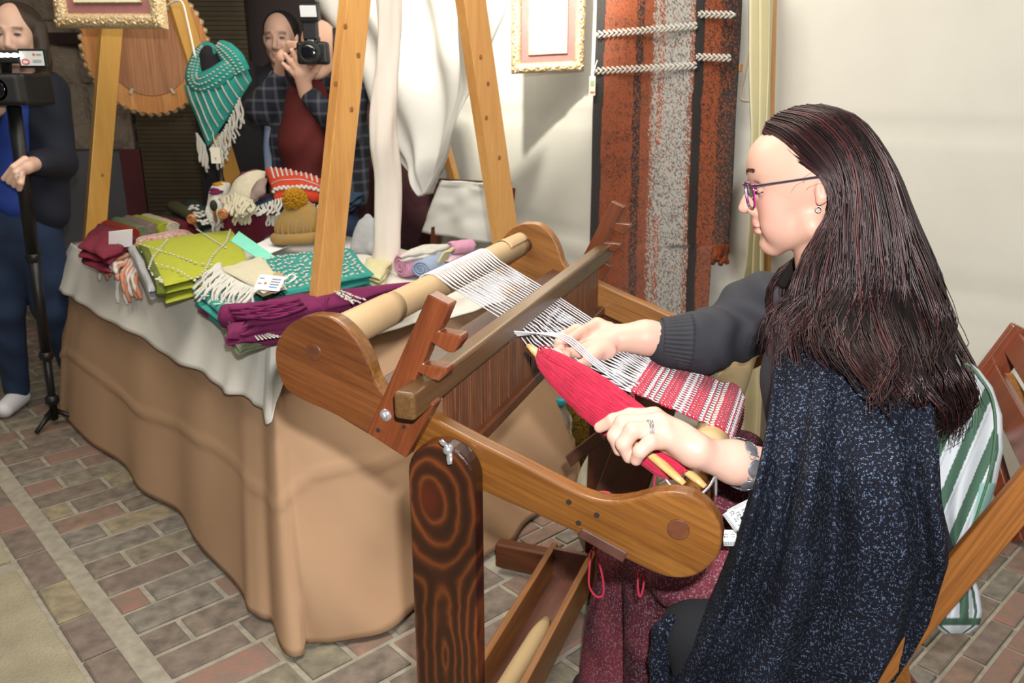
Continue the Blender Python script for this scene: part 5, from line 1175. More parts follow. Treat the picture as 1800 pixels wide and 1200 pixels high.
# --- near (left) hand gripping the shuttle
Hn = WQ(1150, 770, 0.105); B = SDF(WQ(1075, 790, 0.145) - [.06, .16, .07], WQ(1370, 790, 0.170) + [.08, .14, .12], .0019)
B.cone(WQ(1370, 832, 0.195), WQ(1290, 812, 0.142), .034, .0315, .01).cone(WQ(1290, 812, 0.142), WQ(1228, 795, 0.110), .0315, .0235, .012)
B.ell(WQ(1225, 789, 0.100), (.018, .016, .019), HAX, .02)
mcn = [WQ(1150, 732, 0.123), WQ(1160, 742, 0.105), WQ(1168, 756, 0.091), WQ(1174, 775, 0.083)]
for m_, r in zip(mcn, (.0135, .0135, .0130, .0120)): B.cone(WQ(1216, 788, 0.110), m_, .0205, r * 1.1, .012)
B.ell(WQ(1185, 770, 0.107), (.035, .014, .028), HAX, .012)
B.chain([mcn[0], WQ(1108, 731, 0.113), WQ(1078, 739, 0.103), WQ(1054, 751, 0.105)], [.0138, .0122, .0108, .0086], .004)
B.chain([mcn[1], WQ(1095, 743, 0.087), WQ(1081, 766, 0.078), WQ(1089, 790, 0.081)], [.0138, .0130, .0118, .0098], .003)
B.chain([mcn[2], WQ(1112, 756, 0.069), WQ(1096, 780, 0.061), WQ(1106, 803, 0.065)], [.0134, .0128, .0116, .0096], .003)
B.chain([mcn[3], WQ(1143, 777, 0.061), WQ(1125, 793, 0.053), WQ(1118, 808, 0.057)], [.0122, .0118, .0106, .0088], .003)
B.chain([WQ(1212, 797, 0.130), WQ(1178, 795, 0.165), WQ(1140, 785, 0.200), WQ(1115, 770, 0.205)], [.0165, .0135, .0110, .0090], .008)
V3, F3 = B.mesh(); C3 = skincol(V3, (.60, .375, .30))
for m_ in mcn + [WQ(1095, 743, 0.080), WQ(1112, 756, 0.065), WQ(1143, 777, 0.055)]: paint(V3, C3, m_, (.012,) * 3, (.68, .35, .29), .4)
# --- hidden body core joining them (torso, upper arms, legs)
T = SDF(LP(.18, .10, -1.02) - [.2, .1, .0], LP(1.05, .85, .12) + [.12, .25, 0], .011)
hipC = LP(.86, .45, -.44); chest = LP(.77, .45, -.10)
T.cone(hipC, chest, .125, .115, .04); T.cone(LP(.73, .40, -.01), LP(.73, .58, .0), .045, .045, .04)
T.chain([LP(.73, .41, -.01), LP(.80, .29, -.20), WQ(1390, 835, .20)], [.036, .034, .032], .02)
T.chain([LP(.73, .60, .0), WQ(1300, 575, .62), WQ(1210, 604, .505)], [.042, .036, .030], .02)
knN, knF = WQ(1195, 1085, .30), WQ(1110, 1005, .58)
ftN = toL(knN); ftF = toL(knF)
T.chain([LP(.86, .35, -.46), WQ(1240, 1110, .30), LP(ftN[0] + .06, .30, -P1[2] + .10)], [.08, .038, .035], .03); T.chain([LP(.86, .55, -.46), knF, LP(ftF[0] + .1, .58, -P1[2] + .10)], [.09, .058, .04], .03)
V4, F4 = T.mesh(); C4 = skincol(V4)
mb = MB()
for V_, F_ in ((V1, F1), (V2, F2), (V3, F3), (V4, F4)): mb.add(V_, F_)
body = mb.build('body', M_skin, weaver, colors=np.vstack([C1, C2, C3, C4]))
M_nail = mat('nail', 'e3a99d', rough=.25, coat=.5)
for p, d, nrm_ in ((WQ(1053, 752, 0.105), HX * .8 - UZ * .5, None), (WQ(1087, 793, 0.081), -UZ, None), (WQ(1102, 806, 0.065), -UZ, None), (WQ(1113, 808, 0.057), -UZ - .3 * AV * -1, None)):
    nn_ = norm(CAM - p); d = norm(d - nn_ * (d @ nn_)); V, F = ball(p + nn_ * .001, (.0055, .0045, .0018), [d, np.cross(nn_, d), nn_], 2); mk('nail', V, F, M_nail, body)
# brows, lashes, eyeline
M_brow = mat('brow_brown', '4a3029', rough=.8); mb = MB(); mb2 = MB()
for f in (lambda p: p, mir):
    for i in range(130):
        t = random.random(); p = f(hd(1335, 306 - 5 * math.sin(t * 2.4) + random.uniform(-2, 2), .010 + .036 * t)); d_ = V1 - p
        m_ = (np.abs(d_ @ HY) < .0022) & (np.abs(d_[:, 2]) < .0022)
        if not m_.any(): continue
        c_ = V1[m_]; p = c_[np.argmax(c_ @ HX)] + HX * .0008
        mb.add(*tube([p, p + (-HX * .003 + UZ * .0015 + (HY if f is mir else -HY) * -.003)], [.0010, .0004], 3))
    P = [f(hd(1331 + 14 * t, 337 + 1.5 * math.sin(t * 3), .022 + .024 * t)) + HX * .0045 * math.sin(math.pi * (t * .6 + .2)) for t in np.linspace(0, 1, 12)]
    mb2.add(*tube(P, [.0017] * 12, 5))
    for p in P[::1]: mb2.add(*tube([p, p + HX * .006 - UZ * .003], [.0005, .0002], 3))
mb.build('eyebrows', M_brow, weaver); mb2.build('eyelashes', mat('lash', '20161a', rough=.6), weaver)
# glasses
gl = thing('glasses', hd(1325, 330), None, None); gl.parent = weaver; gl.location = Vector((hd(1325, 330) - np.array(world_off(weaver))).tolist())
M_gd = mat('frame_dark_blue', '23263c', rough=.2, coat=.5); M_gm = mat('frame_magenta', 'c01f88', rough=.25, coat=.5)
M_lens = mat('lens_tint', 'cdb8c8', rough=.03); lb = M_lens.node_tree.nodes['Principled BSDF']; lb.inputs['Transmission Weight'].default_value = .95; lb.inputs['IOR'].default_value = 1.05
def mkp(f, rows): return [f(hd(*r)) for r in rows]
for f in (lambda p: p, mir):
    cor = mkp(f, [(1311, 322, .008), (1314, 321, .030), (1323, 326, .058), (1326, 345, .060), (1327, 362, .054), (1322, 366, .034), (1316, 360, .014), (1312, 342, .008)])
    P = catmull(cor, 5, True); P = np.vstack([P, P[:1]]); mk('rim', *tube(P, .0014, 6, cap=False), M_gm, gl); P2 = P + HX * .0012 + UZ * .0004; mk('rim_front', *tube(P2, .0014, 6, cap=False), M_gd, gl)
    c = np.mean(cor, 0); V = np.vstack([[c], P[:-1]]); F = [(0, i + 1, (i + 1) % (len(V) - 1) + 1) for i in range(len(V) - 1)]; mk('lens', V, F, M_lens, gl)
    tp = catmull(mkp(f, [(1323, 327, .060), (1335, 325, .068), (1380, 319, .076), (1430, 312, .080), (1444, 312, .081), (1456, 326, .080)]), 5)
    mk('temple', *tube(tp, [.0032] * 6 + [.0026] * (len(tp) - 6), 8, flat=.7), M_gd, gl); mk('hinge', *ball(f(hd(1325, 327, .062)), (.004, .002, .004), HAX, 1), M_gm, gl)
mk('bridge', *tube(catmull([hd(1311, 325, .009), hd(1306, 324, 0), mir(hd(1311, 325, .009))], 5), .0017, 6), M_gd, gl)
mk('earring', *tube([hd(1439, 368, .074) + .0045 * (HX * math.cos(a) + UZ * math.sin(a)) for a in np.linspace(0, 6.28, 16)], .0009, 5), M_steel, weaver)
# rings and bracelet
M_silver = mat('silver', 'a0a0a8', rough=.3, metal=.7); M_ox = mat('oxidised_disc', '77777c', '606066', rough=.5, metal=.4, ns=80)
rc = (mcn[2] * .52 + WQ(1112, 756, .069) * .48); rd = norm(WQ(1112, 756, .069) - mcn[2]); rx_ = norm(np.cross(rd, UZ)); rz_ = np.cross(rx_, rd)
for o_ in (-.0019, .0019): mk('ring', *tube([rc + rd * o_ + .0145 * (rx_ * math.cos(a) + rz_ * math.sin(a)) for a in np.linspace(0, 2 * math.pi, 30)], .0013, 8, cap=False), M_silver, weaver)
V, F = ball(rc - rd * .0019 + rz_ * .0148 - WV * .002, (.0035, .0028, .0025), HAX, 1); mk('ring_stone', V, F, M_silver, weaver)
brc = thing('bracelet', WQ(1330, 830, .11), None, None); brc.parent = weaver; brc.location = Vector((WQ(1330, 830, .11) - np.array(world_off(weaver))).tolist())
bA, bB = WQ(1370, 832, .19), WQ(1290, 812, .142); bd_ = norm(bA - bB); bc_ = bB + (bA - bB) * .20; bx = norm(np.cross(bd_, UZ)); bx = bx if bx @ (CAM - bc_) > 0 else -bx; bz = np.cross(bx, bd_); bz = bz if bz[2] > 0 else -bz
Rb = .0362; pts = []
for k in range(7):
    a = math.radians(62 - k * 48); c = bc_ + Rb * (bx * math.cos(a) + bz * math.sin(a)) + bd_ * (-.012 * (math.sin(a) * .7 + .3)); nr = norm(bx * math.cos(a) + bz * math.sin(a)); tg_ = np.cross(bd_, nr)
    V, F = ball(c, (.0108, .0125, .0014), [bd_, tg_, nr], 2); mk('disc', V, F, M_ox, brc)
    mk('disc_rim', *tube([c + .0110 * bd_ * math.cos(t) + .0127 * tg_ * math.sin(t) for t in np.linspace(0, 6.283, 24)], .0008, 5, cap=False), M_silver, brc)
    a2 = math.radians(62 - k * 48 - 24); c2 = bc_ + (Rb + .001) * (bx * math.cos(a2) + bz * math.sin(a2)) + bd_ * (-.012 * (math.sin(a2) * .7 + .3)); n2 = norm(bx * math.cos(a2) + bz * math.sin(a2)); t2 = np.cross(bd_, n2)
    for o_ in (-.005, .005): mk('link', *tube([c2 + bd_ * o_ + .0038 * (bd_ * math.cos(t) + t2 * math.sin(t)) for t in np.linspace(0, 6.283, 12)], .0007, 4, cap=False), M_silver, brc)
# --- clothing
M_shirt = mat('charcoal_shirt', '2a2b33', '23242b', rough=.8, ns=8, bump=.2, bs=300, bd=.0008); 
S_ = SDF(LP(.25, .05, -.62) - [.1, .1, 0], LP(1.0, .80, .12) + [.1, .2, 0.02], .006)
S_.cone(LP(.86, .45, -.42), chest, .145, .135, .05); S_.cone(LP(.73, .38, .0), LP(.73, .59, .0), .056, .060, .05)
el = WQ(1262, 606, .60)
S_.chain([LP(.73, .60, .00), WQ(1365, 540, .62), WQ(1300, 575, .62), WQ(1235, 601, .535), WQ(1180, 603, .498)], [.070, .062, .064, .058, .050], .02)
S_.ell(WQ(1232, 638, .575), (.045, .035, .026), HAX, .02); S_.ell(WQ(1330, 520, .63), (.06, .05, .04), HAX, .03)
S_.chain([LP(.73, .36, -.01), LP(.80, .28, -.20), WQ(1410, 838, .22)], [.050, .044, .040], .02)
V, F = S_.mesh()
# wrinkles across the sleeve
V = np.array(V); 
w1, w2 = WQ(1365, 540, .62), WQ(1172, 603, .495); ad = norm(w2 - w1); t_ = (V - w1) @ ad; L_ = np.linalg.norm(w2 - w1); c_ = V - w1 - t_[:, None] * ad; rr = np.linalg.norm(c_, axis=1) + 1e-6; m_ = (t_ > -.02) & (t_ < L_ + .03) & (rr < .11)
ang = np.arctan2(c_ @ UZ, c_ @ WV); dsp = .0035 * np.sin(t_ * 110 + 1.8 * np.sin(ang * 2 + t_ * 25)) * np.clip((L_ - t_ - .02) * 10, 0, 1) + .0011 * np.sin(ang * 30) * np.clip((t_ - L_ + .05) * 40, 0, 1)
V[m_] += (c_ / rr[:, None] * dsp[:, None])[m_]
shirt_o = mk('shirt', V, F, M_shirt, weaver)
c0_, c1_ = WQ(1161, 598, .487), WQ(1212, 601, .505); cd_ = norm(c1_ - c0_); cu_ = norm(np.cross(cd_, UZ)); cv_ = np.cross(cu_, cd_)
V, F = grid(lambda u, v: c0_ + (c1_ - c0_) * v + (cu_ * math.cos(6.2832 * u) + cv_ * math.sin(6.2832 * u)) * (.0415 + .0115 * v + .0013 * math.sin(6.2832 * u * 34) * (.4 + .6 * math.sin(3.14 * v))), 272, 10, True)
mk('cuff', V, F, M_shirt, shirt_o, solid=.003)
# lurex knit material
def lurex(name, c, c2, spark, thr=.64, sc=260, base_rough=.9):
    m, nt, b = _nt(name); b.inputs['Roughness'].default_value = base_rough; b.inputs['Specular IOR Level'].default_value = .15
    tc = N(nt, 'ShaderNodeTexCoord'); n = N(nt, 'ShaderNodeTexNoise', Scale=7, Detail=4); nt.links.new(tc.outputs['Object'], n.inputs['Vector']); base = ramp(nt, n.outputs['Fac'], [(.35, c), (.65, c2)])
    mp = N(nt, 'ShaderNodeMapping'); mp.inputs['Scale'].default_value = (1, 1, 1.9); nt.links.new(tc.outputs['Object'], mp.inputs[0])
    v = N(nt, 'ShaderNodeTexVoronoi', Scale=sc, Randomness=.55); nt.links.new(mp.outputs[0], v.inputs['Vector'])
    n3 = N(nt, 'ShaderNodeTexNoise', Scale=sc * .55, Detail=1); nt.links.new(tc.outputs['Object'], n3.inputs['Vector'])
    sel = ramp(nt, n3.outputs['Fac'], [(thr - .06, 0.), (thr, 1.)]); dot = ramp(nt, v.outputs['Distance'], [(.25, 1.), (.5, 0.)])
    ml = N(nt, 'ShaderNodeMath', operation='MULTIPLY'); nt.links.new(sel, ml.inputs[0]); nt.links.new(dot, ml.inputs[1])
    mx = N(nt, 'ShaderNodeMix', data_type='RGBA'); nt.links.new(ml.outputs[0], mx.inputs['Factor']); nt.links.new(base, mx.inputs['A']); mx.inputs['B'].default_value = s2l(spark); nt.links.new(mx.outputs['Result'], b.inputs['Base Color'])
    bumpn(nt, b, v.outputs['Distance'], .7, .0015); return m
M_cape = lurex('cape_navy_lurex', '10121b', '181a26', '6f84a2', thr=.60, sc=400)
M_skirtp = lurex('skirt_plum_lurex', '351724', '74343f', 'a08f98', thr=.58, sc=360)
M_black = mat('black_jersey', '0e1015', '14161c', rough=.9, ns=10, bump=.2, bs=300); M_velvet = mat('velvet_navy', '0b0c14', '14141f', rough=.7, ns=20, sheen=.25, bump=.5, bs=120, bd=.002)
rows = [(505, 1432, 1520), (530, 1400, 1570), (560, 1380, 1608), (600, 1368, 1632), (660, 1362, 1645), (735, 1352, 1640), (800, 1340, 1648), (875, 1322, 1652), (930, 1304, 1662), (980, 1288, 1664), (1030, 1268, 1648), (1080, 1242, 1632), (1130, 1215, 1606), (1200, 1180, 1560), (1290, 1140, 1520), (1360, 1110, 1490)]
R = np.array(rows, float); QC = .45
def qnf(y): return float(np.interp(y, [505, 560, 620, 690, 750, 810, 870, 950, 1040, 1360], [.42, .32, .26, .205, .155, .115, .10, .11, .14, .20]))
def qof(y): return float(np.interp(y, [505, 620, 690, 750, 810, 890, 980, 1360], [.09, .085, .065, .04, .018, .020, .06, .09]))
def cape(u, v):
    y = 505 + (1360 - 505) * v; xl, xr, qn = np.interp(y, R[:, 0], R[:, 1]), np.interp(y, R[:, 0], R[:, 2]), qnf(y)
    qe = qn + qof(y); a, b_ = toL(WQ(xl, y, qe)), toL(WQ(xr, y, qe)); th = 2 * math.pi * u
    cx = -math.cos(th); sy = math.sin(th)
    f = (1 - cx) / 2 if False else (cx + 1) / 2
    s_ = a[0] + (b_[0] - a[0]) * f; z = a[2] + (b_[2] - a[2]) * f
    g = abs(sy) ** .75 * (1 if sy > 0 else -1)
    q = qe - g * (qe - qn) if sy > 0 else qe - g * (.78 - qe) * (.6 + .4 * min(1, (y - 505) / 150))
    amp = min(1, (y - 505) / 320)
    fold = (.024 * math.sin(th * 7 + 1.2 * math.sin(v * 4) - 2.2 * v) + .014 * math.sin(th * 13 - v * 5) + .016 * vn(th * 2.2, v * 5, 6) + .006 * vn(th * 6, v * 14, 7)) * amp
    if sy > 0: fold += -.03 * math.exp(-((f - (.26 - .10 * v)) / .035) ** 2) * amp + .02 * math.exp(-((f - (.34 - .08 * v)) / .05) ** 2) * amp
    return LP(s_, q - fold * (1 if sy > 0 else -1) * abs(sy) ** .5, z)
V, F = grid(cape, 220, 150, True); cp_o = mk('cape', V, F, M_cape, weaver, solid=.004)
hs = SDF(WQ(1500, 600, .4) - [.22, .26, .22], WQ(1500, 600, .4) + [.26, .22, .22], .005)
hs.chain([WQ(1395, 560, .42), WQ(1425, 560, .38), WQ(1490, 560, .36), WQ(1560, 590, .35), WQ(1620, 650, .35), WQ(1640, 695, .42)], [.025, .032, .038, .042, .048, .050], .03)
hs.chain([WQ(1650, 690, .40), WQ(1640, 640, .52), WQ(1560, 560, .62)], [.058, .055, .05], .03); hs.cone(WQ(1590, 705, .33), WQ(1660, 705, .42), .034, .042, .03)
V, F = hs.mesh(); V = np.array(V); V += norm(np.array([1, 0, 0])) * 0 + (np.sin(V @ np.array([60, 30, 90.])) * .003)[:, None] * np.array([0, 0, 1.]); mk('hood', V, F, M_velvet, cp_o)
# plum skirt over the lap and far leg
sk = SDF(LP(.12, .15, -1.0) - [.1, .1, 0], LP(1.0, .85, -.05) + [.1, .2, 0], .008)
sk.cone(LP(.86, .36, -.45), WQ(1200, 1018, .33), .105, .062, .04); sk.cone(LP(.86, .55, -.45), WQ(1125, 985, .58), .11, .085, .04)
sk.cone(WQ(1120, 985, .58), WQ(1085, 1400, .58), .085, .15, .03); sk.cone(WQ(1165, 1030, .42), WQ(1180, 1400, .42), .075, .10, .06)
sk.cone(WQ(1290, 860, .44), LP(.80, .45, -.38), .062, .12, .05); sk.cone(WQ(1262, 838, .42), WQ(1262, 838, .62), .05, .05, .04); sk.cone(WQ(1245, 900, .40), WQ(1180, 1000, .42), .06, .07, .05); sk.ell(WQ(1300, 795, .50), (.05, .09, .03), HAX, .03)
V, F = sk.mesh(); V = np.array(V); th_ = V @ WV * 1.0 + V @ AV * .6
V += (.006 * np.sin(th_ * 55 + 3 * np.sin(V[:, 2] * 6)) * np.clip((1.0 - V[:, 2]) * 2, 0, 1))[:, None] * (-WV * .7 - AV * .3)
mk('skirt', V, F, M_skirtp, weaver)
tr = SDF(LP(.2, .1, -1.0) - [.1, .1, 0], LP(.95, .7, -.3) + [.1, .1, 0], .008)
tr.cone(LP(.84, .30, -.48), WQ(1232, 1108, .27), .09, .062, .03); tr.cone(WQ(1226, 1112, .27), LP(toL(WQ(1226, 1112, .27))[0] + .10, .28, -P1[2] + .11), .064, .055, .02)
tr.cone(WQ(1150, 1330, .55), LP(.50, .56, -P1[2] + .1), .05, .05, .02)
V, F = tr.mesh(); mk('trousers', V, F, M_black, weaver)
ck = SDF(WQ(1165, 1150, .25) - [.1, .1, .35], WQ(1165, 1150, .25) + [.12, .1, .2], .005); ck.chain([WQ(1180, 1088, .235), WQ(1162, 1110, .232), WQ(1158, 1160, .232), WQ(1164, 1260, .235)], [.010, .016, .018, .018], .008)
V, F = ck.mesh(); mk('cape_edge', V, F, M_cape, cp_o)
for q, s_ in ((.28, toL(WQ(1226, 1112, .27))[0] + .06), (.56, .44)):
    sh = SDF(LP(s_ - .2, q - .08, -P1[2]), LP(s_ + .16, q + .08, -P1[2] + .14) + [.05, .1, 0], .006); sh.lo = np.minimum(LP(s_ - .22, q - .1, -P1[2]), LP(s_ + .16, q - .1, -P1[2])) - .05; sh.n = np.array([80, 60, 30]); sh.f = np.full(sh.n, 1., np.float32)
    sh.chain([LP(s_ + .07, q, -P1[2] + .05), LP(s_ - .05, q, -P1[2] + .05), LP(s_ - .14, q, -P1[2] + .035)], [.04, .042, .032], .02)
    V, F = sh.mesh(); mk('shoe', V, F, M_black, weaver)
# --- hair: guide locks laid over the skull, strands interpolated between them
G = [
 [(1340, 236, .012), (1368, 256, .046), (1402, 286, .068), (1438, 308, .080), (1455, 345, .086), (1449, 395, .092), (1425, 445, .105), (1396, 490, .12), (1362, 540, .13), (1345, 590, .13)],
 [(1347, 218, .010), (1385, 234, .050), (1430, 278, .076), (1464, 320, .088), (1470, 370, .096), (1458, 425, .108), (1432, 480, .125), (1405, 540, .14), (1380, 590, .145), (1362, 640, .145)],
 [(1362, 204, .004), (1412, 216, .052), (1462, 262, .078), (1486, 325, .092), (1488, 390, .104), (1478, 460, .120), (1462, 520, .138), (1455, 580, .15), (1470, 630, .155), (1500, 665, .158)],
 [(1380, 195, .0), (1440, 208, .050), (1492, 262, .078), (1512, 335, .094), (1512, 410, .108), (1508, 490, .128), (1503, 560, .148), (1510, 625, .162), (1535, 680, .168), (1543, 735, .166)],
 [(1398, 190, .0), (1464, 204, .044), (1518, 268, .072), (1540, 350, .090), (1548, 440, .106), (1555, 530, .130), (1562, 600, .150), (1560, 660, .165), (1580, 705, .168), (1585, 700, .166)],
 [(1415, 188, .0), (1482, 204, .036), (1538, 275, .060), (1565, 365, .080), (1580, 460, .100), (1592, 550, .122), (1602, 630, .140), (1615, 690, .150), (1640, 725, .150), (1655, 735, .15)],
 [(1430, 187, .0), (1498, 206, .024), (1556, 284, .042), (1588, 380, .058), (1614, 480, .078), (1636, 570, .098), (1650, 640, .112), (1668, 695, .12), (1664, 740, .12), (1650, 762, .12)],
 [(1438, 187, -.004), (1508, 210, .008), (1568, 294, .018), (1606, 395, .026), (1640, 495, .040), (1668, 590, .056), (1684, 650, .066), (1694, 700, .07), (1676, 745, .07), (1655, 770, .07)],
 [(1440, 187, -.008), (1512, 212, -.012), (1574, 298, -.014), (1614, 402, -.012), (1652, 500, -.004), (1682, 598, .006), (1698, 655, .014), (1704, 700, .02), (1690, 735, .02), (1680, 750, .02)],
 [(1430, 187, -.012), (1500, 208, -.036), (1560, 286, -.052), (1596, 384, -.056), (1626, 480, -.056), (1655, 570, -.05), (1672, 640, -.045), (1680, 690, -.04), (1672, 730, -.04), (1665, 745, -.04)],
 [(1405, 190, -.010), (1470, 206, -.050), (1520, 275, -.074), (1545, 355, -.088), (1560, 445, -.095), (1570, 530, -.10), (1585, 600, -.10), (1600, 660, -.10), (1610, 700, -.10), (1612, 720, -.10)],
 [(1375, 200, -.010), (1430, 216, -.054), (1470, 272, -.078), (1490, 335, -.090), (1488, 400, -.100), (1475, 465, -.105), (1460, 520, -.105), (1450, 570, -.105), (1450, 600, -.105), (1455, 620, -.105)],
 [(1340, 236, -.012), (1372, 256, -.050), (1410, 292, -.074), (1430, 340, -.084), (1428, 390, -.088), (1405, 440, -.088), (1372, 480, -.085), (1352, 520, -.083), (1345, 560, -.083), (1352, 600, -.083)]]
NSMP = 30; GC = []
RR = np.array([(505, 1432, 1520), (530, 1400, 1570), (560, 1380, 1608), (600, 1368, 1632), (660, 1362, 1645), (735, 1352, 1640), (800, 1340, 1648)], float)
def over(x, y, lat):
    if y < 515 or lat < .03: return lat
    xl, xr, qn = np.interp(y, RR[:, 0], RR[:, 1]), np.interp(y, RR[:, 0], RR[:, 2]), qnf(y)
    if x > 1590 and y > 590: lat = max(lat, .165)
    k = (x - (xl + xr) / 2) / ((xr - xl) / 2); g = max(0, 1 - k * k) ** .375
    return max(lat, QH - (qn + qof(y) * (1 - g)) + .022) if abs(k) < 1 else lat
G = [[(x, y, over(x, y, l)) for x, y, l in g] for g in G]
for g in G:
    P = catmull([hd(*p) for p in g], 8); d = np.r_[0, np.cumsum(np.linalg.norm(np.diff(P, axis=0), axis=1))]; GC.append(np.array([[np.interp(t, d / d[-1], P[:, k]) for k in range(3)] for t in np.linspace(0, 1, NSMP)]))
GC = np.array(GC)
def gsurf(g, i): j = min(int(g), len(GC) - 2); t = g - j; return GC[j, i] * (1 - t) + GC[j + 1, i] * t
hcn = hd(1436, 300)
ctr = np.array([hcn + (GC[:, i].mean(0) - hcn) * .35 if i > 8 else hcn for i in range(NSMP)])
def under(u, v):
    i = v * (NSMP - 1) * (.80 + .06 * math.sin(u * 37) + .04 * math.sin(u * 91)); j = int(i); t = i - j; p = gsurf(u * (len(GC) - 1.001), j) * (1 - t) + gsurf(u * (len(GC) - 1.001), min(j + 1, NSMP - 1)) * t
    c = ctr[j]; return p + norm(c - p) * .010
M_under = mat('hair_under', '120c0c', rough=.75, spec=.2); V, F = grid(under, 90, 60); mk('hair_base', V, F, M_under, weaver, solid=.010)
def hairmat(name, c, rough=.34):
    m, nt, b = _nt(name); b.inputs['Base Color'].default_value = s2l(c); b.inputs['Roughness'].default_value = rough; b.inputs['Specular IOR Level'].default_value = .5; b.inputs['Specular Tint'].default_value = (1., .85, .85, 1); return m
HM = [hairmat('hair_black_brown', '1c1213'), hairmat('hair_dark_brown', '2c1919'), hairmat('hair_chestnut', '4a2626'), hairmat('hair_soft_black', '130d0f')]
hm = MB()
NS = 2600
clump = RNG.rand(90) * (len(GC) - 1)
for k in range(NS):
    g = RNG.rand() * (len(GC) - 1.02)
    if RNG.rand() < .6: g = np.clip(clump[RNG.randint(90)] + RNG.randn() * .03, 0, len(GC) - 1.02)
    ph = g * 1.5 + RNG.randn() * .25 + 1.2 * math.sin(int(g * 7) * 2.1); off = RNG.randn(3) * .0022; depth = RNG.rand() * .010; L_ = RNG.uniform(.78, 1.03); n = 20; P = []
    fz = RNG.rand() < .06
    for q in range(n):
        t = q / (n - 1) * L_; i = min(t, .9999) * (NSMP - 1); j = int(i); f = i - j; p = gsurf(g, j) * (1 - f) + gsurf(g, min(j + 1, NSMP - 1)) * f
        if t > 1: p = p + (gsurf(g, NSMP - 1) - gsurf(g, NSMP - 2)) * (t - 1) * 15
        c = ctr[j]; inn = norm(c - p); a = max(0, t - .35) / .65
        wv_ = .014 * a * math.sin(t * 17 + ph) + .003 * a * math.sin(t * 38 + ph * 2)
        p = p + inn * (depth - .002 - .007 * a * math.cos(t * 17 + ph)) + off * (.4 + 1.5 * a) + np.array([0.7, -.2, 0]) * wv_ + AV * wv_ * .6
        if fz: p = p + off * 3.5 * a - inn * .006 * a
        P.append(p)
    r = .00075 if fz else .0013
    V, F = tube(P, [r * min(1, .4 + 3 * (1 - q / (n - 1))) for q in range(n)], 3, cap=False); hm.add(V, F, int(RNG.choice(4, p=[.34, .30, .14, .22])))
for k in range(3):   # short loose hairs at the temple and nape
    a = hd(1400 + RNG.rand() * 60, 300 + RNG.rand() * 20, .080); b_ = a + HX * RNG.uniform(-.02, .03) - UZ * RNG.uniform(.01, .05); hm.add(*tube(catmull([a, (a + b_) / 2 + HX * .008 + HY * .004, b_], 4), .00018, 3, cap=False), 2)
hm.build('hair', HM, weaver)
# ================================================================ SHUTTLE in her hand
sh = thing('stick_shuttle', WQ(1085, 760, .17), 'two-stick shuttle wound with bright red yarn, gripped in the near hand', 'shuttle')
W_stk = wood('wood_stick', ['c79a5e', 'd6ac70', 'b98a50'], norm(WQ(1240, 855, .15) - WQ(925, 605, .22)), rough=.4, dark='b08048')
sa, sb = WQ(928, 607, .250), WQ(1203, 850, .080); sc2, sd2 = WQ(958, 622, .275), WQ(1240, 855, .118)
for a, b_ in ((sa, sb), (sc2, sd2)):
    n = 24; mk('stick', *tube([a + (b_ - a) * t for t in np.linspace(0, 1, n)], [.0045, .007] + [.0082] * (n - 5) + [.0078, .007, .0045], 14, flat=.8), W_stk, sh)
ya, yb = WQ(948, 622, .238), WQ(1206, 826, .120); yd = norm(yb - ya); yn = norm(CAM - (ya + yb) / 2); yn = norm(yn - yd * (yn @ yd)); yu = np.cross(yd, yn)
YL = np.linalg.norm(yb - ya)
def yr(t): return np.interp(t, [0, .04, .12, .25, .4, .6, .78, .9, .97, 1], [.010, .018, .024, .031, .036, .036, .035, .034, .026, .012])
def yp(t, a, e=0): 
    r = yr(t); return ya + yd * YL * t + (yu * math.cos(a) * (r + e) + yn * math.sin(a) * (r * .85 + e)) 
mb = MB(); mb.add(*grid(lambda u, v: yp(v, 2 * math.pi * u, -.001), 40, 50, True))
for k in range(150):
    a0 = 2 * math.pi * k / 150 + random.uniform(-.03, .03); tw = random.choice([-.5, -.2, .15, .4, .6]) + random.uniform(-.15, .15); t0, t1 = random.uniform(.0, .08), random.uniform(.92, 1.0); e = random.uniform(-.0004, .0012)
    mb.add(*tube([yp(t0 + (t1 - t0) * t, a0 + tw * (t - .5) * 1.6, e) for t in np.linspace(0, 1, 22)], .00105, 4, cap=False))
for k in range(14):  # cross winds near the handle end
    t0 = .80 + .012 * k; mb.add(*tube([yp(t0 + .03 * math.sin(a), a, .001) for a in np.linspace(0, 6.28, 24)], .0011, 4, cap=False))
mb.build('yarn', M_red, sh)
mk('yarn_loop', *tube(catmull([yp(.02, 1.2, .002), yp(.0, 2.0, .006), yp(-.0, 3.0, .006), yp(.05, 2.6, .004), yp(.08, 1.8, .003)], 6), .0014, 6), M_red, sh)
mk('yarn_knot', *tube(catmull([WQ(1196, 822, .128), WQ(1204, 818, .12), WQ(1210, 824, .125), WQ(1200, 830, .122)], 6), .002, 6), M_red, sh)
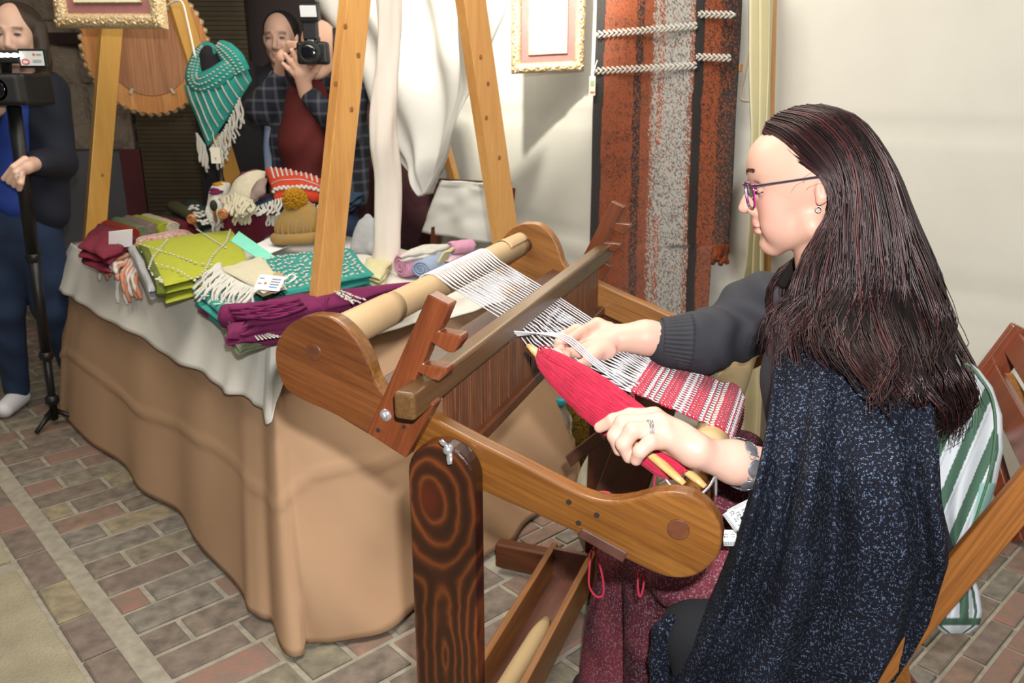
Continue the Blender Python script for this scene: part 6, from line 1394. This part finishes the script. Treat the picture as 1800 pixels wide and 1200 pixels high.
# ================================================================ TAPE MEASURE on the lap
M_tape = mat('tape_white', 'd9e0de', rough=.35); M_ink = mat('tape_ink', '2b3338', rough=.6)
tm = thing('tape_measure', WQ(1300, 920, .27), 'white tape measure with black figures zigzagging down the plum skirt', 'tape measure')
def text(s, c, ax, ay, size, par, m, name='figure', ext=.0003):
    cu = bpy.data.curves.new(name, 'FONT'); cu.body = s; cu.size = size; cu.extrude = ext; cu.align_x = 'CENTER'; cu.align_y = 'CENTER'; cu.resolution_u = 2
    tmp = bpy.data.objects.new('tmp', cu); me = bpy.data.meshes.new_from_object(tmp); bpy.data.objects.remove(tmp); bpy.data.curves.remove(cu)
    ax, ay = norm(ax), norm(ay); n = np.cross(ax, ay); V = [c + ax * v.co.x + ay * v.co.y + n * v.co.z for v in me.vertices]; F = [list(p.vertices) for p in me.polygons]; bpy.data.meshes.remove(me)
    return mk(name, np.array(V), F, m, par, smooth=False)
segs = [((1322, 886), (1282, 906), .24, .236, '25 23 22 524'), ((1279, 898), (1302, 930), .232, .229, '22 21 20'), ((1271, 945), (1295, 945), .233, .233, '12 13')]
wd = [.020, .020, .026]
for k, (a, b_, q0, q1, st) in enumerate(segs):
    A_, B_ = WQ(*a, q0), WQ(*b_, q1); d = norm(B_ - A_); nn_ = norm(CAM - A_); nn_ = norm(nn_ - d * (nn_ @ d)); w = np.cross(nn_, d)
    V, F = grid(lambda u, v: A_ + (B_ - A_) * u + w * (v - .5) * wd[k] + nn_ * .003 * math.sin(u * 3.1), 12, 3); mk('ribbon', V, F, M_tape, tm, solid=.0006)
    nums = st.split()
    for i, s_ in enumerate(nums): text(s_, A_ + (B_ - A_) * (i + .5) / len(nums) + w * .004 + nn_ * .0045, -w if k != 1 else w, d if k != 1 else -d, .0085, tm, M_ink)
    for i in range(16):
        c = A_ + (B_ - A_) * (i + .5) / 16 - w * wd[k] * .35 + nn_ * .004; V, F = boxo(c, w, d, nn_, wd[k] * .12, .00025, .0003); mk('tick', V, F, M_ink, tm, smooth=False)
# ================================================================ FOLDING CHAIR AND CUSHION
W_ch = wood('wood_chair', ['7a4722', '99622f', '875427', 'a56e38'], norm(WQ(1800, 860, .22) - WQ(1600, 1120, .22)), rough=.35)
W_chd = wood('wood_chair_red', ['5a2413', '7a3a20', '63301a'], norm(WQ(1800, 860, .22) - WQ(1600, 1120, .22)), rough=.35)
wch = thing('folding_chair', LP(.95, .43, -P1[2]), 'varnished wooden folding chair on which the weaver sits', 'chair')
def rail(q, px0, px1, hw, ht, m, name='back_rail', ext0=0, ext1=0):
    a, b_ = WQ(*px0, q), WQ(*px1, q); d = norm(b_ - a); a = a - d * ext0; b_ = b_ + d * ext1
    V, F = beam(a, b_, WV, ht, hw); mk(name, V, F, m, wch, smooth=False, bevel=.004); return a, b_
r0, r1 = WQ(1628, 1072, .215), WQ(1800, 868, .215); dr = norm(r1 - r0); foot = r0 - dr * ((r0[2] - .0) / dr[2]); topp = r1 + dr * .14
def rl(q, m):
    o_ = (q - .215) * WV; V, F = beam(foot + o_, topp + o_, WV, .011, .024); mk('back_leg', V, F, m, wch, smooth=False, bevel=.004)
rl(.215, W_ch); rl(.66, W_chd)
l0 = toL(r0)
for q in (.245, .63):
    fr = LP(l0[0] - .30, q, -.42); bk = LP(l0[0] + .22, q, -P1[2]); V, F = beam(fr, bk, WV, .010, .021); mk('front_leg', V, F, W_chd, wch, smooth=False, bevel=.004)
for k in range(5):
    V, F = boxo(LP(l0[0] - .26 + .06 * k, .437, -P1[2] + .455), AV, WV, UZ, .024, .19, .009); mk('seat_slat', V, F, W_ch, wch, smooth=False, bevel=.003)
for k in (0, 1):
    c = toL(topp - dr * (.03 + .07 * k)); V, F = boxo(LP(c[0], .437, c[2]), dr, WV, np.cross(dr, WV), .022, .21, .008); mk('back_slat', V, F, W_chd, wch, smooth=False, bevel=.003)
def rail2(px, q0, q1, hw, m): 
    a, b_ = WQ(*px[0], q0), WQ(*px[1], q1); V, F = beam(a, b_, UZ, hw, .010); mk('cross_rail', V, F, m, wch, smooth=False, bevel=.003)
rail2(((1762, 668), (1835, 790)), .62, .50, .022, W_ch); rail2(((1742, 790), (1790, 950)), .66, .60, .016, W_chd)
# cushion
rows = np.array([(636, 1688, 1704), (650, 1668, 1722), (680, 1652, 1745), (730, 1642, 1762), (790, 1636, 1764), (850, 1636, 1752), (900, 1646, 1735), (940, 1660, 1716), (970, 1676, 1700), (1000, 1668, 1708), (1040, 1652, 1722), (1075, 1644, 1727), (1100, 1642, 1722), (1113, 1658, 1704)], float)
nu_, nv_ = 70, 150; Vc = []; Cc = []
GR, WH, TEAL_, = np.array(s2l('42604f')[:3]), np.array(s2l('c3c8ce')[:3]), np.array(s2l('7fa79f')[:3])
for side in (0, 1):
    for j in range(nv_):
        y = 636 + (1113 - 636) * j / (nv_ - 1); xl, xr = np.interp(y, rows[:, 0], rows[:, 1]), np.interp(y, rows[:, 0], rows[:, 2]); low = y > 972
        for i in range(nu_):
            u = i / (nu_ - 1); x = xl + (xr - xl) * u; e = math.sin(math.pi * u) ** .5 * min(1, ((y - 634) / 30) ** .5, ((1115 - y) / 25) ** .5 if y < 1115 else 0)
            e *= .45 + .55 * min(1, abs(y - 972) / 60)
            dq = .028 * e * (1 if side == 0 else -1); q = .40 + .10 * (u - .5) * 0 - dq + .006 * math.sin(u * 14 + y * .02) * e * (side == 0)
            p = WQ(x, y, q) 
            Vc.append(p)
            # stripes run parallel to the long slanting edge
            cd = (x + (y - 640) * .42) if not low else x * 1.2
            k = (cd % 46) / 46
            c = GR if k < .42 else (WH if not .5 < k < .60 else WH * .8)
            bt = min(u, 1 - u) * (xr - xl)
            if bt < 9 or y < 644 or y > 1098: c = WH if u > .3 or low else GR
            if 9 <= bt < 14 and u > .5 or 14 > bt >= 9 and low or (1086 < y < 1098): c = GR * .8
            if not low and u > .74 and y > 850: c = TEAL_
            Cc.append(c)
o_ = nu_ * nv_; F = []
for side in (0, 1):
    for j in range(nv_ - 1):
        for i in range(nu_ - 1):
            a = side * o_ + j * nu_ + i; f = (a, a + 1, a + nu_ + 1, a + nu_); F.append(f if side else f[::-1])
cu = mk('seat_cushion', np.array(Vc), F, vmat('cushion_stripe', rough=.85, bump=.3, bs=400, bd=.0006), None, colors=np.array(Cc), label='green and white striped cushion slipped through the back of the folding chair', cat='cushion')
pp_ = catmull([WQ(x, y, .372) for x, y in ((1672, 648), (1700, 640), (1722, 662), (1744, 700), (1750, 760), (1740, 830), (1722, 890), (1706, 940), (1694, 968))], 6); mk('piping', *tube(pp_, .0022, 6), mat('piping_green', '4a6a50', rough=.8), cu)
# ================================================================ PEOPLE BEHIND THE TABLE
def head_sdf(c, f, k=1., h=.0045, tilt=0., pos=None):
    """c centre, f facing direction -> SDF of head+neck, returns sdf and frame"""
    f = norm(f); r = norm(np.cross(f, UZ)); u = np.cross(r, f); ax = [f, r, u]
    P = lambda x, y, z: c + k * (f * x + r * y + u * z)
    s = SDF(c - .22 * k - [0, 0, .06], c + .20 * k, h)
    s.ell(P(-.008, 0, .03), (.094 * k, .074 * k, .09 * k), ax, .01).ell(P(.035, 0, -.03), (.055 * k, .056 * k, .085 * k), ax, .03)
    for g in (1, -1):
        s.cone(P(-.01, g * .05, -.055), P(.068, g * .012, -.098), .024 * k, .018 * k, .02).ell(P(.068, g * .034, -.03), (.02 * k,) * 3, ax, .02)
        s.ell(P(.100, g * .032, .002), (.013 * k, .018 * k, .012 * k), ax, .012, 'sub').ell(P(.076, g * .031, .0), (.0135 * k,) * 3, ax, .004)
        s.cone(P(.086, g * .012, .022), P(.078, g * .044, .024), .009 * k, .007 * k, .01)
        s.ell(P(-.012, g * .077, -.005), (.016 * k, .008 * k, .030 * k), ax, .006).ell(P(.098, g * .011, -.047), (.009 * k, .007 * k, .007 * k), ax, .005)
    s.cone(P(.088, 0, .008), P(.108, 0, -.038), .010 * k, .0125 * k, .012).ell(P(.075, 0, -.100), (.017 * k, .02 * k, .014 * k), ax, .012)
    s.ell(P(.088, 0, -.070), (.010 * k, .022 * k, .006 * k), ax, .004).ell(P(.086, 0, -.081), (.010 * k, .019 * k, .007 * k), ax, .004)
    s.cone(P(-.02, 0, -.05), P(-.035, 0, -.17), .058 * k, .062 * k, .03)
    return s, P, ax
def face_paint(V, P, ax, k, base, lip):
    C = np.tile(np.array(base), (len(V), 1)); paint(V, C, P(.096, 0, -.075), (.014 * k, .024 * k, .010 * k), lip, .9, ax)
    for g in (1, -1): paint(V, C, P(.088, g * .032, .001), (.012 * k, .013 * k, .006 * k), (.05, .04, .04), 1., ax); paint(V, C, P(.085, g * .033, .024), (.016 * k, .020 * k, .0055 * k), (.10, .06, .05), .8, ax)
    return C
M_skin2 = vmat('skin_far', rough=.5, spec=.4)
def figure(loc, label, head, facing, k, parts, hair=None, skin=(.60, .36, .27), hands=(), limbs=()):
    t = thing('person', loc, label, 'person'); mb = MB(); Cs = []
    s, P, ax = head_sdf(head, facing, k); V, F = s.mesh(); mb.add(V, F); Cs.append(face_paint(V, P, ax, k, skin, (.48, .22, .19)))
    for ch in hands:
        pts = np.vstack([np.array(c[0]) for c in ch]); s = SDF(pts.min(0) - .05, pts.max(0) + .05, .0035)
        for c in ch: s.chain(c[0], c[1], c[2] if len(c) > 2 else .006)
        V, F = s.mesh(); mb.add(V, F); Cs.append(np.tile(np.array(skin) * 1.06, (len(V), 1)))
    pts = np.vstack([np.array(c[0]) for c in limbs]); s = SDF(pts.min(0) - .18, pts.max(0) + .18, .016)
    for c in limbs: s.chain(c[0], np.array(c[1]) * .8, .03)
    V, F = s.mesh(); mb.add(V, F); Cs.append(np.tile(np.array(skin), (len(V), 1)))
    mb.build('body', M_skin2, t, colors=np.vstack(Cs))
    for nm_, m, chains, h in parts:
        pts = np.vstack([np.array(c[0]) for c in chains]); s = SDF(pts.min(0) - .24, pts.max(0) + .24, h)
        for c in chains: s.chain(c[0], c[1], c[2] if len(c) > 2 else .03)
        V, F = s.mesh(); V = np.array(V); V += (np.sin(V[:, 2] * 38 + 3 * np.sin(V[:, 0] * 17)) * .004)[:, None] * np.array([.3, -1, 0]); mk(nm_, V, F, m, t)
    if hair:
        s = SDF(head - .26 - [0, 0, .25], head + .22, .006); hair(s, P, ax, k); V, F = s.mesh(); mk('hair', V, F, hair_m, t)
    return t, P, ax
def plaid(name, base, line, sc=7.):
    m, nt, b = _nt(name); b.inputs['Roughness'].default_value = .9; tc = N(nt, 'ShaderNodeTexCoord'); out = None
    for d in ('X', 'Z'):
        w = N(nt, 'ShaderNodeTexWave', Scale=sc, Distortion=.6); w.bands_direction = d; nt.links.new(tc.outputs['Object'], w.inputs['Vector']); r = ramp(nt, w.outputs['Fac'], [(.78, 0.), (.95, .55)])
        if out is None: out = r
        else:
            a = N(nt, 'ShaderNodeMath', operation='ADD'); nt.links.new(out, a.inputs[0]); nt.links.new(r, a.inputs[1]); out = a.outputs[0]
    mx = N(nt, 'ShaderNodeMix', data_type='RGBA'); nt.links.new(out, mx.inputs['Factor']); mx.inputs['A'].default_value = s2l(base); mx.inputs['B'].default_value = s2l(line); nt.links.new(mx.outputs['Result'], b.inputs['Base Color']); return m
M_denim = mat('denim', '1f3352', '15233c', rough=.9, ns=8, bump=.3, bs=300); M_navyj = mat('navy_jacket', '131a2c', '0e1422', rough=.85, ns=6); M_blue = mat('blue_jersey', '2444a0', '1b3688', rough=.8)
M_plaid = plaid('plaid_shirt', '161a27', '50545e', 6.); M_redt = mat('red_tshirt', '5c130f', '4a0e0b', rough=.85, ns=5); M_suit = mat('dark_suit', '11131c', '0c0e15', rough=.8); M_lshirt = mat('pale_blue_shirt', '9fb0cc', '8496b8', rough=.8)
M_blk = mat('camera_black', '131315', rough=.45); M_glass = mat('lens_glass', '0a0c14', rough=.05, coat=1.); M_sneak = mat('sneaker_white', 'd8d8dc', rough=.6)
def G_(Y): return lambda px, py, d=0.: PY(px, py, Y + d)
# ---- photographer
Q = G_(3.95); hair_m = mat('hair_far_dark', '15100d', rough=.6, ns=60, bump=.5, bs=200)
cam_c = Q(549, 93, -.24)
palm = [Q(544, 160, -.17), Q(533, 132, -.20)]
fing = [[ [Q(538, 165, -.15), Q(530, 128, -.19)], [.032, .036], .02],
        [[Q(536, 122, -.20), Q(530, 103, -.22), Q(526, 90, -.24)], [.016, .013, .010], .006], [[Q(530, 122, -.20), Q(520, 102, -.22), Q(513, 88, -.24)], [.016, .013, .010], .005],
        [[Q(525, 126, -.20), Q(511, 108, -.22), Q(501, 96, -.235)], [.016, .013, .010], .005], [[Q(522, 134, -.19), Q(507, 120, -.21), Q(498, 112, -.22)], [.015, .012, .009], .005],
        [[Q(540, 138, -.18), Q(554, 124, -.20), Q(563, 111, -.21)], [.02, .015, .011], .006]]
h2 = [[[Q(492, 132, -.05), Q(500, 100, -.14)], [.030, .034], .02]] + [[[Q(500 + 2 * i, 90 - 4 * i + 8, -.14), Q(508 + 3 * i, 78 + 5 * i - 2, -.19), Q(522, 76 + 5 * i, -.22)], [.014, .012, .009], .004] for i in range(4)]
def bald(s, P, ax, k):
    for g in (1, -1): s.ell(P(-.028, g * .060, .02), (.065, .038, .075), ax, .02)
    s.ell(P(-.075, 0, 0), (.05, .085, .09), ax, .02)
hd2 = Q(562, 88)
shl, shr = Q(505, 150, .03), Q(622, 150, .03); hipc = Q(565, 400, .05)
leg = [[[Q(545, 400, .05), Q(545, 400, .05) * [1, 1, 0] + [0, 0, .5], Q(545, 400, .05) * [1, 1, 0] + [-.02, 0, .08]], [.10, .075, .06]], [[Q(600, 400, .05), Q(605, 400, .05) * [1, 1, 0] + [0, 0, .5], Q(610, 400, .05) * [1, 1, 0] + [0, 0, .08]], [.10, .075, .06]]]
arms = [[[shl, Q(458, 192, -.02), Q(492, 140, -.05)], [.075, .068, .048]], [[shr, Q(606, 235, -.08), Q(548, 172, -.15)], [.078, .068, .045]]]
tors = [[[Q(562, 165, .04), Q(562, 270, .03), Q(565, 380, .05)], [.13, .155, .14], .05], [[shl, shr], [.08, .08], .05]]
t, P_, ax_ = figure(hipc * [1, 1, 0], 'man in open plaid shirt and red top raising a camera with flash to his eye', hd2, (-.12, -1, -.02), 1.08,
    [('red_shirt', M_redt, [[[Q(545, 175, -.02), Q(540, 250, -.02), Q(545, 330, 0)], [.11, .125, .12], .04]], .011),
     ('plaid_shirt', M_plaid, [[[Q(600, 160, .02), Q(612, 250, .02), Q(615, 340, .03)], [.10, .10, .09], .04], [[Q(505, 160, .02), Q(500, 250, .02), Q(500, 320, .03)], [.07, .06, .055], .04], [[Q(562, 160, .09), Q(562, 330, .1)], [.14, .15], .05]] + arms, .011),
     ('jeans', M_denim, [[[Q(562, 345, .05), hipc], [.135, .14], .03]] + leg, .014)],
    hair=bald, skin=(.66, .40, .30), hands=[fing, h2], limbs=tors + arms + leg)
for j in range(4): 
    V, F = ball(Q([520, 514, 508, 505][j], [176, 204, 232, 262][j], -.075), (.008, .004, .008), None, 2); mk('button', V, F, M_sneak, t)
cmr = thing('camera', cam_c, 'black reflex camera with tilted-up flash head held before the bald man\'s face', 'camera')
V, F = boxo(cam_c + [0, .02, 0], (1, 0, 0), (0, 1, 0), UZ, .066, .03, .046); mk('camera_body', V, F, M_blk, cmr, smooth=False, bevel=.012)
V, F = boxo(cam_c + [0, .015, .052], (1, 0, 0), (0, 1, 0), UZ, .03, .03, .016); mk('prism_hump', V, F, M_blk, cmr, smooth=False, bevel=.008)
for r0_, y0, y1, m, nm_ in ((.046, 0, -.07, M_blk, 'lens_barrel'), (.048, -.045, -.06, mat('rubber', '1c1c1e', rough=.9), 'zoom_ring')):
    mk(nm_, *tube([cam_c + [0, y0, 0], cam_c + [0, y1, 0]], r0_, 32), m, cmr, smooth=False, bevel=.003)
mk('front_glass', *ball(cam_c + [0, -.069, 0], (.032, .006, .032), None, 3), M_glass, cmr); mk('lens_rim', *tube([cam_c + [.036 * math.cos(a), -.072, .036 * math.sin(a)] for a in np.linspace(0, 6.283, 40)], .003, 6), M_blk, cmr)
fc_ = Q(546, 50, -.24); V, F = boxo(fc_, (1, 0, 0), (0, 1, 0), UZ, .030, .022, .045); mk('flash_foot', V, F, M_blk, cmr, smooth=False, bevel=.005)
fh = Q(545, 21, -.25); V, F = boxo(fh, (1, 0, 0), norm([0, 1, .2]), norm([0, -.2, 1]), .038, .03, .036); mk('flash_head', V, F, M_blk, cmr, smooth=False, bevel=.005)
fm = mat('flash_diffuser', 'dfe2e6', rough=.3); V, F = boxo(fh + [0, -.034, .0], (1, 0, 0), norm([0, 1, .2]), norm([0, -.2, 1]), .033, .006, .022); mk('flash_window', V, F, fm, cmr, smooth=False, bevel=.002)
V, F = boxo(cam_c + [0, -.012, .050], (1, 0, 0), (0, 1, 0), UZ, .013, .004, .005); mk('name_plate', V, F, M_sneak, cmr, smooth=False)
mk('strap', *tube(catmull([cam_c + [-.066, 0, .02], cam_c + [-.12, .02, -.02], cam_c + [-.125, .05, -.10], cam_c + [-.08, .1, -.16]], 6), .008, 6, flat=.3), M_blk, cmr)
# ---- man behind him
Q = G_(4.75)
def short(s, P, ax, k):
    s.ell(P(-.028, 0, .042), (.108, .096, .098), ax, .01); s.ell(P(.105, 0, .035), (.075, .078, .085), ax, .015, 'sub')
sl, sr = Q(452, 140, .05), Q(545, 140, .05); legs = [[[Q(480, 330, .05), Q(480, 330, .05) * [1, 1, 0] + [0, 0, .08]], [.1, .06]], [[Q(520, 330, .05), Q(520, 330, .05) * [1, 1, 0] + [0, 0, .08]], [.1, .06]]]
arms = [[[sl, Q(440, 230, .08), Q(452, 300, 0)], [.07, .06, .045]], [[sr, Q(558, 230, .08), Q(545, 300, 0)], [.07, .06, .045]]]
tors = [[[Q(498, 170, .05), Q(498, 330, .05)], [.14, .14], .05]]
figure(Q(498, 330) * [1, 1, 0], 'balding man in a dark jacket over a pale blue shirt, behind the photographer', Q(493, 68), (-.02, -1, -.02), 1.13,
    [('shirt', M_lshirt, [[[Q(486, 138, -.04), Q(482, 300, -.07)], [.045, .07], .03]], .012),
     ('jacket', M_suit, [[[Q(452, 150, -.0), Q(450, 320, .0)], [.075, .075], .03], [[Q(520, 150, -.02), Q(520, 320, -.02)], [.10, .10], .03], [[Q(498, 150, .1), Q(498, 330, .1)], [.14, .15], .04]] + arms, .012),
     ('trousers', M_suit, legs, .016)],
    hair=short, skin=(.50, .31, .24), hands=[[[[arms[0][0][2], arms[0][0][2] - [0, 0, .09]], [.03, .025], .01]], [[[arms[1][0][2], arms[1][0][2] - [0, 0, .09]], [.03, .025], .01]]], limbs=tors + arms + legs)
# ---- woman with the video camera
Q = G_(3.42); hair_m = mat('hair_far_brown', '3a2a20', '241811', rough=.55, ns=50, bump=.6, bs=160)
def longh(s, P, ax, k):
    s.ell(P(-.025, 0, .04), (.10, .09, .085), ax, .02); s.ell(P(.09, 0, -.02), (.05, .052, .085), ax, .02, 'sub')
    for g in (1, -1): s.chain([P(-.01, g * .08, .03), P(.02, g * .085, -.10), P(.035, g * .075, -.24), P(.04, g * .07, -.33)], [.03, .028, .025, .012], .02)
    s.chain([P(-.08, 0, 0), P(-.10, 0, -.2)], [.06, .05], .02)
hw = Q(30, 62); sl, sr = Q(-32, 160, .03), Q(84, 160, .03)
fw_ = Q(22, 728) * [1, 1, 0]; ffl = PZ(22, 722, .0); ffr = PZ(134, 690, .0)
legs = [[[Q(8, 405), Q(8, 540), ffl + [0, .06, .08]], [.105, .075, .052]], [[Q(62, 405), Q(92, 540, .05), ffr + [0, .03, .08]], [.105, .075, .052]]]
arms = [[[sr, Q(104, 285, .0), Q(66, 286, -.22)], [.07, .058, .042]], [[sl, Q(-50, 260, .0), Q(-20, 200, -.15)], [.07, .058, .042]]]
hand = [[[Q(66, 286, -.22), Q(44, 292, -.35)], [.026, .030], .015]] + [[[Q(44 - 2 * i, 280 + 8 * i, -.36), Q(24 + 4 * i, 294 + 9 * i, -.39), Q(7 + 9 * i, 314 + 6 * i, -.38)], [.0135, .012, .010], .003] for i in range(4)]
handl = [[[Q(-20, 200, -.15), Q(-5, 190, -.2)], [.03, .028], .01]]
t, P_, ax_ = figure(ffl * .5 + ffr * .5, 'woman in navy jacket, blue top and jeans, filming at the left edge', hw, (.18, -1, -.03), 1.0,
    [('blue_top', M_blue, [[[Q(28, 175, -.03), Q(30, 350, -.03)], [.075, .085], .04]], .011),
     ('jacket', M_navyj, [[[Q(80, 165, .01), Q(82, 370, .01)], [.075, .09], .04], [[Q(-20, 165, .01), Q(-20, 370, .01)], [.085, .09], .04], [[Q(30, 165, .09), Q(30, 380, .09)], [.11, .13], .04]] + [[a[0], np.array(a[1]) * 1.12] for a in arms], .011),
     ('jeans', M_denim, [[[Q(35, 385, .03), Q(35, 420, .03)], [.13, .13], .04]] + legs, .012),
     ('sneakers', M_sneak, [[[ffl + [0, .07, .045], ffl + [.01, -.07, .035]], [.045, .038], .01], [[ffr + [0, .05, .045], ffr + [.02, -.09, .035]], [.045, .038], .01]], .007)],
    hair=longh, skin=(.62, .40, .31), hands=[hand, handl], limbs=[[[Q(30, 170, .03), Q(32, 400, .03)], [.12, .13], .05]] + arms + legs)
mk('ring', *tube([Q(33, 307, -.40) + .009 * np.array([math.cos(a) * .4, math.sin(a) * .6, math.sin(a) * .8]) for a in np.linspace(0, 6.283, 16)], .0016, 5), M_silver, t)
# video camera on its monopod
vc = PY(5, 157, 3.08); vt = thing('video_camera', vc, 'black video camera with lamp and label card at the left edge', 'camera')
V, F = boxo(vc + [.0, .06, 0], (1, 0, 0), (0, 1, 0), UZ, .10, .10, .055); mk('camera_body', V, F, M_blk, vt, smooth=False, bevel=.01)
mk('lens_barrel', *tube([vc + [.03, -.02, 0], vc + [.03, -.09, 0]], .042, 28), M_blk, vt, smooth=False, bevel=.003); mk('front_glass', *ball(vc + [.03, -.088, 0], (.032, .006, .032), None, 3), M_glass, vt)
V, F = boxo(vc + [.03, -.06, 0], (1, 0, 0), (0, 1, 0), UZ, .075, .03, .048); mk('lens_hood', V, F, mat('hood_black', '1b1b1e', rough=.7), vt, smooth=False, bevel=.012)
lm, nt, b = _nt('led_emitter'); b.inputs['Emission Color'].default_value = (1, .98, .95, 1); b.inputs['Emission Strength'].default_value = 9; b.inputs['Base Color'].default_value = (.9, .9, .9, 1)
V, F = boxo(PY(10, 100, 3.05), (1, 0, 0), (0, 1, 0), UZ, .055, .02, .022); mk('lamp_housing', V, F, M_blk, vt, smooth=False, bevel=.004)
for x, s_ in ((2, 7), (13, 5), (26, 7)): mk('led_light', *ball(PY(x, 97, 3.026), (.0022 * s_, .004, .007), None, 2), lm, vt)
V, F = beam(PY(12, 110, 3.06), PY(12, 135, 3.08), (1, 0, 0), .012, .012); mk('lamp_arm', V, F, M_blk, vt, smooth=False)
lc = PY(56, 102.5, 3.04); V, F = boxo(lc + [0, .012, 0], (1, .05, 0), (-.05, 1, 0), UZ, .048, .01, .032); mk('screen_housing', V, F, M_blk, vt, smooth=False, bevel=.003)
card(lc, (1, .05, 0), UZ, .080, .048, 'label_card', mat('label_white', 'c8cac6', rough=.5), par=vt)
M_redp = mat('label_red', 'd0323c', rough=.5); mk('label_emblem', *tube([lc + [-.022 + .012 * math.cos(a), -.0015, -.011 + .008 * math.sin(a)] for a in np.linspace(0, 6.283, 24)], .0022, 6), M_redp, vt)
mk('label_dot', *ball(lc + [.009, -.0015, .013], (.0042, .001, .0042), None, 2), M_redp, vt)
for x, w_ in ((-.018, .034), (.026, .018)): card(lc + [x, -.0014, .013], (1, .05, 0), UZ, w_, .004, 'label_print', mat('label_grey', '7b9a96', rough=.5), par=vt, th=.0003)
for z in (-.006, -.011): card(lc + [.018, -.0014, z], (1, .05, 0), UZ, .03, .0035, 'label_print', mat('label_grey2', 'a0a6ac', rough=.5), par=vt, th=.0003)
mp = thing('monopod', PZ(96, 738, 0), 'thick black monopod slanting down to small feet beside the table', 'monopod'); fp = PZ(96, 735, .03); tp = vc + [.0, .05, -.06]
for a, b_, r in ((0, .45, .024), (.43, .78, .020), (.76, 1., .016)): mk('tube', *tube([tp + (fp - tp) * a, tp + (fp - tp) * b_], r, 16), M_blk, mp)
for a in (.44, .77, .93): mk('clamp', *ball(tp + (fp - tp) * a, (.030, .030, .028), None, 2), M_blk, mp)
for an in (.3, 2.4, 4.5): mk('foot', *tube([fp + [0, 0, .04], fp + [.11 * math.cos(an), .11 * math.sin(an), -.02]], [.012, .009], 8), M_blk, mp)
